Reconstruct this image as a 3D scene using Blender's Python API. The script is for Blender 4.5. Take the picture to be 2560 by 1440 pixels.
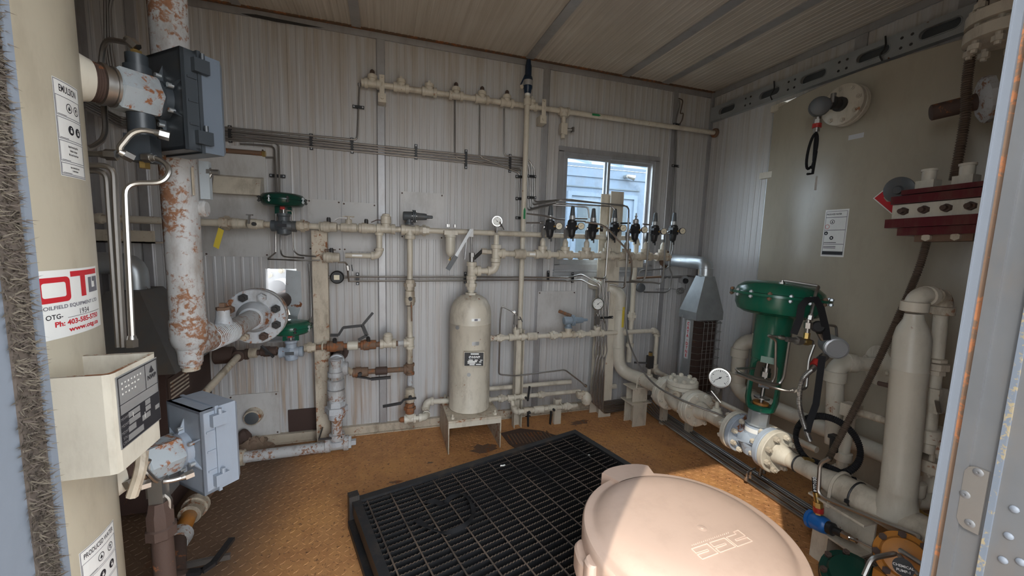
import bpy, math, random
from mathutils import Vector as V, Matrix, Quaternion
random.seed(7)
PI = math.pi
SC = bpy.context.scene
COL = SC.collection
for o in list(bpy.data.objects):
    bpy.data.objects.remove(o, do_unlink=True)

# ------------------------------------------------------------------ camera
EYE = V((0, 0, 1.252))
FPX = 985.0
_p, _y, _r = (math.radians(a) for a in (6.61, 17.95, -1.75))
_fw = V((math.sin(_y)*math.cos(_p), math.cos(_y)*math.cos(_p), -math.sin(_p)))
_rt = V((math.cos(_y), -math.sin(_y), 0))
_dn = _fw.cross(_rt)
_c, _s = math.cos(_r), math.sin(_r)
RT = _c*_rt + _s*_dn
DN = -_s*_rt + _c*_dn
FW = _fw
cam = bpy.data.cameras.new('camera')
cam.sensor_width = 36
cam.lens = FPX/2560*36
cam.clip_start = 0.02
camo = bpy.data.objects.new('camera', cam)
camo.matrix_world = Matrix(((RT.x, -DN.x, -FW.x, EYE.x), (RT.y, -DN.y, -FW.y, EYE.y), (RT.z, -DN.z, -FW.z, EYE.z), (0, 0, 0, 1)))
COL.objects.link(camo)
SC.camera = camo

# ------------------------------------------------------------------ sky, sun, exposure
SKY_STRENGTH = 7.8
SUN_STRENGTH = 3.4
SUN_DIR = V((1.67, 1.49, -2.05))
world = bpy.data.worlds.new('sky')
SC.world = world
world.use_nodes = True
bg = world.node_tree.nodes['Background']
bg.inputs[0].default_value = (0.90, 0.95, 1.0, 1)
bg.inputs[1].default_value = SKY_STRENGTH
sl = bpy.data.lights.new('sun', 'SUN')
sl.energy = SUN_STRENGTH
sl.color = (1.0, 0.93, 0.82)
sl.angle = math.radians(0.6)
suno = bpy.data.objects.new('sun', sl)
suno.rotation_euler = SUN_DIR.to_track_quat('-Z', 'Y').to_euler()
suno.location = (-3, -3, 5)
COL.objects.link(suno)
SC.view_settings.view_transform = 'Standard'
SC.view_settings.look = 'None'
SC.view_settings.gamma = 1
SC.view_settings.use_curve_mapping = False
SC.view_settings.exposure = 0.0

# ------------------------------------------------------------------ measured places: a point of the photograph on a wall, floor or pipe plane
def _ray(px, py):
    return RT*((px-1280)/FPX) + DN*((py-720)/FPX) + FW
def at(px, py, y):
    d = _ray(px, py)
    return EYE + d*(y/d.y)
def atx(px, py, x):
    d = _ray(px, py)
    return EYE + d*(x/d.x)
def atz(px, py, z):
    d = _ray(px, py)
    return EYE + d*((z-EYE.z)/d.z)

# ------------------------------------------------------------------ materials
MATS = {}
def _nt(name):
    m = bpy.data.materials.new(name)
    m.use_nodes = True
    return m, m.node_tree, m.node_tree.nodes['Principled BSDF']
def _noise(t, pos, scale, detail=3, rough=.6, dist=0):
    n = t.nodes.new('ShaderNodeTexNoise')
    n.inputs['Scale'].default_value = scale
    n.inputs['Detail'].default_value = detail
    n.inputs['Roughness'].default_value = rough
    n.inputs['Distortion'].default_value = dist
    t.links.new(pos, n.inputs['Vector'])
    return n.outputs['Fac']
def _ramp(t, fac, a, b):
    r = t.nodes.new('ShaderNodeMapRange')
    r.interpolation_type = 'SMOOTHSTEP'
    r.inputs['From Min'].default_value = a
    r.inputs['From Max'].default_value = b
    t.links.new(fac, r.inputs['Value'])
    return r.outputs['Result']
def _mul(t, a, b, op='MULTIPLY'):
    n = t.nodes.new('ShaderNodeMath')
    n.operation = op
    n.use_clamp = True
    for i, v in enumerate((a, b)):
        if isinstance(v, (int, float)):
            n.inputs[i].default_value = v
        else:
            t.links.new(v, n.inputs[i])
    return n.outputs[0]
def _mix(t, fac, a, b):
    n = t.nodes.new('ShaderNodeMix')
    n.data_type = 'RGBA'
    if isinstance(fac, (int, float)):
        n.inputs[0].default_value = fac
    else:
        t.links.new(fac, n.inputs[0])
    for i, v in ((6, a), (7, b)):
        if isinstance(v, (tuple, list)):
            n.inputs[i].default_value = (*v, 1)
        else:
            t.links.new(v, n.inputs[i])
    return n.outputs[2]
def _pos(t, stretch=None):
    g = t.nodes.new('ShaderNodeNewGeometry')
    if not stretch:
        return g.outputs['Position']
    m = t.nodes.new('ShaderNodeMapping')
    m.inputs['Scale'].default_value = stretch
    t.links.new(g.outputs['Position'], m.inputs['Vector'])
    return m.outputs['Vector']
def _bump(t, bs, h, strength, dist=.002):
    b = t.nodes.new('ShaderNodeBump')
    b.inputs['Strength'].default_value = strength
    b.inputs['Distance'].default_value = dist
    t.links.new(h, b.inputs['Height'])
    t.links.new(b.outputs['Normal'], bs.inputs['Normal'])
RUST = (.17, .062, .026)
RUST2 = (.33, .13, .05)
def paint(name, col, rough=.5, metal=0, rust=0, rscale=22, vary=.12, dirt=0, bump=.15, rcol=RUST, rcol2=RUST2, spec=.5, soft=.035):
    """a painted or metal surface: base colour, slight mottling, rust patches from layered noise, grime"""
    m, t, bs = _nt(name)
    p = _pos(t)
    big = _noise(t, p, 6, 4)
    fine = _noise(t, p, 70, 3)
    c = _mix(t, _mul(t, _ramp(t, big, .3, .75), vary*2.2), col, tuple(x*.72 for x in col))
    if dirt:
        d = _noise(t, _pos(t, (1, 1, .35)), 11, 5, .7)
        c = _mix(t, _mul(t, _ramp(t, d, .44, .70), dirt), c, (.16, .115, .075))
    if rust:
        n1 = _noise(t, p, rscale, 6, .68, .4)
        n2 = _noise(t, p, min(rscale*.23, 7), 3, .5)
        f = _mul(t, _mul(t, n1, .58), _mul(t, n2, .42), 'ADD')
        th = .645 - .165*rust
        mask = _ramp(t, f, th, th+soft)
        rc = _mix(t, fine, rcol, rcol2)
        c = _mix(t, mask, c, rc)
        rr = _mul(t, mask, .85-rough)
        t.links.new(_mul(t, rr, rough, 'ADD'), bs.inputs['Roughness'])
        if metal:
            t.links.new(_mul(t, _mul(t, mask, -1), metal, 'ADD'), bs.inputs['Metallic'])
    else:
        bs.inputs['Roughness'].default_value = rough
        bs.inputs['Metallic'].default_value = metal
    t.links.new(c, bs.inputs['Base Color'])
    bs.inputs['Specular IOR Level'].default_value = spec
    if bump:
        _bump(t, bs, fine, bump)
    MATS[name] = m
    return m
paint('cream', (.59, .535, .44), .42, rust=.2, rscale=50, dirt=.45, soft=.05)
paint('cream_clean', (.58, .54, .455), .38, rust=.06, dirt=.2)
paint('cream_rusty', (.55, .48, .38), .5, rust=.6, rscale=45, dirt=.7, soft=.07)
paint('cream_white', (.63, .59, .50), .42, rust=.2, rscale=18, dirt=.3)
paint('tank_paint', (.40, .36, .285), .30, vary=.05, dirt=.12, bump=.04)
paint('vessel_paint', (.50, .45, .35), .36, vary=.08, dirt=.22, bump=.05)
paint('rust_pipe', (.17, .10, .065), .75, rust=.75, rscale=30, dirt=.4, bump=.5)
paint('dark_rust', (.075, .045, .035), .75, rust=.35, rscale=24, bump=.5)
paint('grey_white', (.48, .50, .525), .5, rust=.42, rscale=50, dirt=.5, soft=.06)
paint('grey_white_rusty', (.45, .45, .45), .55, rust=.92, rscale=60, dirt=.6, bump=.3, rcol=(.15, .068, .035), rcol2=(.33, .16, .085), soft=.08)
paint('galv', (.50, .53, .55), .38, metal=.75, rust=.1, vary=.3)
paint('galv_spangle', (.36, .385, .40), .5, metal=.45, vary=.45)
paint('stainless', (.46, .44, .415), .36, metal=1.0, vary=.15, bump=.05)
paint('stainless_dull', (.33, .315, .30), .42, metal=.9, vary=.2)
paint('chrome', (.75, .75, .74), .16, metal=1.0, vary=.05, bump=0)
paint('aluminium', (.50, .51, .53), .42, metal=.6, vary=.25, dirt=.25)
paint('aluminium_trim', (.40, .395, .40), .42, metal=.4, vary=.2, dirt=.25)
paint('brass', (.52, .36, .13), .35, metal=.9, vary=.2)
paint('black_plastic', (.018, .018, .02), .45, vary=.2)
paint('black_rubber', (.018, .018, .02), .8, vary=.2, spec=.2)
paint('black_iron', (.03, .028, .028), .55, rust=.12)
paint('green_enamel', (.008, .105, .062), .22, vary=.12, dirt=.12, bump=.05)
paint('green_dark', (.006, .045, .032), .25, vary=.1, bump=.05)
paint('grey_blue', (.22, .275, .33), .45, vary=.1, dirt=.15, rust=.04)
paint('grey_blue_rusty', (.36, .40, .43), .5, rust=.62, rscale=50, dirt=.4, soft=.06)
paint('valve_blue', (.36, .42, .50), .45, rust=.25, rscale=20, dirt=.3)
paint('box_dark', (.035, .042, .05), .38, vary=.1)
paint('box_grey', (.115, .14, .175), .42, vary=.1, dirt=.1)
paint('box_light', (.27, .31, .37), .45, vary=.1, dirt=.15)
paint('regulator_grey', (.075, .085, .095), .45, vary=.15, dirt=.2)
paint('blue_enamel', (.006, .020, .048), .35, vary=.1)
paint('blue_bright', (.01, .13, .45), .35, vary=.1)
paint('red_enamel', (.10, .010, .016), .32, vary=.15, dirt=.35)
paint('red_cap', (.45, .03, .025), .4)
paint('orange_enamel', (.48, .19, .03), .4, vary=.25, dirt=.6)
paint('yellow_tag', (.72, .55, .06), .5)
paint('white_plastic', (.78, .78, .76), .5, vary=.03)
paint('dial_white', (.80, .80, .76), .4, vary=.02, bump=0)
paint('dial_cream', (.75, .68, .52), .4, vary=.02, bump=0)
paint('print_black', (.02, .02, .025), .6, vary=0, bump=0)
paint('print_red', (.55, .02, .03), .5, vary=0, bump=0)
paint('print_grey', (.16, .16, .19), .5, vary=0, bump=0)
paint('print_green', (.02, .22, .08), .5, vary=0, bump=0)
paint('sticker_white', (.82, .82, .80), .45, vary=.04, dirt=.08, bump=0)
paint('sticker_grey', (.55, .56, .58), .45, vary=.04, bump=0)
paint('plate_silver', (.42, .42, .42), .4, metal=.5, vary=.2)
paint('lid_poly', (.50, .36, .285), .5, vary=.05, dirt=.10, bump=.06)
paint('lid_line', (.66, .50, .41), .45, vary=.02, bump=0)
paint('brown_cloth', (.30, .21, .15), .9, vary=.4, dirt=.5, bump=.6)
paint('brown_plate', (.05, .026, .020), .7, rust=.2, bump=.3)
paint('conduit_brown', (.105, .075, .055), .5, vary=.2)
paint('brush_brown', (.055, .041, .032), .9, vary=.5)
paint('rust_edge', (.13, .078, .048), .8, rust=.8, rscale=40, bump=.4)
paint('brush_tan', (.095, .08, .062), .95, vary=.4, spec=.1)
paint('soot_sheet', (.13, .125, .12), .6, metal=.2, vary=.3, dirt=.4)
paint('chipped_paint', (.52, .47, .38), .55, rust=1.0, rscale=110, soft=.05)
paint('gasket_mottle', (.085, .10, .125), .8, rust=.95, rscale=120, rcol=(.15, .12, .075), rcol2=(.21, .17, .10), soft=.04)
paint('wire_grey', (.30, .29, .28), .4, metal=.8)
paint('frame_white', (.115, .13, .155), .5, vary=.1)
paint('frame_alu', (.105, .108, .115), .45, metal=.3, vary=.3, dirt=.2)
paint('gravel', (.30, .26, .20), .9, vary=.6, bump=.6)
paint('shed_blue', (.125, .172, .235), .6, vary=.1, dirt=.15)
paint('shed_white', (.155, .205, .27), .55, vary=.08)
paint('shed_roof', (.10, .135, .18), .55, vary=.1)
paint('patch_sheet', (.53, .515, .50), .4, vary=.12, dirt=.28, bump=.03)
paint('door_glass', (.085, .11, .13), .3, vary=.2)
paint('heater_mesh', (.05, .028, .022), .8, rust=.2)

def wall_paint():
    """white ribbed sheet steel: cream base, run-down rust and dirt streaks that start at seams; fading light up high painted in"""
    m, t, bs = _nt('wall_sheet')
    p = _pos(t)
    st = _noise(t, _pos(t, (9, 9, .35)), 3.2, 5, .65)
    st2 = _noise(t, _pos(t, (26, 26, .5)), 2.2, 4, .6)
    big = _noise(t, p, 1.3, 3)
    g = t.nodes.new('ShaderNodeSeparateXYZ')
    t.links.new(p, g.inputs[0])
    low = t.nodes.new('ShaderNodeMapRange')
    low.inputs['From Min'].default_value = 1.1
    low.inputs['From Max'].default_value = .05
    low.inputs['To Min'].default_value = .25
    t.links.new(g.outputs['Z'], low.inputs['Value'])
    west = t.nodes.new('ShaderNodeMapRange')
    west.inputs['From Min'].default_value = 1.3
    west.inputs['From Max'].default_value = -.5
    west.inputs['To Min'].default_value = .2
    t.links.new(g.outputs['X'], west.inputs['Value'])
    c = _mix(t, _mul(t, _ramp(t, big, .35, .7), .35), (.50, .495, .495), (.425, .41, .40))
    c = _mix(t, _mul(t, _ramp(t, st, .45, .64), _mul(t, _mul(t, low.outputs[0], west.outputs[0]), .9)), c, (.33, .225, .14))
    c = _mix(t, _mul(t, _ramp(t, st2, .5, .75), .22), c, (.44, .39, .34))
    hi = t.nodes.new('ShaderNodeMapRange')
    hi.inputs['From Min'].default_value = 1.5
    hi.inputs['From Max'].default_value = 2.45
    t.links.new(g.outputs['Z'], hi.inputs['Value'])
    c = _mix(t, _mul(t, _mul(t, hi.outputs[0], .7), _ramp(t, st, .36, .72)), c, (.37, .31, .235))  # brown stains along the top, plus the upper wall's dimmer light painted in
    t.links.new(c, bs.inputs['Base Color'])
    bs.inputs['Roughness'].default_value = .36
    MATS['wall_sheet'] = m
wall_paint()
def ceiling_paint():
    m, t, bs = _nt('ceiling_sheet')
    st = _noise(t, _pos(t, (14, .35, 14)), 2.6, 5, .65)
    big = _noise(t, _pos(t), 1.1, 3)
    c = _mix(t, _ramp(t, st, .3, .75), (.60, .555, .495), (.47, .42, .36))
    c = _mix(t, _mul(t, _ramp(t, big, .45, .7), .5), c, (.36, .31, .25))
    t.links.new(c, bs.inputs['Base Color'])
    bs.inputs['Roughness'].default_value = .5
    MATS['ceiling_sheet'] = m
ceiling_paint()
def floor_paint():
    """checker plate steel under orange rust: colour in patches; the raised lozenges are geometry"""
    m, t, bs = _nt('floor_rust')
    p = _pos(t)
    a = _noise(t, p, 2.2, 5, .6, .3)
    b = _noise(t, p, 14, 5, .7)
    f = _noise(t, p, 60, 4, .7)
    c = _mix(t, _ramp(t, b, .3, .72), (.54, .27, .105), (.41, .19, .075))
    c = _mix(t, _ramp(t, a, .48, .72), c, (.60, .30, .105))
    c = _mix(t, _mul(t, _ramp(t, f, .565, .65), .85), c, (.12, .05, .024))
    g = t.nodes.new('ShaderNodeSeparateXYZ')
    t.links.new(p, g.inputs[0])
    left = t.nodes.new('ShaderNodeMapRange')          # darker brown towards the left side
    left.inputs['From Min'].default_value = -.05
    left.inputs['From Max'].default_value = -.75
    t.links.new(g.outputs['X'], left.inputs['Value'])
    n = _mul(t, _mul(t, a, .7, 'ADD'), left.outputs[0])
    c = _mix(t, _ramp(t, n, .38, .85), c, (.15, .09, .055))
    wet = _noise(t, p, 5, 4, .6)
    c = _mix(t, _mul(t, _ramp(t, wet, .66, .74), .5), c, (.14, .05, .02))
    t.links.new(c, bs.inputs['Base Color'])
    bs.inputs['Roughness'].default_value = .6
    _bump(t, bs, f, .5, .002)
    MATS['floor_rust'] = m
floor_paint()
def dusty_bar():
    """black painted bar with settled rusty dust on its upward faces"""
    m, t, bs = _nt('grate_bar')
    g = t.nodes.new('ShaderNodeNewGeometry')
    x = t.nodes.new('ShaderNodeSeparateXYZ')
    t.links.new(g.outputs['Normal'], x.inputs[0])
    n = _noise(t, _pos(t), 5, 4)
    f = _mul(t, _ramp(t, x.outputs['Z'], .3, .7), _ramp(t, n, .25, .6))
    t.links.new(_mix(t, f, (.010, .0105, .012), (.125, .09, .068)), bs.inputs['Base Color'])
    bs.inputs['Roughness'].default_value = .6
    MATS['grate_bar'] = m
dusty_bar()
def glass_mat():
    m, t, bs = _nt('window_glass')
    out = t.nodes['Material Output']
    tr = t.nodes.new('ShaderNodeBsdfTransparent')
    tr.inputs[0].default_value = (.90, .96, 1.0, 1)
    gl = t.nodes.new('ShaderNodeBsdfGlossy')
    gl.inputs['Roughness'].default_value = .05
    df = t.nodes.new('ShaderNodeBsdfDiffuse')
    df.inputs[0].default_value = (.6, .66, .72, 1)
    n = _noise(t, _pos(t), 9, 6, .7)
    a = t.nodes.new('ShaderNodeMixShader')
    t.links.new(_mul(t, _ramp(t, n, .4, .9), .22), a.inputs[0])
    t.links.new(tr.outputs[0], a.inputs[1])
    t.links.new(df.outputs[0], a.inputs[2])
    b = t.nodes.new('ShaderNodeMixShader')
    b.inputs[0].default_value = .05
    t.links.new(a.outputs[0], b.inputs[1])
    t.links.new(gl.outputs[0], b.inputs[2])
    t.links.new(b.outputs[0], out.inputs[0])
    MATS['window_glass'] = m
glass_mat()

# ------------------------------------------------------------------ mesh building
def frame(axis, hint=None):
    z = V(axis).normalized()
    h = V(hint) if hint else (V((0, 0, 1)) if abs(z.z) < .9 else V((1, 0, 0)))
    x = (h - z*h.dot(z)).normalized()
    return x, z.cross(x), z
class MB:
    def __init__(s):
        s.v, s.f = [], []
    def add(s, vs, fs):
        n = len(s.v)
        s.v += [V(p) for p in vs]
        s.f += [tuple(i+n for i in q) for q in fs]
        return s
    def box(s, c, size, rot=None):
        c = V(c); h = V(size)/2
        ps = [V((sx*h.x, sy*h.y, sz*h.z)) for sx in (-1, 1) for sy in (-1, 1) for sz in (-1, 1)]
        if rot is not None:
            ps = [rot @ p for p in ps]
        return s.add([p+c for p in ps], [(0, 1, 3, 2), (4, 6, 7, 5), (0, 4, 5, 1), (2, 3, 7, 6), (0, 2, 6, 4), (1, 5, 7, 3)])
    def bb(s, a, b):
        a, b = V(a), V(b)
        return s.box((a+b)/2, V((abs(b.x-a.x), abs(b.y-a.y), abs(b.z-a.z))))
    def obox(s, c, ax, ay, az, size):
        """box with its own axes"""
        R = Matrix((V(ax).normalized(), V(ay).normalized(), V(az).normalized())).transposed()
        return s.box(c, size, R)
    def bar(s, p, q, w, h, hint=None):
        p, q = V(p), V(q)
        x, y, z = frame(q-p, hint)
        return s.obox((p+q)/2, x, y, z, (w, h, (q-p).length))
    def lathe(s, o, axis, prof, n=20, hint=None, a0=0, a1=None, caps=True):
        """prof: list of (radius, distance along axis)"""
        o = V(o); x, y, z = frame(axis, hint)
        full = a1 is None
        k = n if full else n+1
        vs = []
        for r, h in prof:
            for i in range(k):
                a = a0 + (2*PI*i/n if full else (a1-a0)*i/n)
                vs.append(o + z*h + x*(max(r, 1e-5)*math.cos(a)) + y*(max(r, 1e-5)*math.sin(a)))
        fs = []
        for j in range(len(prof)-1):
            for i in range(n):
                i2 = (i+1) % k if full else i+1
                fs.append((j*k+i, j*k+i2, (j+1)*k+i2, (j+1)*k+i))
        if full and caps:
            fs.append(tuple(range(k-1, -1, -1)))
            fs.append(tuple((len(prof)-1)*k+i for i in range(k)))
        return s.add(vs, fs)
    def cyl(s, p, q, r, r2=None, n=16, hint=None):
        p, q = V(p), V(q)
        L = (q-p).length
        return s.lathe(p, q-p, [(r, 0), (r if r2 is None else r2, L)], n, hint)
    def hexa(s, p, q, r, hint=None):
        return s.cyl(p, q, r, n=6, hint=hint)
    def ball(s, c, r, n=14, squash=1, axis=(0, 0, 1)):
        m = 8
        return s.lathe(c, axis, [(r*math.sin(PI*j/m), -r*squash*math.cos(PI*j/m)) for j in range(m+1)], n)
    def tube(s, pts, r, bend=0, n=8, closed=False):
        pts = [V(p) for p in pts]
        if bend and len(pts) > 2:
            out = [pts[0]]
            for i in range(1, len(pts)-1):
                a, b, c = pts[i-1], pts[i], pts[i+1]
                d1, d2 = (a-b), (c-b)
                L = min(bend, d1.length*.48, d2.length*.48)
                p0, p2 = b+d1.normalized()*L, b+d2.normalized()*L
                for k in range(6):
                    u = k/5
                    out.append(p0*(1-u)**2 + b*(2*u*(1-u)) + p2*u*u)
            out.append(pts[-1])
            pts = out
        q = [pts[0]]
        for p in pts[1:]:
            if (p-q[-1]).length > 1e-6:
                q.append(p)
        pts = q
        m = len(pts)
        tang = []
        for i in range(m):
            a = pts[i-1] if i else (pts[-1] if closed else pts[0])
            b = pts[i+1] if i < m-1 else (pts[0] if closed else pts[-1])
            tang.append((b-a).normalized())
        x, y, z = frame(tang[0])
        vs = []
        for i in range(m):
            if i:
                rq = tang[i-1].rotation_difference(tang[i])
                x = rq @ x
            y = tang[i].cross(x).normalized()
            rr = r[i] if isinstance(r, (list, tuple)) else r
            for k in range(n):
                a = 2*PI*k/n
                vs.append(pts[i] + x*(rr*math.cos(a)) + y*(rr*math.sin(a)))
        fs = []
        for i in range(m if closed else m-1):
            j = (i+1) % m
            for k in range(n):
                fs.append((i*n+k, i*n+(k+1) % n, j*n+(k+1) % n, j*n+k))
        if not closed:
            fs.append(tuple(range(n-1, -1, -1)))
            fs.append(tuple((m-1)*n+k for k in range(n)))
        return s.add(vs, fs)
    def prism(s, o, u, w, poly, depth):
        """polygon (list of (a,b) along u,w) extruded along u x w by depth"""
        o, u, w = V(o), V(u).normalized(), V(w).normalized()
        d = u.cross(w)*depth
        k = len(poly)
        a = [o+u*p[0]+w*p[1] for p in poly]
        return s.add(a+[p+d for p in a], [tuple(range(k-1, -1, -1)), tuple(range(k, 2*k))] + [(i, (i+1) % k, k+(i+1) % k, k+i) for i in range(k)])
    def torus(s, c, axis, R, r, n=24, m=8, hint=None):
        x, y, z = frame(axis, hint)
        return s.tube([V(c)+x*(R*math.cos(2*PI*i/n))+y*(R*math.sin(2*PI*i/n)) for i in range(n)], r, n=m, closed=True)
    def elbow(s, c, d1, d2, R, r, n=14):
        """90 degree bend centred on the corner c, legs towards d1 and d2"""
        c, d1, d2 = V(c), V(d1).normalized(), V(d2).normalized()
        k = c + d1*R + d2*R
        pts = [k - d2*(R*math.cos(a)) - d1*(R*math.sin(a)) for a in [PI/2*i/7 for i in range(8)]]
        return s.tube(pts, r, n=n)

def ob(name, mb, mat, parent=None, smooth=38, **props):
    me = bpy.data.meshes.new(name)
    me.from_pydata([tuple(p) for p in mb.v], [], mb.f)
    me.update()
    if smooth:
        me.polygons.foreach_set('use_smooth', [True]*len(me.polygons))
        me.set_sharp_from_angle(angle=math.radians(smooth))
    me.materials.append(MATS[mat])
    o = bpy.data.objects.new(name, me)
    COL.objects.link(o)
    if parent is not None:
        o.parent = parent
        pw = V((0, 0, 0))
        q = parent
        while q is not None:
            pw += q.location
            q = q.parent
        o.location = -pw
    for k, v in props.items():
        o[k] = v
    return o
def thing(name, label, cat, loc=(0, 0, 0), group=None):
    o = bpy.data.objects.new(name, None)
    o.empty_display_size = .05
    o.location = loc
    COL.objects.link(o)
    o['label'], o['category'] = label, cat
    if group:
        o['group'] = group
    return o
def tag(o, label, cat, group=None):
    o['label'], o['category'] = label, cat
    if group:
        o['group'] = group
    return o
def struct(name, mb, mat, parent=None, **k):
    o = ob(name, mb, mat, parent, **k)
    if parent is None:
        o['kind'] = 'structure'
    return o
X, Y, Z = V((1, 0, 0)), V((0, 1, 0)), V((0, 0, 1))

# text as flat print: outlines of the built-in font turned into faces
def text_polys(txt, size, align='CENTER', bold=0.0):
    cu = bpy.data.curves.new('t', 'FONT')
    cu.body = txt
    cu.size = size
    cu.align_x = align
    cu.align_y = 'CENTER'
    cu.resolution_u = 3
    cu.offset = bold
    o = bpy.data.objects.new('t', cu)
    COL.objects.link(o)
    dg = bpy.context.evaluated_depsgraph_get()
    me = bpy.data.meshes.new_from_object(o.evaluated_get(dg))
    vs = [(p.co.x, p.co.y) for p in me.vertices]
    fs = [tuple(p.vertices) for p in me.polygons]
    bpy.data.objects.remove(o, do_unlink=True)
    bpy.data.curves.remove(cu)
    bpy.data.meshes.remove(me)
    return vs, fs
class Decal:
    """flat print laid on a surface given by place(u, v, lift)"""
    def __init__(s, place):
        s.place, s.m = place, {}
    def mb(s, mat):
        return s.m.setdefault(mat, MB())
    def rect(s, mat, u0, v0, u1, v1, lift=.0004, nu=6):
        vs, fs = [], []
        for i in range(nu+1):
            for v in (v0, v1):
                vs.append(s.place(u0+(u1-u0)*i/nu, v, lift))
        for i in range(nu):
            fs.append((2*i, 2*i+2, 2*i+3, 2*i+1))
        s.mb(mat).add(vs, fs)
    def border(s, mat, u0, v0, u1, v1, w, lift=.0008):
        s.rect(mat, u0, v0, u1, v0+w, lift); s.rect(mat, u0, v1-w, u1, v1, lift)
        s.rect(mat, u0, v0, u0+w, v1, lift, 1); s.rect(mat, u1-w, v0, u1, v1, lift, 1)
    def text(s, mat, txt, size, u, v, align='CENTER', squeeze=1, bold=0.0, lift=.0010):
        vs, fs = text_polys(txt, size, align, bold)
        s.mb(mat).add([s.place(u+a*squeeze, v+b, lift) for a, b in vs], fs)
    def disc(s, mat, u, v, r, lift=.0010, n=18, r0=0):
        if r0:
            vs = [s.place(u+q*math.cos(2*PI*i/n), v+q*math.sin(2*PI*i/n), lift) for q in (r0, r) for i in range(n)]
            s.mb(mat).add(vs, [(i, (i+1) % n, n+(i+1) % n, n+i) for i in range(n)])
        else:
            s.mb(mat).add([s.place(u+r*math.cos(2*PI*i/n), v+r*math.sin(2*PI*i/n), lift) for i in range(n)], [tuple(range(n))])
    def poly(s, mat, pts, lift=.0012):
        s.mb(mat).add([s.place(a, b, lift) for a, b in pts], [tuple(range(len(pts)))])
    def done(s, parent, names):
        for mat, mb in s.m.items():
            o = ob(names.get(mat, 'print'), mb, mat, parent, smooth=0)
            if mat.startswith('print_') or mat in ('dial_white', 'plate_silver'):
                o['kind'] = 'stuff'
def plane_place(o, u, v, n):
    o, u, v, n = V(o), V(u).normalized(), V(v).normalized(), V(n).normalized()
    return lambda a, b, h: o + u*a + v*b + n*h
def cyl_place(cx, cy, R, a0, z0, up=1):
    """wrap around a vertical cylinder; a0 the azimuth of the middle, u runs to the viewer's right"""
    return lambda a, b, h: V((cx + (R+h)*math.cos(a0+a/R), cy + (R+h)*math.sin(a0+a/R), z0+b))

# ------------------------------------------------------------------ pipe fittings, each a part of its run
def pipe(par, p, q, r, mat='cream', name='pipe'):
    return ob(name, MB().cyl(p, q, r, n=16), mat, par)
def collar(mb, c, ax, r, L, lip=1.0):
    c, ax = V(c), V(ax).normalized()
    mb.lathe(c-ax*L/2, ax, [(r*.86, 0), (r, L*.06), (r*lip, L*.5), (r, L*.94), (r*.86, L)], 18)
def coupling(par, c, ax, r, L, mat='cream', name='coupling'):
    mb = MB(); collar(mb, c, ax, r, L)
    return ob(name, mb, mat, par)
def tee(par, c, ax, br, r, mat='cream', L=None, name='tee'):
    c, ax, br = V(c), V(ax).normalized(), V(br).normalized()
    L = L or r*3.6
    mb = MB().cyl(c-ax*L*.45, c+ax*L*.45, r*1.16, n=16).cyl(c, c+br*L*.45, r*1.16, n=16)
    for p, d in ((c-ax*L*.40, ax), (c+ax*L*.40, ax), (c+br*L*.42, br)):
        collar(mb, p, d, r*1.42, L*.24)
    return ob(name, mb, mat, par)
def ell(par, c, d1, d2, r, mat='cream', name='elbow', k=1.9):
    c, d1, d2 = V(c), V(d1).normalized(), V(d2).normalized()
    mb = MB().elbow(c, d1, d2, r*k, r*1.2)
    collar(mb, c+d1*r*(k+.25), d1, r*1.42, r*.95)
    collar(mb, c+d2*r*(k+.25), d2, r*1.42, r*.95)
    return ob(name, mb, mat, par)
def union(par, c, ax, r, mat='cream', name='union'):
    c, ax = V(c), V(ax).normalized()
    mb = MB().hexa(c-ax*r*.55, c+ax*r*.55, r*1.95).hexa(c+ax*r*.55, c+ax*r*1.5, r*1.5).cyl(c-ax*r*1.7, c-ax*r*.5, r*1.4, r*1.6)
    mb.cyl(c+ax*r*1.4, c+ax*r*1.9, r*1.3)
    return ob(name, mb, mat, par)
def plug(par, c, d, r, mat='cream', name='plug'):
    c, d = V(c), V(d).normalized()
    mb = MB().hexa(c, c+d*r*.7, r*1.25).box(c+d*r*1.1, (r*.9, r*.9, r*.9))
    return ob(name, mb, mat, par)
def bullplug(par, c, d, r, mat='dark_rust', name='plug'):
    c, d = V(c), V(d).normalized()
    mb = MB().lathe(c, d, [(r, 0), (r, r*1.1), (r*.85, r*1.7), (r*.45, r*2.1), (.0002, r*2.2)], 14)
    return ob(name, mb, mat, par)
def ballvalve(par, c, ax, r, mat='cream', stem=None, lever=None, hmat='black_iron', name='valve_body'):
    """two-piece ball valve; stem direction; lever: list of points for the handle"""
    c, ax = V(c), V(ax).normalized()
    mb = MB().lathe(c-ax*r*2.4, ax, [(r*1.3, 0), (r*1.5, r*.15), (r*1.5, r*.9), (r*1.75, r*1.0), (r*1.75, r*2.6), (r*1.55, r*2.75), (r*1.5, r*4.7), (r*1.3, r*4.8)], 16)
    o = ob(name, mb, mat, par)
    if stem is not None:
        s = V(stem).normalized()
        ob('stem', MB().cyl(c+s*r*1.4, c+s*r*2.7, r*.62, n=12).hexa(c+s*r*2.5, c+s*r*3.0, r*.5), hmat, par)
    if lever:
        lv = MB()
        for a, b in zip(lever[:-1], lever[1:]):
            a, b = V(a), V(b)
            e = (b-a).normalized()*r*.2
            lv.bar(a-e, b+e, r*.42, r*.95, hint=(stem if stem is not None else Z))
        ob('handle', lv, hmat, par)
    return o
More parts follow.
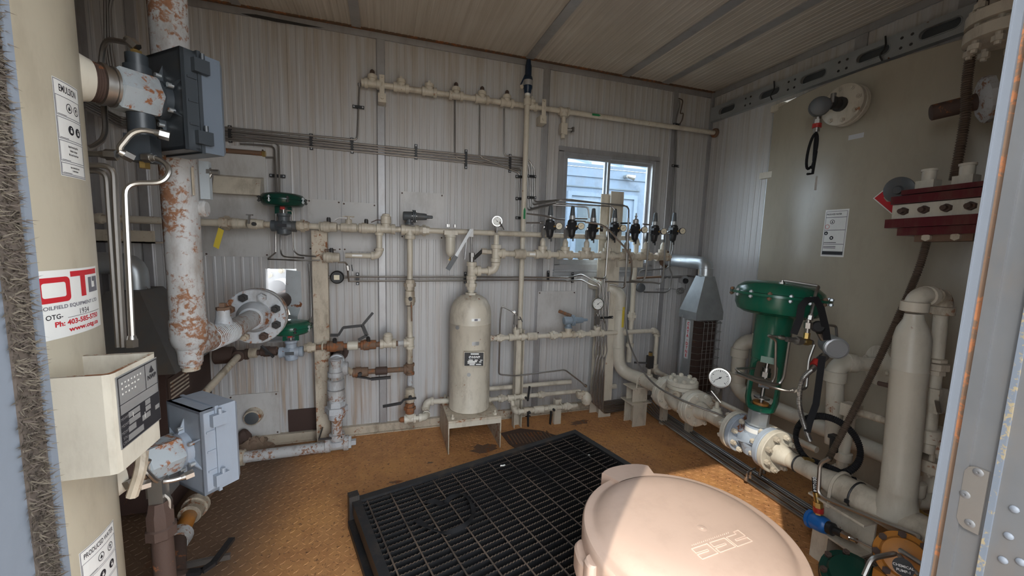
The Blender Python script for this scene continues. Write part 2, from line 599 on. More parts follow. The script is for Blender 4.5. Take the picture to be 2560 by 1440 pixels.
def gauge(c, nrm, R, label, stemdir=-Z, stem=0, dial='dial_white', angle=-.9, group=None, text=True, depth=None, cat='gauge'):
    """round pressure gauge: case, bezel, dial, tick ring, needle, stem"""
    c, n = V(c), V(nrm).normalized()
    T = depth or R*.62
    g = thing('pressure_gauge', label, cat, c, group)
    u, w, _ = frame(n, Z)   # u = up on the dial
    w = -w                  # w = right seen from the front
    ob('case', MB().lathe(c-n*T, n, [(R*.55, 0), (R*.95, T*.12), (R, T*.3), (R, T*.86)], 28), 'stainless', g)
    ob('bezel', MB().lathe(c, n, [(R*.9, -T*.18), (R*1.06, -T*.18), (R*1.06, -T*.02), (R*1.0, T*.06), (R*.90, T*.06), (R*.88, 0)], 28, caps=False), 'chrome', g)
    ob('dial', MB().lathe(c, n, [(R*.9, -T*.08), (R*.9, -T*.02)], 28), dial, g)
    tk = MB()
    h = -T*.02+.0004
    for i in range(21):
        a = math.radians(-135+270*i/20)
        d = u*math.cos(a) + w*math.sin(a)
        L0 = .60 if i % 5 == 0 else .70
        e = d.cross(n)*R*.018*(1.6 if i % 5 == 0 else 1)
        tk.add([c+d*R*L0+e+n*h, c+d*R*L0-e+n*h, c+d*R*.80-e+n*h, c+d*R*.80+e+n*h], [(0, 1, 2, 3)])
    ob('scale', tk, 'print_black', g, smooth=0)
    a = angle
    d = u*math.cos(a) + w*math.sin(a)
    e = d.cross(n)*R*.045
    h2 = h+.0012
    ob('needle', MB().add([c-d*R*.2+e+n*h2, c-d*R*.2-e+n*h2, c+d*R*.68-e*.3+n*h2, c+d*R*.68+e*.3+n*h2], [(0, 1, 2, 3)]).cyl(c+n*h, c+n*(h2+.0008), R*.09, n=10), 'print_black', g, smooth=0)
    if stem:
        s = V(stemdir).normalized()
        b = c - n*T*.45
        ob('stem', MB().cyl(b+s*R*.9, b+s*(R+stem), R*.2, n=10).hexa(b+s*(R+stem*.25), b+s*(R+stem*.7), R*.3), 'stainless_dull', g)
    return g
def needle_block(par, c, L, w, mat='stainless_dull', hdir=None, name='block_valve'):
    """little upright stainless needle valve with a T-bar"""
    c = V(c)
    ob(name, MB().box(c, (w, w, L)).cyl(c-Z*L*.75, c-Z*L*.45, w*.35, n=10).cyl(c+Z*L*.45, c+Z*L*.7, w*.35, n=10), mat, par)
    if hdir is not None:
        h = V(hdir).normalized()
        s = frame(h)[0]
        q = c + h*w*1.7
        t = (s*.7 + frame(h)[1]*.7)
        ob('handle', MB().cyl(c+h*w*.4, q, w*.2, n=8).cyl(q-t*w*1.3, q+t*w*1.3, w*.16, n=8), mat, par)
def ubolt(par, c, ax, up, r, t=.004, leg=None, mat='cream'):
    """U-bolt round a pipe with its two nuts"""
    c, ax, up = V(c), V(ax).normalized(), V(up).normalized()
    s = ax.cross(up)
    L = leg or r*1.4
    pts = [c - s*(r+t) - up*L] + [c + s*((r+t)*math.cos(a)) + up*((r+t)*math.sin(a)) for a in [PI-PI*i/10 for i in range(11)]] + [c + s*(r+t) - up*L]
    mb = MB().tube(pts, t, n=7)
    for k in (-1, 1):
        q = c + s*k*(r+t) - up*L*.85
        mb.hexa(q-up*t*1.2, q+up*t*1.2, t*2.1)
    return ob('u_bolt', mb, mat, par)
def bolts_ring(par, c, ax, R, n, r, L, mat='cream', name='bolt', a0=.2, hint=None):
    c = V(c); x, y, z = frame(ax, hint)
    for i in range(n):
        a = a0 + 2*PI*i/n
        p = c + x*(R*math.cos(a)) + y*(R*math.sin(a))
        mb = MB().cyl(p-z*L/2, p+z*L/2, r*.55, n=8).hexa(p-z*L*.44, p-z*(L*.44-r*1.1), r).hexa(p+z*(L*.44-r*1.1), p+z*L*.44, r)
        ob(name, mb, mat, par)
def clip(par, c, ax, width, nrm=-Y, mat='black_plastic'):
    """black tubing clamp: flat strap across tubes running along ax, ears with a pale screw each side"""
    c, ax, n = V(c), V(ax).normalized(), V(nrm).normalized()
    s = ax.cross(n).normalized()
    mb = MB().obox(c+n*.006, ax, s, n, (.014, width, .012))
    mb.obox(c+n*.002, ax, s, n, (.018, width+.045, .004))
    o = ob('tube_clip', mb, mat, par)
    for k in (-1, 1):
        q = c + s*k*(width/2+.014) + n*.004
        ob('screw', MB().cyl(q, q+n*.004, .0045, n=8), 'aluminium', o)
    return o
# ================================================================== the building
D, XL, XR, CZ = 2.6, -1.40, 2.44, 2.452
DX0, DX1, DYI, DYO, DZ = -.19, .72, .30, .19, 2.05      # doorway the photograph is taken through
def ribs(a0, a1, d=.0020, pitch=.045, back=.05):
    pts = [(a0, 0.)]
    k = math.floor(a0/pitch)
    while k*pitch < a1:
        for f, h in ((.0, 0), (.60, 0), (.70, d), (.90, d)):
            a = (k+f)*pitch
            if a0+1e-4 < a < a1-1e-4:
                pts.append((a, h))
        k += 1
    return pts + [(a1, 0.), (a1, -back), (a0, -back)]
def back_panel(name, x0, x1, z0, z1, par):
    pl = [(a, -h) for a, h in ribs(x0, x1)]
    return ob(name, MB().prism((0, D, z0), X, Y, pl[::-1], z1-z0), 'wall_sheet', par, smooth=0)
wall_back = struct('wall_back', MB().bb((XL-.05, D+.05, -.05), (DX0-.32, D+.06, .775)).bb((-.02, D+.05, -.05), (1.19, D+.06, CZ)), 'galv')
HX0, HX1, HZ0, HZ1 = -.66, -.50, .62, 1.057              # hole cut for the inlet line
for x0, x1, z0, z1 in ((XL, HX0, 0, CZ), (HX0, HX1, 0, HZ0), (HX0, HX1, HZ1, CZ), (HX1, -.02, 0, CZ), (-.02, 1.04, 0, CZ)):
    back_panel('sheet_panel', x0, x1, z0, z1, wall_back)
WX0, WX1, WZ0, WZ1 = 1.185, 1.95, 1.10, 1.895            # window opening
for x0, x1, z0, z1 in ((1.04, WX0, 0, CZ), (WX0, WX1, 0, WZ0), (WX0, WX1, WZ1, CZ), (WX1, 2.085, 0, CZ), (2.085, XR, 0, CZ)):
    back_panel('sheet_panel', x0, x1, z0, z1, wall_back)
def strip_v(x, w, par, z0=0, z1=2.41):
    mb = MB().prism((x-w/2, D, z0), X, Y, [(0, 0), (0, -.006), (.006, -.010), (w-.006, -.010), (w, -.006), (w, 0)], z1-z0)
    return ob('joint_strip', mb, 'aluminium_trim', par, smooth=0)
for x, w in ((-.018, .05), (1.042, .05), (2.087, .05), (-1.2, .05)):
    strip_v(x, w, wall_back)
# cornice angle and its rusted lip
ob('cornice', MB().bb((XL, D-.012, 2.41), (XR, D, 2.447)), 'aluminium_trim', wall_back)
ob('cornice_lip', MB().bb((XL+.4, D-.03, 2.444), (XR, D, 2.4515)), 'rust_edge', wall_back)
gap = MB().add([at(600, 33, D-.013), at(640, 36, D-.013), at(690, 46, D-.013), at(812, 70, D-.013), at(760, 66, D-.013), at(690, 55, D-.013), at(630, 42, D-.013)], [(0, 1, 2, 3, 4, 5, 6)])
ob('seam_gap', gap, 'black_iron', wall_back, smooth=0)
# skirt channel at the foot of the wall
ob('skirt', MB().bb((XL, D-.03, 0), (1.5, D, .055)).bb((XL, D-.045, 0), (1.5, D, .006)), 'cream_rusty', wall_back)
def patch(x0, z0, x1, z1, par=wall_back, mat='patch_sheet', t=.007):
    o = ob('patch_plate', MB().bb((x0, D-t-.0035, z0), (x1, D-.0035, z1)), mat, par)
    for x in (x0+.012, x1-.012):
        for z in (z0+.012, z1-.012):
            ob('screw', MB().cyl((x, D-t-.006, z), (x, D-t-.003, z), .005, n=8), 'dark_rust', o)
    return o
patch(.091, 1.255, .361, 1.547)
patch(-.431, 1.167, -.248, 1.468)
patch(-.244, 1.167, -.048, 1.462)
p0 = at(1340, 835, D); p1 = at(1438, 727, D)
patch(p0.x, p0.z, p1.x, p1.z)
p0 = at(578, 1095, D); p1 = at(697, 978, D)
patch(p0.x, p0.z, p1.x, p1.z)
p0 = at(512, 640, D); p1 = at(664, 372, D)
patch(p0.x, p0.z, p1.x, p1.z, t=.006)
ob('torn_flap', MB().prism((0, D-.009, 0), X, Z, [(at(a, b, D).x, at(a, b, D).z) for a, b in ((716, 674), (752, 678), (756, 760), (744, 792), (728, 790), (714, 752))], -.003), 'galv', wall_back, smooth=0)
p0 = at(722, 1080, D-.01); p1 = at(806, 1018, D-.01)
ob('cover_plate', MB().bb((p0.x, D-.012, p0.z), (p1.x, D-.004, p1.z)), 'brown_plate', wall_back)
# window_1: outer flashing, aluminium frame, mullion, two panes
window_1 = struct('window_1', MB().bb((WX0-.035, D-.012, WZ1-.005), (WX1+.035, D-.002, WZ1+.03)).bb((WX0-.035, D-.012, WZ0-.035), (WX1+.035, D-.002, WZ0+.005))
                  .bb((WX0-.035, D-.012, WZ0), (WX0+.005, D-.002, WZ1)).bb((WX1-.005, D-.012, WZ0), (WX1+.035, D-.002, WZ1)), 'aluminium_trim')
def wframe(x0, x1, z0, z1, w, y0, y1):
    return MB().bb((x0, y0, z0), (x0+w, y1, z1)).bb((x1-w, y0, z0), (x1, y1, z1)).bb((x0+w, y0, z0), (x1-w, y1, z0+w)).bb((x0+w, y0, z1-w), (x1-w, y1, z1))
ob('window_frame', wframe(WX0, WX1, WZ0, WZ1, .022, D-.005, D+.055), 'aluminium', window_1)
xm = at(1519, 450, D).x
ob('sash', wframe(WX0+.022, xm+.02, WZ0+.022, WZ1-.022, .02, D+.005, D+.025), 'aluminium', window_1)
ob('sash', wframe(xm-.012, WX1-.022, WZ0+.022, WZ1-.022, .02, D+.028, D+.048), 'aluminium_trim', window_1)
ob('pane', MB().bb((WX0+.042, D+.013, WZ0+.042), (xm, D+.016, WZ1-.042)), 'window_glass', window_1)
ob('pane', MB().bb((xm+.008, D+.036, WZ0+.042), (WX1-.042, D+.039, WZ1-.042)), 'window_glass', window_1)
ob('window_sill', MB().bb((WX0-.04, D-.03, WZ0-.045), (WX1+.03, D-.002, WZ0-.033)).bb((WX0-.04, D-.014, WZ0-.08), (WX1+.03, D-.002, WZ0-.05)), 'aluminium', window_1)

# right wall with the opening the storage tank stands in
TCX, TCY, TR, TZ = 3.64, 1.45, 1.35, 2.166
wall_right = struct('wall_right', MB().bb((XR+.05, -.0, 2.2), (XR+.06, D, CZ)), 'galv')
def right_panel(y0, y1, z0, z1):
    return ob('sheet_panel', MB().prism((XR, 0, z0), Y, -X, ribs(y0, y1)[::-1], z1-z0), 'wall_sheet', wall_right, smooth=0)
right_panel(2.05, D, 0, 2.2); right_panel(DYI, D, 2.2, CZ); right_panel(DYI, .83, 0, 2.2)
def rstrip(y, w, z0, z1, t=.008):
    return ob('joint_strip', MB().bb((XR-t, y-w/2, z0), (XR, y+w/2, z1)), 'aluminium_trim', wall_right)
rstrip(2.045, .03, 0, 2.19); rstrip(1.58, .06, 2.33, 2.43); rstrip(1.17, .06, 2.33, 2.43)
ob('cornice', MB().bb((XR-.012, DYI, 2.41), (XR, D, 2.447)), 'aluminium_trim', wall_right)
trim_1 = struct('trim_1', MB().bb((XR-.022, D-.022, 0), (XR, D, CZ)), 'aluminium_trim')
# ceiling
ceiling = struct('ceiling', MB().bb((XL-.06, DYO, CZ+.05), (XR+.06, D+.06, CZ+.07)), 'galv')
cx = [XL, -.735, -.148, .907, 1.63, 1.97, XR]
for a, b in zip(cx[:-1], cx[1:]):
    pl = [(-h, x) for x, h in ribs(a, b, .002, .036)]
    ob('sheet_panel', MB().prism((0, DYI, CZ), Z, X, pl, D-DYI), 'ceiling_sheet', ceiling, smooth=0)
for x, w in ((-.735, .042), (-.148, .05), (.907, .055), (1.63, .06), (1.97, .06)):
    ob('joint_strip', MB().bb((x-w/2, DYI, CZ-.008), (x+w/2, D-.03, CZ)), 'aluminium_trim', ceiling)
# left and front walls
wall_left = struct('wall_left', MB().bb((XL-.06, DYI, -.05), (XL-.05, D, CZ)), 'galv')
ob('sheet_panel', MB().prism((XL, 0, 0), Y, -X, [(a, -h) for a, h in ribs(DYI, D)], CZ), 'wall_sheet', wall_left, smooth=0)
ob('joint_strip', MB().bb((XL, 2.55, 0), (XL+.02, D, CZ)), 'aluminium_trim', wall_left)
wall_front = struct('wall_front', MB().bb((XL-.06, DYO, -.05), (DX0-.03, DYI, CZ+.05)).bb((DX1+.05, DYO, -.05), (XR+.06, DYI, CZ+.05)).bb((DX0-.03, DYO, DZ), (DX1+.05, DYI, CZ+.05)), 'wall_sheet')

# floor: checker plate; the raised lozenges are geometry
floor = struct('floor', MB().bb((XL, .17, -.06), (XR, D, 0)), 'floor_rust')
tread = MB()
pt = .0285
j = 0
y = .95
while y < D-.03:
    i = 0
    x = XL+.02
    while x < 2.2:
        a = PI/4 if (i+j) % 2 else -PI/4
        ca, sa = math.cos(a), math.sin(a)
        q = [(.0125, 0), (.004, .0032), (-.004, .0032), (-.0125, 0), (-.004, -.0032), (.004, -.0032)]
        n = len(tread.v)
        for k, (u, w) in enumerate(q):
            tread.v.append(V((x+u*ca-w*sa, y+u*sa+w*ca, -.0002)))
        for k, (u, w) in enumerate(q):
            u *= .75; w *= .5
            tread.v.append(V((x+u*ca-w*sa, y+u*sa+w*ca, .0014)))
        tread.f += [(n+k, n+(k+1) % 6, n+6+(k+1) % 6, n+6+k) for k in range(6)] + [tuple(n+6+k for k in range(6))]
        x += pt
        i += 1
    y += pt
    j += 1
tr = ob('tread_pattern', tread, 'floor_rust', floor, smooth=0)
tr['kind'] = 'stuff'
rnd = random.Random(21)
for px, py, rr in ((1452, 1056, .05), (1076, 1157, .012), (1210, 1120, .06), (990, 1205, .02), (1330, 1128, .045)):
    c = atz(px, py, 0)
    ring_ = [V((c.x+rr*(1+.45*rnd.uniform(-1, 1))*1.4*math.cos(2*PI*i/16), c.y+rr*(1+.45*rnd.uniform(-1, 1))*.7*math.sin(2*PI*i/16), .0017)) for i in range(16)]
    ob('oil_stain', MB().add(ring_, [tuple(range(16))]), 'rust_pipe', floor, smooth=0)
ob('threshold', MB().bb((DX0, .13, -.05), (DX1, DYI, .004)), 'aluminium', floor)

# doorway reveal, right: white lip, rust seal, aluminium plate, gasket, riveted flange
def ry(px, py=1300):
    return atx(px, py, DX1).y
ys = [ry(q) for q in (2324, 2346, 2366, 2400, 2466, 2484, 2524)]
door_1 = struct('door_1', MB().bb((DX1, ys[1], 0), (DX1+.05, ys[0], DZ)), 'frame_white')
def reveal(name, ya, yb, x0, mat):
    return ob(name, MB().bb((x0, yb, 0), (DX1+.05, ya, DZ)), mat, door_1)
reveal('door_seal', ys[1], ys[2], DX1+.004, 'rust_edge')
reveal('frame_bead', ys[2], ys[3], DX1-.002, 'frame_alu')
reveal('frame_plate', ys[3], ys[4], DX1+.002, 'frame_alu')
reveal('gasket', ys[4], ys[5], DX1-.003, 'gasket_mottle')
reveal('flange', ys[5], ys[6]-.05, DX1, 'frame_alu')
reveal('frame_return', ys[0]+.001, ys[0]-.001, DX1-.001, 'frame_white')
# hinge leaf let into the plate, three screws
hz0, hz1 = atx(2424, 1325, DX1).z, atx(2445, 1168, DX1).z
hya, hyb = atx(2402, 1245, DX1).y, atx(2464, 1250, DX1).y
hg = ob('hinge_leaf', MB().prism((DX1+.001, 0, 0), Y, Z, [(hya, hz0+.010), (hya-.003, hz0+.003), (hya-.008, hz0), (hyb, hz0), (hyb, hz1), (hya-.008, hz1), (hya-.003, hz1-.003), (hya, hz1-.010)], -.0035), 'stainless_dull', door_1, smooth=0)
for a, b in ((2446, 1181), (2413, 1236), (2425, 1308)):
    p = atx(a, b, DX1-.002)
    ob('screw', MB().lathe(p, -X, [(.0052, 0), (.0052, .0008), (.004, .0016), (.0015, .0017), (.0012, .0009)], 12), 'frame_alu', hg)
for a, b in ((2536, 1273), (2522, 1340), (2508, 1400), (2552, 1405)):
    p = atx(a, b, DX1-.0005)
    ob('rivet', MB().lathe(p, -X, [(.0044, 0), (.0042, .001), (.0028, .002), (.0002, .0024)], 12), 'frame_white', door_1)
# doorway reveal, left: aluminium lip, brush strip, pale frame
def ly(px, py=700):
    return atx(px, py, DX0).y
lys = [ly(98), ly(80), ly(20)]
door_2 = struct('door_2', MB().bb((DX0-.03, .13, 0), (DX0-.003, lys[2]+.001, DZ)), 'frame_white')
ob('frame_lip', MB().bb((DX0-.03, lys[1], 0), (DX0, lys[0], DZ)), 'frame_white', door_2)
ob('brush_base', MB().bb((DX0-.03, lys[2], 0), (DX0-.0015, lys[1], DZ)), 'brush_brown', door_2)
rnd = random.Random(3)
for mt, cnt in (('brush_brown', 7000), ('brush_tan', 9000)):
    br = MB()
    for k in range(cnt):
        z = rnd.uniform(.2, 1.95)
        yy = rnd.uniform(lys[2]-.001, lys[1])
        p = V((DX0-.002, yy, z))
        d = V((rnd.uniform(.15, .5), rnd.uniform(-1, .35), rnd.uniform(-.45, .3))).normalized()*rnd.uniform(.004, .0075)
        e = V((0, rnd.uniform(-.4, .4), rnd.uniform(-1, 1))).normalized()*.0006
        br.v += [p-e, p+e, p+d]
        br.f.append((3*k, 3*k+1, 3*k+2))
    o = ob('bristles', br, mt, door_2, smooth=0)
    o['kind'] = 'stuff'

# galvanised perforated stud along the right wall
SZ0, SZ1, SX = 2.222, 2.328, XR-.035
stud = thing('perforated_stud', 'galvanised perforated steel stud fixed along the wall above the beige tank', 'steel stud', (SX, 1.6, SZ0))
def oval_plate(y0, y1, yc, L, h, z0, z1, x):
    n = 8
    ring = []
    zc = (z0+z1)/2
    for k in range(n+1):
        a = -PI/2 + PI*k/n
        ring.append((yc + (L/2-h/2) + h/2*math.cos(a), zc + h/2*math.sin(a)))
    for k in range(n+1):
        a = PI/2 + PI*k/n
        ring.append((yc - (L/2-h/2) + h/2*math.cos(a), zc + h/2*math.sin(a)))
    outer = []
    for (a, b) in ring:
        outer.append((y1 if a > yc else y0, z1 if b > zc else z0) if abs(b-zc) > h*.30 else ((y1 if a > yc else y0), b))
    mb = MB()
    k = len(ring)
    for xx in (x, x+.002):
        mb.add([V((xx, a, b)) for a, b in ring] + [V((xx, a, b)) for a, b in outer], [(i, (i+1) % k, k+(i+1) % k, k+i) for i in range(k)])
    return mb
web = MB()
holes = [2.42, 2.08, 1.80, 1.50, 1.24, 1.02]
edges = [D-.03] + [(a+b)/2 for a, b in zip(holes[:-1], holes[1:])] + [.85]
for hc, e1, e0 in zip(holes, edges[:-1], edges[1:]):
    m = oval_plate(e0, e1, hc, .15, .05, SZ0, SZ1, SX)
    web.add(m.v, m.f)
    zc_ = (SZ0+SZ1)/2
    lp_ = [V((SX-.001, hc+.05+.025*math.cos(a), zc_+.025*math.sin(a))) for a in [-PI/2+PI*k/8 for k in range(9)]] + [V((SX-.001, hc-.05+.025*math.cos(a), zc_+.025*math.sin(a))) for a in [PI/2+PI*k/8 for k in range(9)]]
    ob('hole_lip', MB().tube(lp_, .003, n=6, closed=True), 'galv', stud)
    ob('hole_shade', MB().prism((XR-.012, 0, 0), Y, Z, [(p.y, p.z) for p in lp_][::-1], -.002), 'regulator_grey', stud, smooth=0)
ob('web', web, 'galv', stud, smooth=0)
ob('flange', MB().bb((SX, .85, SZ1-.002), (XR, D-.03, SZ1)), 'galv', stud)
ob('flange', MB().bb((SX, .85, SZ0), (XR, D-.03, SZ0+.002)), 'galv', stud)
for yy in (2.26, 2.22, 1.95, 1.91, 1.66, 1.62, 1.38, 1.34, 1.12):
    for zz in (SZ0+.03, SZ1-.03):
        ob('punched_hole', MB().cyl((SX-.001, yy, zz), (SX+.001, yy, zz), .007, n=8), 'black_iron', stud)
for yy in (2.05, 1.45):
    ob('cable_tie', MB().tube([(SX-.004, yy, SZ1+.01), (SX-.006, yy-.01, SZ0+.06), (SX-.012, yy+.012, SZ0+.03), (SX-.004, yy, SZ0)], .0035, .02, 6), 'black_plastic', stud)

# ================================================================== outside, seen through the window and the torn hole
ground = struct('ground', MB().bb((-14, -14, -.36), (16, 18, -.33)), 'gravel')
SY = 4.4
shed = thing('neighbouring_shed', 'pale blue metal shed seen through the window', 'shed', (2.2, SY, -.33))
def s_at(px, py, dy=0):
    return at(px, py, SY-dy)
a = s_at(1300, 413); zt = s_at(1410, 413).z
ob('wall', MB().bb((.6, SY, -.33), (5.2, SY+2, zt)), 'shed_blue', shed)
ob('eave_trim', MB().bb((.6, SY-.012, zt-.11), (5.2, SY, zt)), 'shed_blue', shed)
ob('roof', MB().prism((.5, SY-.02, zt+.0), Y, Z, [(0, 0), (2.3, .75), (2.3, .79), (0, .04)], 4.8), 'shed_roof', shed)
for k in range(9):
    xx = 1.0+k*.45
    ob('roof_rib', MB().prism((xx, SY-.02, zt+.04), Y, Z, [(0, 0), (2.3, .75), (2.3, .78), (0, .03)], .03), 'shed_white', shed)
a, b = s_at(1412, 462), s_at(1598, 474)
ob('drip_cap', MB().bb((a.x, SY-.012, a.z-.012), (b.x, SY, a.z)), 'door_glass', shed)
a, b = s_at(1418, 477), s_at(1592, 482)
ob('door_frame', MB().bb((a.x, SY-.03, -.3), (a.x+.05, SY, a.z)).bb((b.x-.05, SY-.03, -.3), (b.x, SY, a.z)).bb((a.x+.05, SY-.03, a.z-.05), (b.x-.05, SY, a.z)), 'shed_white', shed)
ob('door_leaf', MB().bb((a.x+.05, SY-.012, -.3), (b.x-.05, SY, a.z-.05)), 'shed_white', shed)
ob('door_glass', MB().bb((a.x+.14, SY-.02, s_at(1500, 655).z), (b.x-.14, SY-.012, a.z-.14)), 'door_glass', shed)
a = s_at(1572, 446, .05)
ob('flood_lamp', MB().cyl((a.x-.04, SY, a.z+.02), (a.x-.03, SY-.07, a.z+.02), .022, n=12).cyl((a.x-.03, SY-.07, a.z+.02), (a.x+.05, SY-.10, a.z-.0), .022, .034, n=12), 'stainless', shed)
# ================================================================== near left: upright vessel with stickers and nameplate bracket
VX, VY, VR = -.794, .934, .25
def vhit(px, py, r=VR):
    d = _ray(px, py)
    a = d.x*d.x+d.y*d.y; b = -(d.x*VX+d.y*VY); k = VX*VX+VY*VY-r*r
    q = b*b-a*k
    t = (-b-math.sqrt(max(q, 0)))/a
    p = EYE+d*t
    return math.atan2(p.y-VY, p.x-VX), p.z
vessel = thing('separator_vessel', 'tall beige upright vessel with hazard stickers just inside the doorway', 'vessel', (VX, VY, 0))
ob('shell', MB().lathe((VX, VY, .0), Z, [(VR*.9, 0), (VR*.9, .12), (VR, .14), (VR, 2.05), (VR*.96, 2.13), (VR*.8, 2.2), (VR*.4, 2.25), (.001, 2.26)], 64), 'vessel_paint', vessel)
# nameplate bracket
ra, rb = _ray(287, 1060), _ray(397, 960)
BY1 = .80
BX = BY1*ra.x/ra.y
BY2 = BX*rb.y/rb.x
bz1, bz0 = at(287, 937, BY1).z, at(290, 1187, BY1).z
def vx_at(y):
    return VX + math.sqrt(max(VR*VR-(y-VY)**2, 0))
brk = MB()
prof_o = [(vx_at(BY1)-.01, BY1), (BX-.012, BY1), (BX-.003, BY1+.003), (BX, BY1+.012), (BX, BY2-.01), (BX-.004, BY2), (vx_at(BY2)-.01, BY2)]
T = .006
prof_i = [(vx_at(BY1)-.01, BY1+T), (BX-.012, BY1+T), (BX-.008, BY1+.009), (BX-T, BY1+.014), (BX-T, BY2-.012), (BX-.008, BY2-T), (vx_at(BY2)-.01, BY2-T)]
for (a, b, c, d) in zip(prof_o[:-1], prof_o[1:], prof_i[:-1], prof_i[1:]):
    vs = [V((*a, bz0)), V((*b, bz0)), V((*d, bz0)), V((*c, bz0)), V((*a, bz1)), V((*b, bz1)), V((*d, bz1)), V((*c, bz1))]
    brk.add(vs, [(0, 3, 2, 1), (4, 5, 6, 7), (0, 1, 5, 4), (2, 3, 7, 6)])
bk = ob('nameplate_bracket', brk, 'cream_white', vessel, smooth=50)
rim = MB()
for (a, b, c, d) in zip(prof_o[:-1], prof_o[1:], prof_i[:-1], prof_i[1:]):
    rim.add([V((*a, bz1+.0008)), V((*b, bz1+.0008)), V((*d, bz1+.0008)), V((*c, bz1+.0008))], [(0, 1, 2, 3)])
ob('chipped_rim', rim, 'chipped_paint', bk, smooth=0)
# the stamped nameplate on the bracket's side
def fz(px, py):
    return atx(px, py, BX)
n0, n1 = fz(296, 947), fz(396, 1052)
NW = (BY2-.006)-(BY1+.012)
nz1, nz0 = fz(291, 946).z, fz(296, 1128).z
dc = Decal(plane_place((BX+.0012, BY1+.012, nz0), Y, Z, X))
H_ = nz1-nz0
ob('nameplate', MB().bb((BX, BY1+.010, nz0-.002), (BX+.0012, BY2-.004, nz1+.002)), 'plate_silver', vessel)
dc.rect('print_black', 0, 0, NW, H_*.46)
dc.border('print_black', 0, 0, NW, H_, .002)
dc.rect('print_black', 0, H_*.60, NW, H_*.61); dc.rect('print_black', NW*.66, H_*.60, NW*.675, H_)
for u0, v0, u1, v1 in ((.18, .36, .46, .44), (.18, .26, .46, .34), (.16, .155, .34, .24), (.14, .035, .52, .125), (.60, .37, .74, .45), (.60, .28, .74, .355), (.50, .17, .72, .255), (.86, .20, .98, .27)):
    dc.rect('plate_silver', u0*NW, v0*H_, u1*NW, v1*H_, .0009, 1)
for tx, u, v in (('MAWP', .09, .40), ('MDMT', .09, .30), ('MDMT', .08, .20), ('S/N', .07, .12), ('CRN', .07, .05)):
    dc.text('plate_silver', tx, H_*.06, u*NW, v*H_)
for tx, u, v, s in (('Outside', .3, .92, .07), ('Bulk Tank', .3, .84, .065), ('inlet', .2, .68, .065), ('NWP', .83, .76, .10), ('INDUSTRIES', .83, .68, .04), ('NORTHERN WELDARC', .5, .53, .07)):
    if tx in ('NWP',):
        dc.text('print_black', tx, H_*s, u*NW, v*H_, bold=.0004)
dc.poly('print_black', [(.83*NW-.008, H_*.84), (.83*NW, H_*.82), (.83*NW+.008, H_*.84), (.83*NW+.004, H_*.88), (.83*NW, H_*.94), (.83*NW-.004, H_*.88)])
for k in range(3):
    z = H_*(.90-.075*k)
    for q in range(7-k):
        u = NW*(.07+.075*q)
        dc.rect('dial_white', u, z-.002+.001*(q % 2), u+NW*(.03+.02*((q*k) % 2)), z+.0015, .0012, 1)
dc.rect('dial_white', NW*.27, H_*.34, NW*.285, H_*.41, .0014, 1); dc.rect('dial_white', NW*.56, H_*.2, NW*.575, H_*.29, .0014, 1)
dc.done(vessel, {'print_black': 'nameplate_print', 'plate_silver': 'nameplate_field', 'dial_white': 'handwriting'})
# hazard sticker EMULSION
def hazard(par, place, w, h, title, tsize, squeeze=1.0, double=True):
    d = Decal(place)
    d.rect('sticker_white', -w/2, -h/2, w/2, h/2, .0006)
    lw = h*.008
    d.border('print_grey', -w/2+lw, -h/2+lw, w/2-lw, h/2-lw, lw)
    d.text('print_black', title, tsize, 0, h*.41, squeeze=squeeze, bold=tsize*.012)
    for k, (v0, v1) in enumerate(((.335, .13), (.115, -.11), (-.125, -.34), (-.355, -.475))):
        d.border('print_grey', -w/2+2.5*lw, h*v1, w/2-2.5*lw, h*v0, lw*.8)
        d.rect('print_black', -w*.42, h*(v1+.012), -w*.14, h*(v1+.017), .0010, 2)
    for k, (u, v) in enumerate(((-.02, .235), (.27, .235), (-.02, .005), (.27, .005))):
        R = h*.05
        if k < 2:
            d.disc('print_black', u*w, v*h, R, .0010, 20, R*.82)
            if k == 0:
                d.poly('print_black', [(u*w-R*.3, v*h-R*.45), (u*w+R*.3, v*h-R*.45), (u*w+R*.38, v*h), (u*w+R*.12, v*h+.1*R), (u*w+R*.05, v*h+R*.6), (u*w-R*.2, v*h+R*.15), (u*w-R*.38, v*h)])
            else:
                d.disc('print_black', u*w, v*h+R*.2, R*.32, n=10)
                d.poly('print_black', [(u*w-R*.5, v*h-R*.15), (u*w-R*.4, v*h-R*.05), (u*w+R*.5, v*h-R*.55), (u*w+R*.4, v*h-R*.65)])
        else:
            d.disc('print_black', u*w, v*h, R, .0010, 20)
            d.poly('sticker_white', [(u*w-R*.35, v*h-R*.5), (u*w+R*.35, v*h-R*.5), (u*w+R*.3, v*h+R*.1), (u*w-R*.3, v*h+R*.2)], .0014)
            d.disc('sticker_white', u*w, v*h+R*.45, R*.16, .0014, 8)
    return d
a0, z1 = vhit(127, 188); a1, z0 = vhit(213, 452)
am = (a0+a1)/2; w = (a1-a0)*VR; h = z1-z0
d = hazard(vessel, cyl_place(VX, VY, VR, am, (z0+z1)/2), w, h, 'EMULSION', h*.10, w*.78/(h*.10*5.6))
for k, tx in enumerate(('Respiratory Protection Required When', 'Ventilation is Inadequate', 'May Contain Flammable Vapour')):
    d.text('print_black', tx, h*.034, 0, h*(-.175-.042*k), squeeze=w*.024/(h*.034*.62)*(.62 if k == 0 else .75), bold=h*.0006)
for k, tx in enumerate(('Refer to the Material Safety Data Sheet', 'for additional information')):
    d.text('print_black', tx, h*.026, 0, h*(-.395-.034*k), squeeze=w*.022/(h*.026*.62)*.62, bold=h*.0006)
d.done(vessel, {'sticker_white': 'emulsion_sticker', 'print_grey': 'sticker_ruling', 'print_black': 'sticker_lettering'})
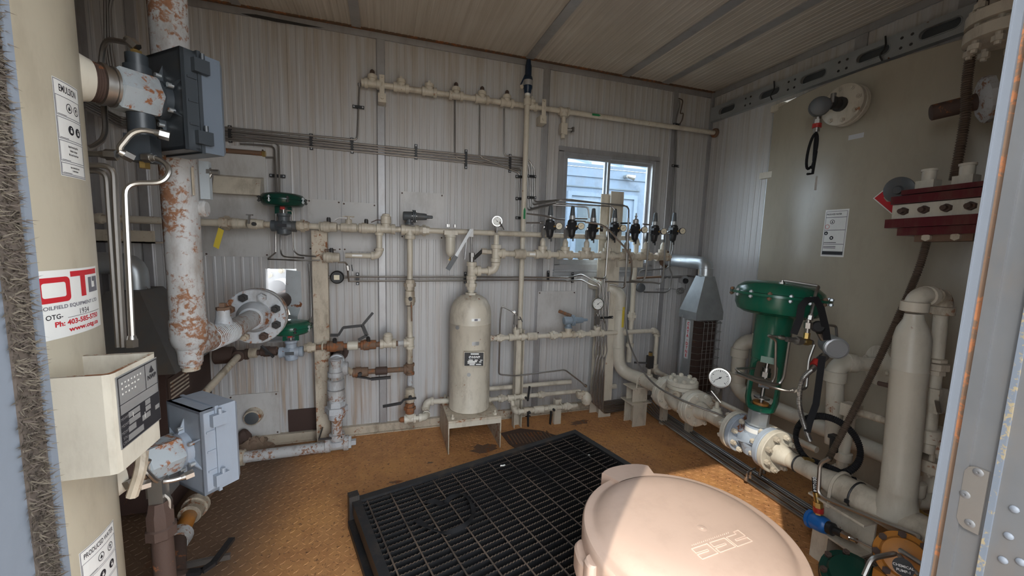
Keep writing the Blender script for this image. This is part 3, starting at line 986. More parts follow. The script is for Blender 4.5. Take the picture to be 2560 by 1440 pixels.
a0, z1 = vhit(197, 1395); a1, zq = vhit(282, 1300)
am = (a0+a1)/2; w = (a1-a0)*VR
h2 = h*1.0
zt = (z1+zq)/2
zt = vhit(240, 1347)[1]
d = hazard(vessel, cyl_place(VX, VY, VR, am, zt-h2/2), w, h2, 'PRODUCED WATER', h2*.085, w*.86/(h2*.085*9.3))
d.done(vessel, {'sticker_white': 'produced_water_sticker', 'print_grey': 'sticker_ruling', 'print_black': 'sticker_lettering'})
# maker's sticker with the OTG logo
a1, zc = vhit(244, 737)
zt, zb = vhit(180, 672)[1], vhit(180, 838)[1]
aL = vhit(92, 760)[0]-.03
W_ = (a1-aL)*VR; Hh = zt-zb
d = Decal(cyl_place(VX, VY, VR, (a1+aL)/2, (zt+zb)/2))
d.rect('sticker_white', -W_/2, -Hh/2, W_/2, Hh/2, .0006, 16)
def rring(m, u0, v0, u1, v1, th, rad):
    def loop(a0, b0, a1, b1, r):
        out = []
        for cx_, cy_, st_ in ((a1-r, b1-r, 0), (a0+r, b1-r, 1), (a0+r, b0+r, 2), (a1-r, b0+r, 3)):
            out += [(cx_+r*math.cos((st_+k/4)*PI/2), cy_+r*math.sin((st_+k/4)*PI/2)) for k in range(5)]
        return out
    def dense(P):
        return [(p[0]+(q[0]-p[0])*k/6, p[1]+(q[1]-p[1])*k/6) for p, q in zip(P, P[1:]+P[:1]) for k in range(6)]
    A, B = dense(loop(u0, v0, u1, v1, rad)), dense(loop(u0+th, v0+th, u1-th, v1-th, rad*.5))
    n = len(A)
    d.mb(m).add([d.place(*p, .001) for p in A+B], [(i, (i+1) % n, n+(i+1) % n, n+i) for i in range(n)])
def otg(u0, v0, su, sv):
    def R_(m, a, b, c, e):
        d.rect(m, u0+a*su, v0+b*sv, u0+c*su, v0+e*sv, .001, 4)
    rring('print_red', u0, v0, u0+.56*su, v0+.54*sv, .085*su, .075*su)
    R_('print_red', .58, .52, 1.36, .64); R_('print_red', .80, .05, .93, .52)
    R_('print_grey', 1.02, .16, 1.13, .46); R_('print_grey', 1.02, .10, 1.36, .21); R_('print_grey', 1.25, .21, 1.36, .46); R_('print_grey', 1.16, .35, 1.36, .46)
otg(-W_*.46, Hh*.03, W_*.92/1.36, Hh*.68)
u1 = W_/2-.004
d.text('print_grey', 'OILFIELD EQUIPMENT LTD', Hh*.075, 0, -Hh*.045, squeeze=W_*.94/(Hh*.075*13.6), bold=.0002)
d.text('print_black', 'OTG-', Hh*.10, -W_*.30, -Hh*.18, bold=.0002)
d.text('print_black', '1934', Hh*.12, W_*.10, -Hh*.165)
d.rect('print_black', -W_*.15, -Hh*.222, W_*.46, -Hh*.216, .001)
d.text('print_red', 'Ph: 403-585-5750', Hh*.105, W_*.04, -Hh*.295, squeeze=W_*.92/(Hh*.115*8.6), bold=.0004)
d.text('print_red', 'www.otg.ca', Hh*.095, W_*.12, -Hh*.405, squeeze=W_*.66/(Hh*.10*5.6), bold=.0004)
d.done(vessel, {'sticker_white': 'maker_sticker', 'print_red': 'logo_lettering', 'print_grey': 'logo_grey', 'print_black': 'sticker_lettering'})

# ------------------------------------------------------------------ level controllers on the vessel
AZ = math.radians(48)
LD = V((math.cos(AZ), math.sin(AZ), 0))
LW = V((LD.y, -LD.x, 0))               # to the right / near side
def controller(z, name, label, shell, lid, hexmat, sh=0.0):
    o = V((VX, VY, z))
    P = lambda s: o + LD*(s+sh)
    t = thing(name, label, 'controller', P(.30))
    ob('nozzle', MB().lathe(P(.235-sh), LD, [(.052, 0), (.052, .03+sh), (.050, .05+sh), (.045, .064+sh), (.044, .068+sh)], 28), 'cream_white', t)
    ob('thread', MB().lathe(P(.302), LD, [(.040, 0)] + [(.042-.002*(k % 2), .002*k) for k in range(1, 9)] + [(.040, .018)], 24), 'dark_rust', t)
    ob('union', MB().lathe(P(.319), LD, [(.040, 0), (.045, .002), (.045, .010), (.041, .011), (.041, .020), (.044, .021), (.044, .026)], 26), 'stainless', t)
    ob('hex_body', MB().lathe(P(.344), LD, [(.046, 0), (.051, .004), (.051, .072), (.046, .078)], 6, hint=LW), hexmat, t)
    ob('mounting_disc', MB().lathe(P(.420), LD, [(.040, 0), (.046, .004), (.046, .020)], 24), shell, t)
    c = P(.440)
    R = Matrix((LW, Z, LD)).transposed()
    def blk(a0, a1, b0, b1, s0, s1):
        m = MB()
        m.obox(c + LW*((a0+a1)/2) + Z*((b0+b1)/2) + LD*((s0+s1)/2), LW, Z, LD, (abs(a1-a0), abs(b1-b0), abs(s1-s0)))
        return m
    hw, hh = .078, .118
    back = blk(-hw, hw, -hh, hh, 0, .008)
    for a0, a1, b0, b1 in ((-hw, hw, -hh, -hh+.008), (-hw, hw, hh-.008, hh), (-hw, -hw+.008, -hh, hh), (hw-.008, hw, -hh, hh)):
        m = blk(a0, a1, b0, b1, 0, .034); back.add(m.v, m.f)
    bx = ob('back_shell', back, shell, t)
    for b in (-.055, 0, .055):
        ob('rib', blk(-hw-.002, hw+.003, b-.0025, b+.0025, .012, .032), shell, bx)
    ob('gasket_lip', blk(-hw-.004, hw+.004, -hh-.004, hh+.004, .034, .042), shell, t)
    # lid with bevelled front
    lv = []
    for a, b, s in ((hw, hh, .042), (hw, hh, .088), (hw-.010, hh-.010, .098)):
        lv.append([c+LW*x_+Z*y_+LD*s for x_, y_ in ((-a, -b), (a, -b), (a, b), (-a, b))])
    vs = sum(lv, []); m = MB()
    m.add(vs, [(i, (i+1) % 4, 4+(i+1) % 4, 4+i) for i in range(4)] + [(4+i, 4+(i+1) % 4, 8+(i+1) % 4, 8+i) for i in range(4)] + [(3, 2, 1, 0), (8, 9, 10, 11)])
    ld = ob('lid', m, lid, t, smooth=20)
    for b in (-.085, .085):
        ob('latch', blk(hw-.002, hw+.016, b-.016, b+.016, .022, .056), shell, ld)
        ob('latch_pin', MB().cyl(c+LW*(hw+.012)+Z*(b+.016)+LD*.042, c+LW*(hw+.012)+Z*(b+.030)+LD*.042, .005, n=8), shell, ld)
    for k in range(6):                       # webs that brace the shell to the mounting disc
        a = PI/6 + k*PI/3
        dr = LW*math.cos(a) + Z*math.sin(a)
        ob('web', MB().add([c+dr*.044-LD*.016+dr.cross(LD)*.002, c+dr*.044+dr.cross(LD)*.002, c+dr*.085+dr.cross(LD)*.002, c+dr*.044-LD*.016-dr.cross(LD)*.002, c+dr*.044-dr.cross(LD)*.002, c+dr*.085-dr.cross(LD)*.002],
                           [(0, 1, 2), (5, 4, 3), (0, 2, 5, 3), (1, 0, 3, 4), (2, 1, 4, 5)]), shell, bx)
        q = c+dr*.058-LD*.004
        ob('bolt', MB().cyl(q, q-LD*.012, .0055, n=10), 'galv', bx)
    return t, c, blk
lc1, c1, blk1 = controller(1.572, 'level_controller', 'level controller with dark blue-grey box in front of the rusty column, upper of two', 'box_dark', 'box_grey', 'grey_blue_rusty', -.028)
lc2, c2, blk2 = controller(.668, 'level_controller', 'level controller with pale blue-grey box under the nameplate bracket, lower of two', 'box_light', 'box_light', 'grey_blue_rusty', -.034)
# pilots above and below the upper controller's hex body
q = V((VX, VY, 1.572))+LD*.363
ob('pilot_cap', MB().cyl(q+Z*.045, q+Z*.062, .026, n=18).cyl(q+Z*.062, q+Z*.088, .021, n=18), 'box_dark', lc1)
ob('pilot_body', MB().cyl(q-Z*.045, q-Z*.10, .026, n=18).box(q-Z*.125, (.05, .05, .06)), 'box_dark', lc1)
ob('brass_fitting', MB().hexa(q+Z*.088, q+Z*.098, .011).hexa(q-Z*.155, q-Z*.17, .011), 'brass', lc1)
q2 = V((VX, VY, .668))+LD*.351
ob('pilot_body', MB().box(q2-Z*.07, (.05, .05, .05)), 'stainless_dull', lc2)
def tubing(name, label, pts, r=.0062, bend=.03, mat='stainless', cat='tubing', group=None, nuts=(0, -1)):
    pts = [V(p) for p in pts]
    t = thing(name, label, cat, pts[0], group)
    ob('tube', MB().tube(pts, r, bend, 8), mat, t)
    for k in nuts:
        a = pts[k]; b = pts[1] if k == 0 else pts[-2]
        d = (b-a).normalized()
        ob('nut', MB().hexa(a, a+d*r*3, r*1.9).cyl(a+d*r*3, a+d*r*4.5, r*1.5, r*1.2, n=10), 'stainless_dull' if mat != 'stainless' else 'stainless', t)
    return t
Yt = 1.16
tubing('instrument_tube', 'stainless tube arching over the beige nozzle to the upper controller top', [at(343, 120, 1.20), at(332, 110, 1.20), at(262, 96, 1.25), at(252, 160, 1.27), at(266, 345, 1.26), at(225, 372, 1.2), at(196, 371, 1.16)], .0060, .04)
tubing('instrument_tube', 'stainless tube looping from the upper controller base down to the tee', [at(424, 341, 1.16), at(340, 318, 1.14), at(292, 376, 1.13), at(332, 396, 1.15)], .0060, .05)
tubing('instrument_tube', 'stainless hairpin tube bulging beside the rusty column then dropping into the bracket', [at(360, 394, 1.18), at(400, 396, 1.17), at(428, 424, 1.16), at(408, 457, 1.15), at(312, 458, 1.13), at(314, 520, 1.12), at(331, 868, 1.10)], .0060, .04)
tubing('instrument_tube', 'stainless riser tube between two others beside the vessel, middle of three', [at(205, 413, 1.13), at(285, 414, 1.13), at(288, 500, 1.12), at(309, 868, 1.10)], .0060, .045, nuts=())
tubing('instrument_tube', 'stainless riser tube nearest the vessel, first of three', [at(200, 426, 1.14), at(267, 428, 1.14), at(273, 520, 1.13), at(297, 868, 1.11)], .0060, .045, nuts=())
tubing('instrument_tube', 'short level stainless tube between vessel and upper controller', [at(205, 383, 1.15), at(292, 388, 1.15)], .0065, 0, nuts=(-1,))
tubing('instrument_tube', 'stainless tube curling under the lower controller box', [at(484, 1182, 1.19), at(440, 1200, 1.17), at(392, 1206, 1.15), at(360, 1172, 1.12), at(372, 1150, 1.12)], .0060, .03, nuts=(0,))
tubing('instrument_tube', 'bent rusty vent stub hanging under the lower nozzle', [at(356, 1130, 1.02), at(352, 1175, 1.0), at(330, 1240, 1.0)], .011, .03, mat='cream_rusty', nuts=())
tubing('instrument_tube', 'thin tube behind the dump valve under the lower controller', [at(318, 1200, 1.1), at(330, 1222, 1.1), at(375, 1208, 1.12)], .006, .02)
tubing('instrument_tube', 'short hooked tube right of the dump valve union', [at(406, 1232, 1.16), at(425, 1245, 1.16), at(424, 1320, 1.16)], .006, .02, nuts=(-1,))

# dump valve standpipe under the lower controller
dv = thing('dump_valve', 'dark rusted upright pipe with a union below the lower controller', 'pipe', at(405, 1440, 1.15))
b0 = at(395, 1215, 1.16)
ob('adapter', MB().box(b0-Z*.01, (.030, .030, .06)), 'stainless_dull', dv)
ob('union', MB().lathe(b0-Z*.14, Z, [(.026, 0), (.033, .006), (.033, .03), (.029, .034), (.029, .07), (.025, .08), (.022, .10)], 8), 'dark_rust', dv)
pipe(dv, V((b0.x, b0.y, .0)), b0-Z*.13, .023, 'dark_rust')
ob('rust_ring', MB().lathe((b0.x, b0.y, .300), Z, [(.024, 0), (.027, .003), (.027, .012), (.024, .015)], 16), 'orange_enamel', dv)

# ------------------------------------------------------------------ rusty 4 inch column and its branch to the wall
CXc, CYc, CR = -.575, 1.43, .0445
colm = thing('rusty_column', 'tall rust-streaked pale grey vertical pipe with a capped foot', 'pipe', (CXc, CYc, .82))
ob('pipe', MB().lathe((CXc, CYc, .985), Z, [(CR, 0), (CR, .19), (CR*1.03, .2), (CR, .21), (CR, CZ-.985)], 32), 'grey_white_rusty', colm)
ob('tee', MB().lathe((CXc, CYc, .895), Z, [(CR*.72, 0), (CR*.95, .015), (CR*1.07, .035), (CR*1.07, .09), (CR*1.02, .095)], 32).lathe((CXc, CYc, .925), Y, [(CR*.9, 0), (CR*.92, .06), (CR*.90, .10)], 24), 'grey_white_rusty', colm)
ob('drain_boss', MB().lathe((CXc, CYc, .842), Z, [(.028, 0), (.028, .008), (.031, .010), (.034, .06)], 24), 'grey_white_rusty', colm)
ob('plug', MB().cyl((CXc, CYc, .828), (CXc, CYc, .842), .023, n=16), 'cream_rusty', colm)
ZB = .905
br1 = [V((CXc, CYc, ZB)), V((CXc, 1.55, ZB-.01)), V((CXc, 1.75, ZB-.03)), V((CXc, 2.02, ZB-.03))]
ob('branch', MB().tube(br1, .040, .15, 24), 'grey_white_rusty', colm)
for k in range(14):
    yy = 1.56+.015*k
    ob('wrap_ring', MB().torus((CXc, yy, ZB-.012-.018*min(1, k/13)), Y, .0405, .0022, 20, 6), 'grey_white', colm)
bs_ = at(555, 790, 1.70)
ob('weldolet', MB().lathe((CXc, 1.70, ZB+.01), Z, [(.030, 0), (.026, .02), (.022, .03), (.022, .055)], 16), 'grey_white', colm)
plug(colm, (CXc, 1.70, ZB+.063), Z, .018, 'rust_pipe')
FZ = ZB-.03
def flange(par, y0, y1, R, hub, mat, x=CXc, z=FZ, hubdir=-1):
    L = y1-y0
    pr = [(hub, -L*1.6), (hub*1.05, -L*1.4), (hub*1.45, -L*.1), (hub*1.45, 0), (R*.97, 0), (R, .003), (R, L-.003), (R*.97, L), (hub, L)]
    if hubdir > 0:
        pr = [(r, L-h) for r, h in pr][::-1]
    return ob('flange', MB().lathe((x, y0, z), Y, pr, 36), mat, par)
flange(colm, 2.06, 2.092, .127, .050, 'grey_white')
flange(colm, 2.100, 2.132, .127, .050, 'grey_white_rusty', hubdir=1)
x_, y_ = V((1, 0, 0)), Z
for k in range(8):
    a = PI/8 + k*PI/4
    p = V((CXc + .098*math.cos(a), 2.096, FZ + .098*math.sin(a)))
    mt = ('black_iron', 'grey_white', 'black_iron', 'rust_pipe', 'black_iron', 'cream_rusty', 'dark_rust', 'black_iron')[k]
    ob('stud_bolt', MB().cyl(p-Y*.066, p+Y*.066, .010, n=10).hexa(p-Y*.056, p-Y*.037, .019).hexa(p+Y*.037, p+Y*.056, .019), mt, colm)
pipe(colm, (CXc, 2.13, FZ), (CXc, 2.72, FZ), .047, 'dark_rust')
fl2 = thing('outdoor_flange', 'pale flange outside beyond the torn hole in the wall', 'flange', (-.60, 2.9, .80))
ob('disc', MB().lathe((-.63, 2.86, .93), Y, [(.05, 0), (.127, .002), (.127, .03), (.05, .035)], 32), 'sticker_grey', fl2)
for k in range(8):
    a = k*PI/4
    p = V((-.63+.098*math.cos(a), 2.85, .93+.098*math.sin(a)))
    ob('stud_bolt', MB().hexa(p-Y*.03, p, .018).cyl(p-Y*.04, p, .010, n=8), 'cream_white', fl2)
ob('pipe', MB().cyl((-.63, 2.72, .93), (-.63, 2.88, .93), .05, n=20).cyl((-.63, 2.88, .93), (-.63, 4.2, .93), .05, n=20), 'sticker_grey', fl2)
# fittings on the right side of the column
cf = thing('column_fitting', 'small grey thermowell bracket and nipple on the right of the rusty column', 'fitting', at(512, 500, 1.46))
a, b = at(505, 498, 1.45), at(524, 405, 1.45)
ob('plate', MB().bb((a.x, 1.44, a.z), (b.x, 1.46, b.z)), 'grey_blue_rusty', cf)
q = at(513, 522, 1.45)
ob('nipple', MB().lathe(q-X*.03, X, [(.022, 0), (.026, .006), (.026, .03), (.021, .036)], 16), 'grey_white_rusty', cf)
q = at(530, 430, 1.45)
ob('cock', MB().cyl(q-X*.02, q+X*.018, .008, n=10).hexa(q-X*.012, q-X*.002, .012).cyl(q, q-Z*.025-X*.012, .005, n=8), 'stainless_dull', cf)
ob('strip', MB().bb((CXc+CR-.002, 1.40, 1.36), (CXc+CR+.002, 1.408, 1.44)), 'cream_rusty', cf)

# ------------------------------------------------------------------ dim corner behind the column
tubing('tubing_line', 'dark tube dropping down the left corner wall from the ceiling, first of three', [at(262, -30, 2.2), at(264, 120, 2.2), at(272, 168, 2.2)], .006, .03, 'stainless_dull', nuts=(), group='tubes dropping down the corner')
tubing('tubing_line', 'dark tube dropping down the left corner wall from the ceiling, middle one', [at(269, -30, 2.2), at(271, 120, 2.2), at(278, 168, 2.2)], .006, .03, 'stainless_dull', nuts=(), group='tubes dropping down the corner')
tubing('tubing_line', 'dark tube kinked at its top end in the left corner', [at(290, -30, 2.2), at(274, 14, 2.2), at(278, 120, 2.2), at(285, 168, 2.2)], .006, .03, 'stainless_dull', nuts=(), group='tubes dropping down the corner')
hl = thing('corner_heater', 'dim sheet metal heater hood in the corner behind the rusty column', 'heater', (-1.1, 2.3, 0))
a = at(330, 690, 2.3)
hd = MB()
top = [V((-1.18, 2.2, .98)), V((-1.06, 2.2, .98)), V((-1.06, 2.4, .98)), V((-1.18, 2.4, .98))]
bot = [V((-1.28, 1.95, .66)), V((-.84, 1.95, .66)), V((-.84, 2.5, .66)), V((-1.28, 2.5, .66))]
hd.add(top+bot, [(0, 1, 2, 3), (7, 6, 5, 4)] + [(i, 4+i, 4+(i+1) % 4, (i+1) % 4) for i in range(4)])
ob('hood', hd, 'soot_sheet', hl, smooth=0)
ob('body', MB().bb((-1.25, 2.0, .03), (-.90, 2.45, .66)), 'brown_plate', hl)
ob('flue', MB().tube([(-1.12, 2.3, .98), (-1.12, 2.3, 1.10), (-1.40, 2.3, 1.10)], .05, .06, 20), 'galv', hl)
ob('warning_plate', MB().bb((-.90, 2.02, .50), (-.897, 2.22, .62)), 'dark_rust', hl)
for k in range(5):
    ob('warning_line', MB().bb((-.8968, 2.03, .52+.018*k), (-.8962, 2.20, .528+.018*k)), 'cream_rusty', hl)
bs = thing('pipe_shelf_bracket', 'beige channel bracket under the pipe left of the rusty column', 'bracket', at(320, 600, 2.5))
a, b = at(236, 605, 2.50), at(396, 578, 2.50)
ob('channel', MB().bb((max(a.x, XL+.005), 2.46, a.z), (b.x, 2.594, a.z+.008)).bb((max(a.x, XL+.005), 2.46, a.z), (b.x, 2.466, b.z)), 'cream_rusty', bs)
rag = MB()
rnd = random.Random(5)
q = atz(632, 1138, 0)
for j in range(9):
    for i in range(20):
        a = 2*PI*i/20; ph = PI/2*j/8
        r = 1+.16*math.sin(3*a+1.3*j)+.1*rnd.uniform(-1, 1)
        rag.v.append(V((q.x+.085*r*math.cos(a)*math.cos(ph), q.y+.06+.055*r*math.sin(a)*math.cos(ph), .075*math.sin(ph)*(1+.18*rnd.uniform(-1, 1)))))
rag.f = [(j*20+i, j*20+(i+1) % 20, (j+1)*20+(i+1) % 20, (j+1)*20+i) for j in range(8) for i in range(20)]
rg = ob('rag', rag, 'brown_cloth')
tag(rg, 'crumpled brown work rag on the floor by the back wall', 'rag')
rg2 = MB()
q = atz(606, 1128, 0)
for j in range(7):
    for i in range(14):
        a = 2*PI*i/14; ph = PI/2*j/6
        r = 1+.25*rnd.uniform(-1, 1)
        rg2.v.append(V((q.x+.05*r*math.cos(a)*math.cos(ph), q.y+.03+.05*r*math.sin(a)*math.cos(ph), .12*math.sin(ph))))
rg2.f = [(j*14+i, j*14+(i+1) % 14, (j+1)*14+(i+1) % 14, (j+1)*14+i) for j in range(6) for i in range(14)]
tag(ob('rag', rg2, 'dark_rust'), 'dark oily rag heaped behind the paler one on the floor', 'rag')
# ================================================================== pipework on the back wall
def stand(name, label, c, w, h, t=.006, mat='cream', depth=.05, cat='pipe stand', flip=1, lean=0):
    """upright channel standing on the floor; c = foot centre"""
    c = V(c)
    s = thing(name, label, cat, c)
    ob('web', MB().bb((c.x-w/2, c.y-t/2, 0), (c.x+w/2, c.y+t/2, h)), mat, s)
    for k in (-1, 1):
        ob('flange', MB().bb((c.x+k*w/2-t/2, c.y, 0), (c.x+k*w/2+t/2, c.y+depth*flip, h)), mat, s)
    return s
# ---- top manifold
YH = 2.53
ZH = at(1290, 261, YH).z
def hx(px):
    return at(px, 213+.135*(px-931), YH).x
RH = .0167
man = thing('gas_manifold', 'beige manifold pipe with plugged tees high on the back wall', 'pipe', (hx(1100), YH, ZH))
tp = [931, 1003, 1073, 1140, 1205, 1267, 1329]
xs = [hx(q) for q in tp]
pts_ = [xs[0]-.035] + xs + [hx(1410), XR-.002]
for a, b in zip(pts_[:-1], pts_[1:]):
    pipe(man, (a+.02, YH, ZH), (b-.02 if b < 2.3 else b, YH, ZH), RH, 'cream')
for k, x in enumerate(xs):
    tee(man, (x, YH, ZH), X, Z, RH*1.15, 'cream', L=.085 if k < 6 else .07)
    if k in (0, 3, 4, 5):
        bullplug(man, (x, YH, ZH+.05), Z, .013)
        coupling(man, (x, YH, ZH+.045), Z, .02, .014, 'cream')
    else:
        plug(man, (x, YH, ZH+.042), Z, .014, 'cream')
coupling(man, (xs[0]-.05, YH, ZH), X, .022, .02)
x = hx(1410)
tee(man, (x, YH, ZH), X, -Z, RH*1.15, 'cream')
pipe(man, (x, YH, ZH-.03), (x, YH, ZH-.08), RH*.9)
bv = V((x, YH, ZH-.115))
ob('drain_valve', MB().box(bv, (.045, .04, .07)).cyl(bv-Z*.035, bv-Z*.06, .014, n=12), 'cream', man)
ob('handle', MB().cyl(bv+X*.02, bv+X*.06-Y*.01, .009, n=10).box(bv+X*.066-Y*.01, (.012, .03, .03)), 'stainless_dull', man)
ob('end_flange', MB().lathe((XR-.03, YH, ZH), X, [(.03, 0), (.034, .004), (.034, .02), (.02, .025)], 18), 'rust_pipe', man)
ar = at(1490, 291, YH-.018)
ob('flow_arrow', MB().prism((ar.x-.03, YH-.018, ZH-.007), X, Z, [(0, 0), (.05, 0), (.068, .007), (.05, .014), (0, .014)], .0006), 'print_green', man, smooth=0)
for q in (955, 1357):
    x = hx(q)
    ob('clamp', MB().bb((x-.014, YH-.022, ZH-.055), (x+.014, YH-.017, ZH+.05)).bb((x-.022, YH-.02, ZH-.10), (x+.022, D-.012, ZH-.05)).torus((x, YH, ZH), X, .021, .005, 16, 6), 'cream', man)
    ob('bolt', MB().hexa((x, YH-.032, ZH-.075), (x, YH-.02, ZH-.075), .010).hexa((x, YH-.032, ZH+.04), (x, YH-.02, ZH+.04), .008), 'cream', man)

# ---- tubing bundle
YT = 2.585
def wt(px, py, y=YT):
    return at(px, py, y)
TBM = 'stainless_dull'
def wtube(label, pts, r=.005, bend=.03, mat=TBM, nuts=(), group='tubes clipped along the back wall', name='tubing_line'):
    return tubing(name, label, pts, r, bend, mat, nuts=nuts, group=group)
def bt(x, k):
    """height in the photograph of tube k of the bundle at x"""
    return 322+.0955*(x-550)+k*6.6
zc = lambda x, k: wt(x, bt(x, k))
T0 = wtube('top tube of the bundle, turning up to the manifold left end', [atx(210, 246, -1.25), wt(300, 294), wt(893, 350), wt(899, 208)], nuts=(-1,), bend=.025)
wtube('second tube of the wall bundle, ending beside the relief valve riser', [atx(210, 252, -1.25), zc(300, .2), zc(1326, 1), wt(1330, 420), wt(1332, 512), wt(1400, 500, 2.40), wt(1560, 513, 2.36), wt(1572, 520, 2.36), wt(1570, 640, 2.34), wt(1560, 715, 2.34)], bend=.02)
wtube('third tube of the wall bundle, feeding the fourth regulator', [atx(210, 258, -1.25), zc(300, 1), zc(1321, 2), wt(1324, 430), wt(1326, 522), wt(1390, 508, 2.40), wt(1530, 516, 2.34), wt(1537, 526, 2.33)], bend=.02)
wtube('fourth tube of the wall bundle, feeding the second regulator', [atx(210, 264, -1.25), zc(300, 2), zc(1316, 3), wt(1320, 440), wt(1320, 526), wt(1380, 512, 2.40), wt(1470, 518, 2.34), wt(1473, 545, 2.33)], bend=.02)
wtube('fifth tube of the wall bundle, dropping behind the riser', [atx(210, 270, -1.25), zc(300, 3), zc(1304, 4), wt(1304, 470), wt(1302, 600)], bend=.02)
wtube('tube dropping from the fourth manifold tee into the bundle', [wt(1137, 250), zc(1137, 2.4), zc(1311, 5), wt(1312, 460), wt(1314, 560)], bend=.025)
wtube('tube dropping from the fifth manifold tee into the bundle', [wt(1199, 262), zc(1199, 1.2), zc(1300, 6), wt(1298, 470), wt(1296, 540)], bend=.025)
wtube('tube dropping from the sixth manifold tee into the bundle', [wt(1260, 272), zc(1260, -.2), zc(1318, .2), wt(1336, 420), wt(1336, 505), wt(1420, 498, 2.40), wt(1569, 516, 2.37)], bend=.025)
for px, n in ((575, 3), (778, 3), (880, 3), (1040, 3), (1165, 5), (1275, 6)):
    cl = clip(None, zc(px, 1.6 if n == 3 else 2.6) + Y*.004, X, .045 if n == 3 else .075)
    tag(cl, {575: 'black tube clip on the bundle beside the upper controller', 778: 'black tube clip on the bundle above the upper green actuator', 880: 'black tube clip on the bundle below the manifold left end', 1040: 'black tube clip on the bundle right of the first joint strip', 1165: 'black tube clip between the first two drop tubes', 1275: 'black tube clip next to the relief valve riser'}[px], 'tube clip', 'black clips holding the tube bundle')
for px, py in ((896, 268),):
    cl = clip(None, wt(px, py), Z, .02)
    tag(cl, 'black tube clip halfway up the tube to the manifold left end', 'tube clip', 'black clips holding the tube bundle')
# drop tubes to the upper green valve
wtube('tube curving down to the upper green actuator, left of three', [zc(600, 5), wt(640, 362), wt(686, 366), wt(690, 480, 2.50)], bend=.03, group='drop tubes to the green actuator')
wtube('tube curving down to the upper green actuator, middle of three', [zc(560, 4.2), wt(680, 354), wt(697, 362), wt(699, 480, 2.50)], bend=.03, group='drop tubes to the green actuator')
wtube('tube hooking from the rusty conduit end toward the green actuator', [wt(664, 394), wt(684, 394), wt(686, 400), wt(694, 488, 2.50)], bend=.02, group='drop tubes to the green actuator')
cl = clip(None, wt(694, 440), Z, .035); tag(cl, 'black tube clip above the upper green actuator', 'tube clip', 'black clips on drop tubes')
cd = thing('rusty_conduit', 'short rusty brown conduit on the wall under the tube bundle', 'conduit', wt(585, 382))
ob('bar', MB().cyl(wt(505, 372), wt(660, 384), .013, n=12), 'rust_pipe', cd)
ob('end_cap', MB().hexa(wt(656, 384), wt(664, 385), .016), 'brass', cd)
vb = thing('vent_cover', 'beige folded sheet metal vent cover on the back wall', 'vent', wt(592, 470))
a, b = wt(533, 482, 2.52), wt(650, 446, 2.52)
ob('cover', MB().prism((a.x, 0, 0), Y, Z, [(D-.004, b.z+.015), (2.54, b.z), (2.51, a.z+.02), (2.51, a.z), (D-.004, a.z)][::-1], b.x-a.x), 'cream', vb)

# ---- main run
YM = 2.43
ZM = at(1000, 574, YM).z
def mx(px):
    return at(px, 566+.037*(px-745), YM).x
RP = .0167
mr = thing('main_gas_line', 'long beige pipe run with valves at mid height on the back wall', 'pipe', (mx(1000), YM, ZM))
def mseg(a, b, mat='cream'):
    pipe(mr, (mx(a), YM, ZM), (mx(b), YM, ZM), RP, mat)
def mp(px, dz=0, dy=0):
    return V((mx(px), YM+dy, ZM+dz))
xs0 = XL+.06
pipe(mr, (xs0, YM, ZM), (mx(555), YM, ZM), RP*1.1)
ell(mr, (xs0, YM, ZM), X, -Y, RP*1.1)
pipe(mr, (xs0, YM-.05, ZM), (xs0, 1.9, ZM), RP*1.1)
union(mr, mp(568), X, RP*1.15, 'cream_rusty')
mseg(575, 610)
ballvalve(mr, mp(596), X, RP*.95)
ballvalve(mr, mp(640), X, RP*.95, 'cream', -Y)
ob('handle', MB().bar(mp(630, 0, -.055), mp(634, .045, -.06), .008, .012).bar(mp(626, .045, -.06), mp(642, .045, -.06), .006, .012), 'stainless_dull', mr)
mseg(650, 700, 'cream_rusty')
union(mr, mp(757), X, RP*1.05, 'cream_rusty')
mseg(765, 800)
ballvalve(mr, mp(822), X, RP*1.05, 'cream', Z)
ob('handle', MB().bar(mp(836, .035), mp(848, .052), .005, .012).bar(mp(848, .052), mp(880, .054), .005, .012), 'stainless_dull', mr)
mseg(845, 858)
ch = mp(872)
ob('choke_body', MB().lathe(ch-X*.045, X, [(.018, 0), (.024, .004), (.026, .02), (.026, .07), (.024, .086), (.018, .09)], 16).cyl(ch, ch+Z*.045, .018, n=12).cyl(ch+Z*.045, ch+Z*.06, .009, n=10), 'cream', mr)
ob('bow_handle', MB().bar(ch+Z*.062-X*.03, ch+Z*.062+X*.03, .006, .016), 'cream_rusty', mr)
mseg(886, 900)
ballvalve(mr, mp(916), X, RP*1.05, 'cream', Z)
ob('handle', MB().bar(mp(928, .035), mp(942, .050), .005, .012).bar(mp(942, .050), mp(962, .050), .005, .012), 'dark_rust', mr)
mseg(936, 1010)
tee(mr, mp(965), X, Z, RP*1.25, 'cream', L=.10)
ob('cap', MB().lathe(mp(965, .042), Z, [(.026, 0), (.029, .004), (.029, .03), (.022, .034), (.022, .042), (.012, .046)], 16), 'cream', mr)
tee(mr, mp(948, -.0), X, -Z, RP*1.0, 'cream', L=.07)
tee(mr, mp(1025), X, -Z, RP*1.3, 'cream', L=.10)
union(mr, mp(1060), X, RP*1.05)
pipe(mr, mp(1035), mp(1575), RP)
ell(mr, mp(1592), -X, -Z, RP*1.1)
fp0 = mp(1592, -.03); fp1 = V((fp0.x, YM, at(1572, 890, YM).z))
pipe(mr, fp0, (fp0.x, YM, .60), RP*1.05)
union(mr, (fp0.x, YM, at(1582, 790, YM).z), Z, RP*1.05)
pipe(mr, (fp0.x, YM, .60), (fp0.x, YM, .40), RP*1.2, 'cream')
coupling(mr, (fp0.x, YM, at(1577, 862, YM).z), Z, .028, .03)
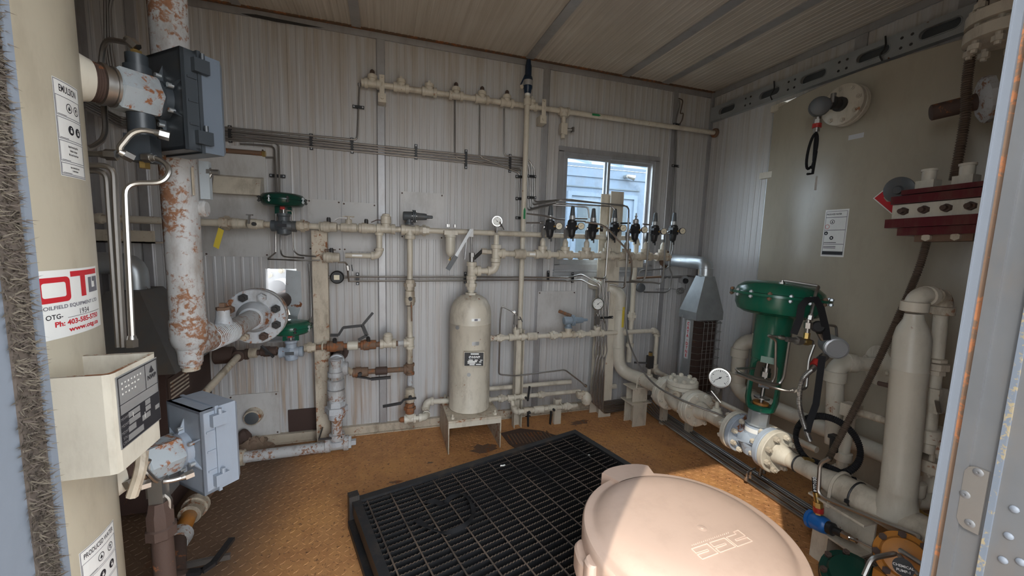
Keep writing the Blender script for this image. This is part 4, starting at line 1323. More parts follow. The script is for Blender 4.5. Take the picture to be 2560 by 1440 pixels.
# branch from 948 down and back left to the bypass valve
bx_ = mx(948)
zb = at(948, 640, YM).z
pipe(mr, (bx_, YM, ZM-.03), (bx_, YM, zb+.03), RP)
ell(mr, (bx_, YM, zb), Z, -X, RP*1.05)
pipe(mr, (bx_-.03, YM, zb), (mx(862), YM, zb), RP*.9)
ob('flow_label', MB().bb((mx(880), YM-.0165, zb-.004), (mx(905), YM-.0155, zb+.006)), 'sticker_white', mr)
ballvalve(mr, V((mx(828), YM-.01, zb-.012)), X, RP*1.05, 'cream', Z)
ob('handle', MB().bar((mx(812), YM-.0, zb+.03), (mx(838), YM, zb+.03), .006, .016), 'dark_rust', mr)
# yellow tag hanging at the first union
tg = thing('yellow_tag', 'yellow tag dangling from the main line union by the rusty column', 'tag', at(545, 600, 2.39))
ob('tag', MB().prism(at(533, 616, 2.39), (at(541, 620, 2.39)-at(533, 616, 2.39)), (at(544, 577, 2.39)-at(533, 616, 2.39)), [(0, 0), (.027, 0), (.027, .10), (0, .10)], .001), 'yellow_tag', tg, smooth=0)
ob('wire', MB().tube([at(549, 577, 2.39), at(551, 568, 2.40), at(555, 562, 2.42)], .0012, n=5), 'wire_grey', tg)
# riser from tee 1025 down to the vessel feed
dx = mx(1025)
def dz(py):
    return at(1026, py, YM).z
dr_ = thing('drop_line', 'rust-spotted vertical pipe with valves left of the small vessel', 'pipe', (dx, YM, 0))
pipe(dr_, (dx, YM, ZM-.035), (dx, YM, dz(698)), RP)
union(dr_, (dx, YM, dz(712)), -Z, RP*1.1, 'cream_rusty')
ballvalve(dr_, (dx, YM, dz(745)), Z, RP*1.1, 'cream_rusty', -Y)
ob('handle', MB().bar((dx+.004, YM-.055, dz(752)), (dx+.006, YM-.058, dz(798)), .007, .018), 'rust_pipe', dr_)
pipe(dr_, (dx, YM, dz(765)), (dx, YM, dz(845)), RP)
tee(dr_, (dx, YM, dz(857)), Z, -X, RP*1.15, 'cream')
pipe(dr_, (dx, YM, dz(872)), (dx, YM, dz(915)), RP, 'cream_rusty')
tee(dr_, (dx, YM, dz(922)), Z, -X, RP*1.15, 'rust_pipe')
pipe(dr_, (dx, YM, dz(935)), (dx, YM, dz(962)), RP, 'grey_white')
ballvalve(dr_, (dx, YM, dz(988)), Z, RP*1.1, 'cream_rusty', -Y, None)
l0 = V((dx, YM-.05, dz(990)))
ob('handle', MB().bar(l0+X*.035+Z*.004, l0-X*.04, .008, .016).bar(l0-X*.04, l0-X*.055-Z*.02, .008, .016).bar(l0-X*.055-Z*.02, l0-X*.16-Z*.03, .012, .018), 'black_plastic', dr_)
union(dr_, (dx, YM, dz(1020)), Z, RP*1.1, 'rust_pipe')
pipe(dr_, (dx, YM, dz(1030)), (dx, YM, dz(1045)), RP, 'dark_rust')
zt_ = max(dz(1047), .045)
tee(dr_, (dx, YM, zt_), X, Z, RP*1.15, 'cream_white')
bullplug(dr_, (dx-.03, YM, zt_), -X, .017, 'rust_pipe')
ex = at(1062, 1045, YM).x
pipe(dr_, (dx+.03, YM, zt_), (ex, YM, zt_), RP, 'cream_white')
ell(dr_, (ex+.012, YM, zt_), -X, Y, RP*1.15, 'cream_white')
ell(dr_, (ex+.012, YM+.075, zt_+.07), -Z, X, RP*1.15, 'cream_white')
pipe(dr_, (ex+.012, YM+.05, zt_), (ex+.012, YM+.075, zt_+.05), RP, 'cream_rusty')
pipe(dr_, (ex+.03, YM+.075, zt_+.07), (.45, YM+.0, zt_+.09), RP, 'cream_white')
# lower valve run from the dark tee to the riser
ZL = dz(857)
lr = thing('lower_valve_line', 'rusted valve run with black levers low on the back wall', 'pipe', (mx(800), YM, ZL))
def lx(px):
    return at(px, 866, YM).x
def lp(px, dz_=0, dy=0):
    return V((lx(px), YM+dy, ZL+dz_))
pipe(lr, lp(995), lp(1015), RP, 'grey_white')
tee(lr, lp(970), X, Z, RP*1.2, 'cream', L=.09)
ob('cap', MB().lathe(lp(970, .036), Z, [(.024, 0), (.026, .004), (.026, .022), (.018, .03), (.006, .034)], 14), 'cream', lr)
ballvalve(lr, lp(921), X, RP*1.1, 'rust_pipe', V((0, -.4, 1)))
coupling(lr, lp(882), X, .026, .06, 'cream_white', 'choke')
ballvalve(lr, lp(838), X, RP*1.1, 'rust_pipe', V((0, -.4, 1)))
pipe(lr, lp(768), lp(1000), RP*.95, 'rust_pipe')
union(lr, lp(775), X, RP*1.0, 'cream_rusty')
L1 = [at(q[0], q[1], 2.36) for q in ((826, 838), (846, 838), (858, 819), (905, 814), (914, 836))]
hb = MB()
for a, b in zip(L1[:-1], L1[1:]):
    hb.bar(a, b, .013, .016)
ob('handle', hb, 'black_plastic', lr)
hb = MB()
L2 = [at(q[0], q[1], 2.355) for q in ((896, 850), (918, 838), (907, 812), (932, 782))]
for a, b in zip(L2[:-1], L2[1:]):
    hb.bar(a, b, .013, .016)
ob('handle', hb, 'black_plastic', lr)
pipe(lr, lp(590, -.02), lp(700, -.008), RP*.95, 'dark_rust')
ballvalve(lr, lp(672, -.01), X, RP*1.0, 'dark_rust', -Y, None)
ob('handle', MB().bar(lp(660, .035, -.05), lp(690, -.03, -.055), .008, .018), 'black_iron', lr)
coupling(lr, lp(632, -.015), X, .027, .04, 'cream_rusty')
tee(lr, lp(600, -.02), X, -Y, RP*1.25, 'dark_rust')
coupling(lr, lp(560, -.02), X, .045, .09, 'dark_rust', 'reducer')
pipe(lr, lp(600, -.02, -.03), at(495, 1000, 2.05), RP, 'cream_rusty')
# lower bypass valve between the grey standpipe and the riser
lb = thing('bypass_valve_line', 'rusty bypass valve with a black lever between grey standpipe and drop line', 'valve', lp(930, -.16))
zb2 = dz(922)
pipe(lb, (lx(873), YM, zb2), (dx-.03, YM, zb2), RP*.95, 'rust_pipe')
ballvalve(lb, V((lx(900), YM, zb2)), X, RP*1.1, 'rust_pipe', -Y, None)
coupling(lb, V((lx(953), YM, zb2)), X, .024, .07, 'dark_rust', 'check_valve')
h0 = V((lx(903), YM-.055, zb2-.008))
ob('handle', MB().bar(h0-X*.02, h0+X*.03-Z*.012, .008, .018).bar(h0+X*.03-Z*.012, h0+X*.055-Z*.02, .008, .018).bar(h0+X*.055-Z*.02, h0+X*.165-Z*.018, .014, .018), 'black_plastic', lb)

# ---- green control valves (diaphragm actuator on a globe body)
def green_valve(label, c, R, hy, body='grey_blue', top='green_enamel', squat=.42, yoke=.09):
    """c = globe body centre on an X run; R actuator radius; hy height of the diaphragm centre above c"""
    c = V(c)
    g = thing('control_valve', label, 'valve', c, 'green diaphragm control valves on the back wall')
    ob('globe_body', MB().lathe(c-X*.062, X, [(.022, 0), (.030, .003), (.030, .02), (.026, .022), (.034, .045), (.042, .062), (.034, .079), (.026, .102), (.030, .104), (.030, .121), (.022, .124)], 20)
       .lathe(c-Z*.05, Z, [(.012, 0), (.032, .008), (.036, .03), (.028, .05), (.028, .10), (.033, .105), (.033, .118)], 20), body, g)
    ob('lettering', MB().bb(c+V((-.022, -.046, -.006)), c+V((.022, -.0445, .012))), 'regulator_grey' if body != 'regulator_grey' else 'print_black', g)
    for k in (-1, 1):
        ob('yoke_arm', MB().bar(c+V((k*.030, 0, .065)), c+V((k*.030, 0, hy-.02)), .012, .02, hint=Y), top, g)
    ob('stem', MB().cyl(c+Z*.06, c+Z*(hy-.01), .007, n=10).cyl(c+Z*.085, c+Z*.10, .018, n=12), 'stainless', g)
    ob('indicator', MB().bb(c+V((-.010, -.026, .088)), c+V((.012, -.020, .108))), 'red_cap', g)
    q = c+Z*hy
    ob('lower_case', MB().lathe(q-Z*R*.36, Z, [(.03, 0), (R*.6, .002), (R*.84, R*.06), (R*.95, R*.18), (R*.98, R*.33), (R*1.05, R*.345), (R*1.05, R*.36)], 36), top, g)
    ob('upper_case', MB().lathe(q, Z, [(R*1.05, 0), (R*1.05, R*.02), (R*.99, R*.03), (R*.97, R*.14), (R*.88, R*.25), (R*.6, R*.32), (R*.2, R*.35), (.001, R*.355)], 36), top, g)
    for k in range(8):
        a = PI/8+k*PI/4
        p = q + V((math.cos(a), math.sin(a), 0))*R*1.03
        ob('bolt', MB().cyl(p-Z*.018, p+Z*.014, .004, n=8).hexa(p-Z*.014, p-Z*.008, .008).hexa(p+Z*.004, p+Z*.010, .008), 'galv' if k % 2 else 'black_iron', g)
    return g
gv1c = V((mx(710), YM, ZM-.005))
green_valve('dark green diaphragm valve on the main line by the rusty column, upper of two', gv1c, .108, at(705, 500, YM).z-gv1c.z, 'regulator_grey', 'green_dark')
gv2c = lp(728, -.02)
green_valve('green diaphragm valve on the lower rusty line under the big flange', gv2c, .105, at(726, 818, YM).z-gv2c.z, 'valve_blue')
wtube('thin tube down the left side of the upper green valve, bent to a point', [at(689, 520, 2.52), at(689, 632, 2.52), at(669, 648, 2.45), at(745, 651, 2.42), at(800, 651, 2.42)], .0045, .008, 'stainless', group='tubes by the upper green valve')
wtube('thin tube curving off below the upper green valve body', [at(702, 585, 2.52), at(702, 634, 2.5), at(710, 643, 2.46), at(760, 645, 2.44)], .0045, .025, 'stainless', group='tubes by the upper green valve')
wtube('thin tube looping right from the upper green actuator', [at(716, 526, 2.42), at(731, 527, 2.43), at(733, 625, 2.46), at(745, 638, 2.45), at(790, 641, 2.44)], .0045, .025, 'stainless', group='tubes by the upper green valve')
wtube('tube dropping down the post to the lower green actuator', [at(772, 660, 2.53), at(776, 700, 2.53), at(778, 795, 2.50), at(760, 815, 2.45)], .0045, .02, group='tubes by the upper green valve')

# ---- grey 2 inch standpipe
RG = .0302
YG = 2.36
gx = at(842, 1060, YG).x
def gz(py):
    return at(842, py, YG).z
gs = thing('grey_standpipe', 'thick pale grey rusty standpipe turning along the floor by the back wall', 'pipe', (gx, YG, 0))
pipe(gs, (gx, D-.004, gz(905)), (gx, YG+.06, gz(905)), RG, 'dark_rust', 'wall_spool')
coupling(gs, (gx, D-.03, gz(905)), Y, .052, .03, 'dark_rust', 'escutcheon')
ell(gs, (gx, YG, gz(910)), Y, -Z, RG*1.0, 'grey_white', k=1.6)
tee(gs, (gx, YG+.02, gz(925)), Z, X, RG*.9, 'grey_white', L=.12)
pipe(gs, (gx+.05, YG+.02, gz(925)), (lx(880), YM, zb2), RP, 'cream_rusty')
coupling(gs, (gx, YG, gz(960)), Z, .045, .055, 'grey_white', 'check_cap')
coupling(gs, (gx, YG, gz(985)), Z, .047, .06, 'grey_white_rusty', 'check_body')
union(gs, (gx, YG, gz(1022)), Z, RG*1.05, 'grey_white')
zt2 = .062
pipe(gs, (gx, YG, zt2), (gx, YG, gz(900)), RG, 'grey_white_rusty')
coupling(gs, (gx, YG, gz(1105)), Z, .043, .03, 'grey_white')
tee(gs, (gx, YG, zt2), X, Z, RG, 'grey_white_rusty', L=.12)
plug(gs, (gx+.055, YG, zt2), X, .03, 'grey_white')
xl_ = atz(595, 1168, 0).x
pipe(gs, (gx-.05, YG, zt2-.01), (xl_, YG, zt2-.015), RG, 'grey_white_rusty')
ell(gs, (xl_-.03, YG, zt2-.015), X, -Y, RG, 'cream_rusty', k=1.3)
pe = V((xl_-.04, 1.98, zt2-.015))
pipe(gs, (xl_-.03, YG-.04, zt2-.015), pe, RG*.9, 'rust_pipe')
coupling(gs, (xl_-.04, 1.96, zt2-.012), Y, .050, .035, 'cream_rusty', 'hammer_nut')
coupling(gs, (xl_-.04, 1.92, zt2-.012), Y, .043, .05, 'cream_rusty', 'union_sub')
pipe(gs, (xl_-.04, 1.9, zt2-.012), (xl_-.02, 1.76, zt2-.012), RG*.95, 'orange_enamel')
coupling(gs, (xl_-.02, 1.75, zt2-.010), Y, .044, .06, 'grey_white_rusty', 'elbow_cap')
pipe(gs, (xl_-.02, 1.75, zt2), (b0.x, b0.y, zt2), RG*.95, 'dark_rust')
ob('support_foot', MB().bb((xl_-.06, YG-.09, 0), (xl_-.01, YG-.06, .05)), 'cream', gs)
hl_ = MB()
L3 = [atz(470, 1432, .10), atz(505, 1428, .10), atz(534, 1408, .10), atz(580, 1347, .10)]
for a, b in zip(L3[:-1], L3[1:]):
    hl_.bar(a, b, .012, .022)
hh_ = thing('floor_valve', 'black bent lever of a floor valve beside the rusted upright pipe', 'valve', L3[0])
ob('lever', hl_, 'black_plastic', hh_)
ob('valve_body', MB().lathe(V((L3[0].x-.10, L3[0].y, .07)), X, [(.02, 0), (.035, .01), (.04, .05), (.035, .09), (.02, .10)], 14).cyl(V((L3[0].x-.01, L3[0].y, .07)), V((L3[0].x-.01, L3[0].y, .105)), .012, n=10), 'dark_rust', hh_)
ob('grey_lever', MB().bar(atz(440, 1418, .06), atz(576, 1390, .06), .02, .012), 'stainless_dull', hh_)
# wall stub port
sp = at(630, 1045, D-.05)
st_ = thing('pipe_port', 'capped round pipe stub on the patched wall near the floor', 'pipe', sp)
ob('stub', MB().lathe(V((sp.x, D-.004, sp.z)), -Y, [(.052, 0), (.048, .01), (.044, .05), (.038, .052)], 20), 'cream_rusty', st_)
ob('cap_face', MB().lathe(V((sp.x, D-.055, sp.z)), -Y, [(.037, 0), (.037, .004), (.030, .006)], 20), 'regulator_grey', st_)

# ---- round switch, thin lines at knee height of the panel
sw = at(843, 693, 2.50)
rs = thing('round_switch', 'small black round pressure switch on the wall left of the two long tubes', 'switch', sw)
ob('case', MB().lathe(sw+Y*.02, -Y, [(.034, 0), (.038, .004), (.038, .03), (.032, .036)], 24), 'black_plastic', rs)
ob('label', MB().bb(sw+V((-.016, -.0172, -.014)), sw+V((.014, -.0165, .014))), 'dial_cream', rs)
ob('stem', MB().cyl(sw-X*.06, sw-X*.035, .008, n=8).cyl(sw+X*.035, sw+X*.06, .008, n=8), 'stainless_dull', rs)
wtube('upper of two long level tubes crossing the wall behind the small vessel', [at(862, 692, 2.54), at(1300, 693, 2.54), at(1420, 694, 2.54), at(1455, 686, 2.46), at(1490, 705, 2.42), at(1500, 712, 2.40), at(1500, 745, 2.40)], .0055, .02, 'stainless', group='long level tubes')
wtube('lower of two long level tubes crossing the wall behind the small vessel', [at(874, 703, 2.54), at(1300, 700, 2.54), at(1420, 702, 2.54), at(1455, 700, 2.46), at(1478, 712, 2.42), at(1496, 716, 2.40), at(1495, 745, 2.40)], .0055, .02, 'stainless', group='long level tubes')
nv = thing('needle_valve', 'small stainless needle valve and tube right of the bypass valve on post', 'valve', at(872, 670, 2.44))
ob('tube', MB().tube([at(845, 656, 2.42), at(862, 655, 2.42), at(868, 662, 2.43), at(872, 704, 2.5)], .005, .02), 'stainless', nv)
ob('body', MB().hexa(at(869, 664, 2.43), at(871, 676, 2.43), .010), 'stainless', nv)
ob('knob', MB().bar(at(879, 662, 2.42), at(881, 678, 2.42), .006, .012), 'black_plastic', nv)
for px, py, lb_ in ((894, 697, 'by the round switch'), (1163, 694, 'just left of the small vessel neck'), (1370, 690, 'below the window corner'), (1431, 694, 'below the window sill')):
    cl = clip(None, at(px, py, 2.55), X, .03)
    tag(cl, 'black clip on the long level tubes '+lb_, 'tube clip', 'black clips on the long level tubes')

# ---- stands
zp1 = at(797, 575, 2.46).z
p1 = stand('pipe_stand', 'tall beige channel post carrying the valve lines left of the first joint strip', (-.355, 2.475, 0), .075, ZM-.02, mat='cream_rusty')
ubolt(p1, (-.355+.01, YM, ZM), X, -Y, RP, leg=.03)
ubolt(p1, (-.355+.01, YM, ZL), X, -Y, RP, leg=.03)
ob('clamp_strap', MB().bb((-.365, YG-.035, .11), (gx+.03, YG-.030, .122)).bb((-.365, YG-.035, .11), (-.36, 2.48, .122)), 'black_iron', p1)
p2 = stand('pipe_stand', 'beige angle post with a rust stripe right of the small vessel', (.85, 2.455, 0), .05, at(1296, 822, 2.45).z, mat='cream', depth=-.05)
ob('rust_stripe', MB().bb((.876, 2.408, .25), (.8795, 2.452, .62)), 'rust_pipe', p2)
wp = thing('window_post', 'tall beige wide-flange post standing in front of the window', 'post', (1.47, 2.45, 0))
wl, wr, wt_ = at(1484, 720, 2.44).x, at(1534, 720, 2.44).x, at(1505, 478, 2.44).z
x0, x1 = at(1470, 1030, 2.49).x, at(1512, 1042, 2.41).x
pz = at(1512, 478, 2.44).z
ob('flange', MB().bb((1.475, 2.415, 0), (1.575, 2.422, pz)), 'cream', wp)
ob('flange', MB().bb((1.452, 2.505, 0), (1.552, 2.512, pz-.01)), 'cream', wp)
ob('web', MB().bb((1.510, 2.422, 0), (1.516, 2.505, pz-.005)), 'cream', wp)
ob('clip_angle', MB().bb((at(1578, 665, 2.41).x, 2.40, at(1578, 668, 2.41).z), (at(1606, 650, 2.41).x, 2.44, at(1606, 648, 2.41).z)).bb((1.55, 2.405, at(1578, 668, 2.41).z), (at(1606, 650, 2.41).x, 2.413, at(1578, 640, 2.41).z)), 'cream', wp)

# ---- riser with relief valve
YR = 2.48
rx0 = at(1318, 262, YR).x
ri = thing('relief_riser', 'thin beige vertical pipe rising past the tubes to a blue relief valve', 'pipe', (rx0, YR, .5))
zr0 = at(1294, 838, YR).z; zr1 = at(1318, 240, YR).z
pipe(ri, (rx0, YR, zr0), (rx0, YR, zr1), .0167)
coupling(ri, (rx0, YR, at(1318, 255, YR).z), Z, .024, .04)
coupling(ri, (rx0, YR, at(1307, 637, YR).z), Z, .026, .06)
ob('flow_arrow', MB().prism((rx0-.007, YR-.0175, at(1311, 548, YR).z), X, Z, [(0, 0), (.014, 0), (.014, .058), (.007, .075), (0, .058)], .0006), 'print_green', ri, smooth=0)
rv = thing('relief_valve', 'dark blue relief valve at the top of the thin riser', 'valve', (rx0, YR, zr1))
ob('collar', MB().cyl((rx0, YR, zr1), (rx0, YR, zr1+.02), .017, n=14), 'dial_white', rv)
ob('body', MB().lathe((rx0, YR, zr1+.015), Z, [(.018, 0), (.022, .005), (.024, .02), (.029, .03), (.030, .085), (.026, .10), (.021, .105), (.021, .165), (.018, .172), (.014, .20), (.006, .206)], 20), 'blue_enamel', rv)
ob('lever', MB().bar((rx0-.022, YR-.005, zr1+.12), (rx0-.05, YR-.01, zr1+.06), .008, .012), 'blue_enamel', rv)
ob('tag_plate', MB().lathe((rx0, YR, zr1+.06), Z, [(.0305, 0), (.0305, .032)], 20), 'plate_silver', rv)
ob('seal', MB().cyl((rx0-.045, YR-.01, zr1+.045), (rx0-.045, YR-.016, zr1+.045), .012, n=14), 'cream_rusty', rv)
for px, py, s_ in ((1300, 442, 'left of the riser near the window head'), (1300, 497, 'left of the riser below the first'), (1329, 441, 'right of the riser near the window head'), (1329, 494, 'right of the riser below the first'), (1300, 545, 'left of the riser, lowest')):
    cl = clip(None, at(px, py, 2.58), Z, .02); tag(cl, 'black tube clip '+s_, 'tube clip', 'clips beside the relief riser')

# ---- filter bowl, dark regulator, gauge on the main run
fb = thing('filter_bowl', 'beige teardrop filter bowl hung below the main line', 'filter', mp(1126, -.02, -.03))
c = at(1126, 608, YM-.03)
ob('bowl', MB().lathe(c-Z*.085, Z, [(.006, 0), (.010, .006), (.018, .012), (.028, .03), (.030, .06), (.030, .12), (.034, .122), (.034, .135)], 22), 'cream_clean', fb)
ob('drain_cock', MB().cyl(c-Z*.105, c-Z*.083, .005, n=8).box(c-Z*.10, (.02, .006, .006)), 'brass', fb)
ob('head', MB().bb(c+V((-.04, -.02, .05)), c+V((.042, .035, .075))), 'cream', fb)
for k in (-.024, -.014, .022):
    ob('bolt', MB().hexa(c+V((k, -.02, .095)), c+V((k, -.02, .112)), .007), 'stainless', fb)
def side_regulator(label, px, py, y, s, mat, nz, rust=False):
    c = at(px, py, y)
    g = thing('side_regulator', label, 'regulator', c)
    ob('spring_case', MB().lathe(c-X*s*1.55, X, [(s*.30, 0), (s*.55, s*.06), (s*.62, s*.2), (s*.62, s*1.1), (s*.66, s*1.2), (s*.66, s*1.3)], 22), mat, g)
    ob('diaphragm_ring', MB().lathe(c-X*s*.30, X, [(s*.80, 0), (s*.86, s*.04), (s*.86, s*.2), (s*.80, s*.24), (s*.86, s*.28), (s*.86, s*.44), (s*.80, s*.48)], 24), mat, g)
    ob('bonnet', MB().lathe(c+X*s*.15, X, [(s*.55, 0), (s*.52, s*.1), (s*.46, s*1.2), (s*.42, s*1.5), (s*.24, s*1.52), (s*.20, s*2.3), (s*.12, s*2.36)], 20), mat, g)
    ob('foot', MB().lathe(c-X*s*.7-Z*s*1.15, Z, [(s*.6, 0), (s*.6, s*.2), (s*.42, s*.25), (s*.42, s*.75)], 18), mat, g)
    for k in range(6):
        a = k*PI/3
        p = c - X*s*.32 + Y*(-s*.76*math.cos(a)) + Z*(s*.76*math.sin(a))
        ob('bolt', MB().hexa(p-X*s*.06, p+X*s*.64, s*.07), 'stainless_dull', g)
    return g
side_regulator('charcoal spring regulator lying on the main line above the drop line tee', 1036, 541, YM, .043, 'regulator_grey', 0)

# ---- small vessel on its stool
SX_, SY_, SR = .505, 2.375, .127
vsl = thing('scrubber_vessel', 'small beige domed vessel bolted on a low steel stool', 'vessel', (SX_, SY_, .2))
zs = at(1172, 1088, 2.25).z
zs = .205
zd = at(1183, 815, SY_-.12).z
ztop = at(1183, 752, SY_).z
ob('shell', MB().lathe((SX_, SY_, zs), Z, [(SR*.99, 0), (SR*1.02, .006), (SR, .012), (SR, zd-zs-.002), (SR*1.012, zd-zs), (SR, zd-zs+.004), (SR, zd-zs+.06), (SR*.95, zd-zs+.098), (SR*.8, zd-zs+.138), (SR*.55, zd-zs+.163), (SR*.3, zd-zs+.173), (.03, ztop-zs)], 48), 'cream', vsl)
hub = ztop
ob('neck', MB().lathe((SX_, SY_, hub-.005), Z, [(.052, 0), (.048, .012), (.034, .02), (.034, .03), (.026, .032), (.026, .05)], 20).hexa((SX_, SY_, hub+.032), (SX_, SY_, hub+.052), .036), 'cream', vsl)
dcl = Decal(cyl_place(SX_, SY_, SR+.0002, math.atan2(-SY_, -SX_)+.08, 0))
z_ = at(1190, 800, SY_-SR).z
dcl.rect('sticker_white', -.004, z_-.008, .05, z_+.008); dcl.rect('print_grey', .012, z_-.006, .032, z_+.006, .001)
z_ = at(1188, 859, SY_-SR).z
dcl.rect('plate_silver', .0, z_-.012, .044, z_+.010)
dcl.done(vsl, {'sticker_white': 'sticker', 'print_grey': 'sticker_print', 'plate_silver': 'foil_sticker'})
for px, py in ((1143, 819), (1172, 937)):
    d_ = _ray(px, py)
    p = at(px, py, SY_-SR*(.98 if px > 1160 else .86))
    ob('inspection_disc', MB().cyl(p+(V((SX_, SY_, p.z))-p).normalized()*.006, p-(V((SX_, SY_, p.z))-p).normalized()*.0015, .012, n=14), 'plate_silver', vsl)
# nameplate box on the vessel
pn = at(1185, 898, SY_-SR-.03)
fn = (V((EYE.x, EYE.y, 0))-V((pn.x, pn.y, 0))).normalized()
fu = V((-fn.y, fn.x, 0))
ob('plate_stand_off', MB().obox(pn-fn*.022, fu, Z, fn, (.118, .085, .042)), 'cream', vsl)
ob('vessel_nameplate', MB().obox(pn+fn*.0002, fu, Z, fn, (.112, .080, .002)), 'black_plastic', vsl)
dn = Decal(plane_place(pn+fn*.0012, fu, Z, fn))
dn.text('sticker_white', 'NWP', .020, .012, .012, bold=.0006)
dn.disc('sticker_grey', -.022, .012, .009, n=14); dn.disc('print_black', -.020, .009, .004, .0014, 10)
for u0, v0, u1, v1 in ((-.02, .028, .028, .036), (-.032, -.008, -.006, -.002), (.004, -.008, .022, -.002), (.036, -.008, .05, -.003), (-.038, -.018, .018, -.010), (-.038, -.027, .008, -.020), (.03, -.019, .044, -.013), (-.026, -.036, .004, -.030), (.012, -.034, .042, -.028)):
    dn.rect('sticker_white', u0, v0, u1, v1, .0006, 1)
dn.done(vsl, {'sticker_white': 'nameplate_field', 'sticker_grey': 'nameplate_logo', 'print_black': 'nameplate_logo'})
# dip-pipe strip on the shell
stool = thing('vessel_stool', 'beige steel plate stool under the small vessel', 'stool', (SX_, 2.39, 0))
ob('top_plate', MB().bb((.345, 2.19, .190), (.665, 2.565, .203)), 'cream_rusty', stool)
ob('lip', MB().bb((.345, 2.188, .160), (.665, 2.196, .190)), 'cream', stool)
for x in (.345, .661):
    ob('side_plate', MB().bb((x, 2.19, 0), (x+.006, 2.565, .190)), 'cream_rusty', stool)
for x in (.375, .635):
    for y in (2.22, 2.53):
        ob('bolt', MB().cyl((x, y, .203), (x, y, .232), .006, n=8).hexa((x, y, .203), (x, y, .215), .012), 'cream', stool)

# ---- outlet line from the vessel neck to the regulator header
RHh = .0185
YE = SY_
ZE = at(1400, 637, YE).z
def ex_(px):
    return at(px, 634+.037*(px-1240), YE).x
hd_ = thing('regulator_header', 'beige header pipe with tees feeding the row of regulators', 'pipe', (ex_(1400), YE, ZE))
zb3 = at(1180, 677, YE).z
xa = ex_(1240)
pipe(hd_, (SX_, YE, hub+.045), (SX_, YE, zb3), RHh*1.05)
union(hd_, (SX_, YE, at(1180, 712, YE).z), Z, RHh*1.0)
tee(hd_, (SX_, YE, zb3), Z, X, RHh*1.2, L=.105)
pipe(hd_, (SX_+.03, YE, zb3), (xa-.03, YE, zb3), RHh)
ell(hd_, (xa, YE, zb3), -X, Z, RHh*1.1)
pipe(hd_, (xa, YE, zb3+.03), (xa, YE, ZE-.03), RHh)
tee(hd_, (xa, YE, ZE), Z, X, RHh*1.2, L=.105)
tees = [1356, 1412, 1465, 1517, 1565, 1612, 1655]
tx = [ex_(q) for q in tees]
coupling(hd_, (ex_(1300), YE, ZE), X, .030, .075)
pipe(hd_, (xa+.03, YE, ZE), (tx[-1], YE, ZE), RHh)
ob('flow_label', MB().bb((ex_(1322), YE-.0192, ZE-.006), (ex_(1336), YE-.0182, ZE+.007)), 'sticker_white', hd_)
for k, x in enumerate(tx):
    tee(hd_, (x, YE, ZE), X, Z, RHh*1.15, 'cream' if k < 5 else 'cream_rusty', L=.10)
    ob('nipple', MB().lathe((x, YE, ZE+.045), Z, [(.015, 0), (.018, .004), (.018, .04), (.012, .05), (.007, .062)], 14), 'cream', hd_)
plug(hd_, (tx[-1]+.05, YE, ZE), X, .018, 'cream_rusty')
pipe(hd_, (xa, YE, ZE+.04), (xa, YE, ZE+.115), RHh*.9)
# manual lever pump valve on top of the vessel outlet
kv = thing('lever_valve', 'stainless level valve with a grey gripped lever above the small vessel', 'valve', (SX_, YE, zb3+.05))
q = V((SX_, YE, zb3))
ob('stem', MB().cyl(q+Z*.05, q+Z*.085, .017, n=14).hexa(q+Z*.085, q+Z*.11, .018).cyl(q+Z*.11, at(1178, 590, YE), .006, n=10), 'stainless_dull', kv)
ob('clevis', MB().bb(at(1172, 592, YE)-Y*.008, at(1183, 572, YE)+Y*.008), 'stainless_dull', kv)
ob('link_plate', MB().bar(at(1161, 648, YE-.02), at(1166, 592, YE-.02), .004, .020), 'plate_silver', kv)
a, b, c_ = at(1178, 574, YE-.025), at(1140, 640, YE-.03), at(1119, 674, YE-.03)
ob('handle', MB().bar(a, b, .006, .018, hint=Y), 'plate_silver', kv)
ob('grip', MB().bar(b, c_, .014, .026, hint=Y), 'regulator_grey', kv)
ob('outlet_stub', MB().cyl(q+V((.012, 0, .075)), at(1205, 628, YE+.02), .011, n=12), 'black_iron', kv)
ob('side_fitting', MB().hexa(at(1204, 628, YE+.02), at(1216, 629, YE+.02), .02).cyl(at(1214, 629, YE+.02), at(1262, 633, YE+.04), .014, n=12), 'cream', kv)
gz_ = V((xa, YE, ZE+.115))
gb = thing('gauge_valve', 'stainless block valve under the small gauge on the header', 'valve', gz_)
needle_block(gb, gz_+Z*.055, .055, .024, 'stainless_dull', V((.6, -.8, 0)))
gauge(at(1243, 553, YE-.02), V((-.15, -1, .02)), .031, 'small steel pressure gauge above the header left of the relief riser', stem=.035, angle=-.7)

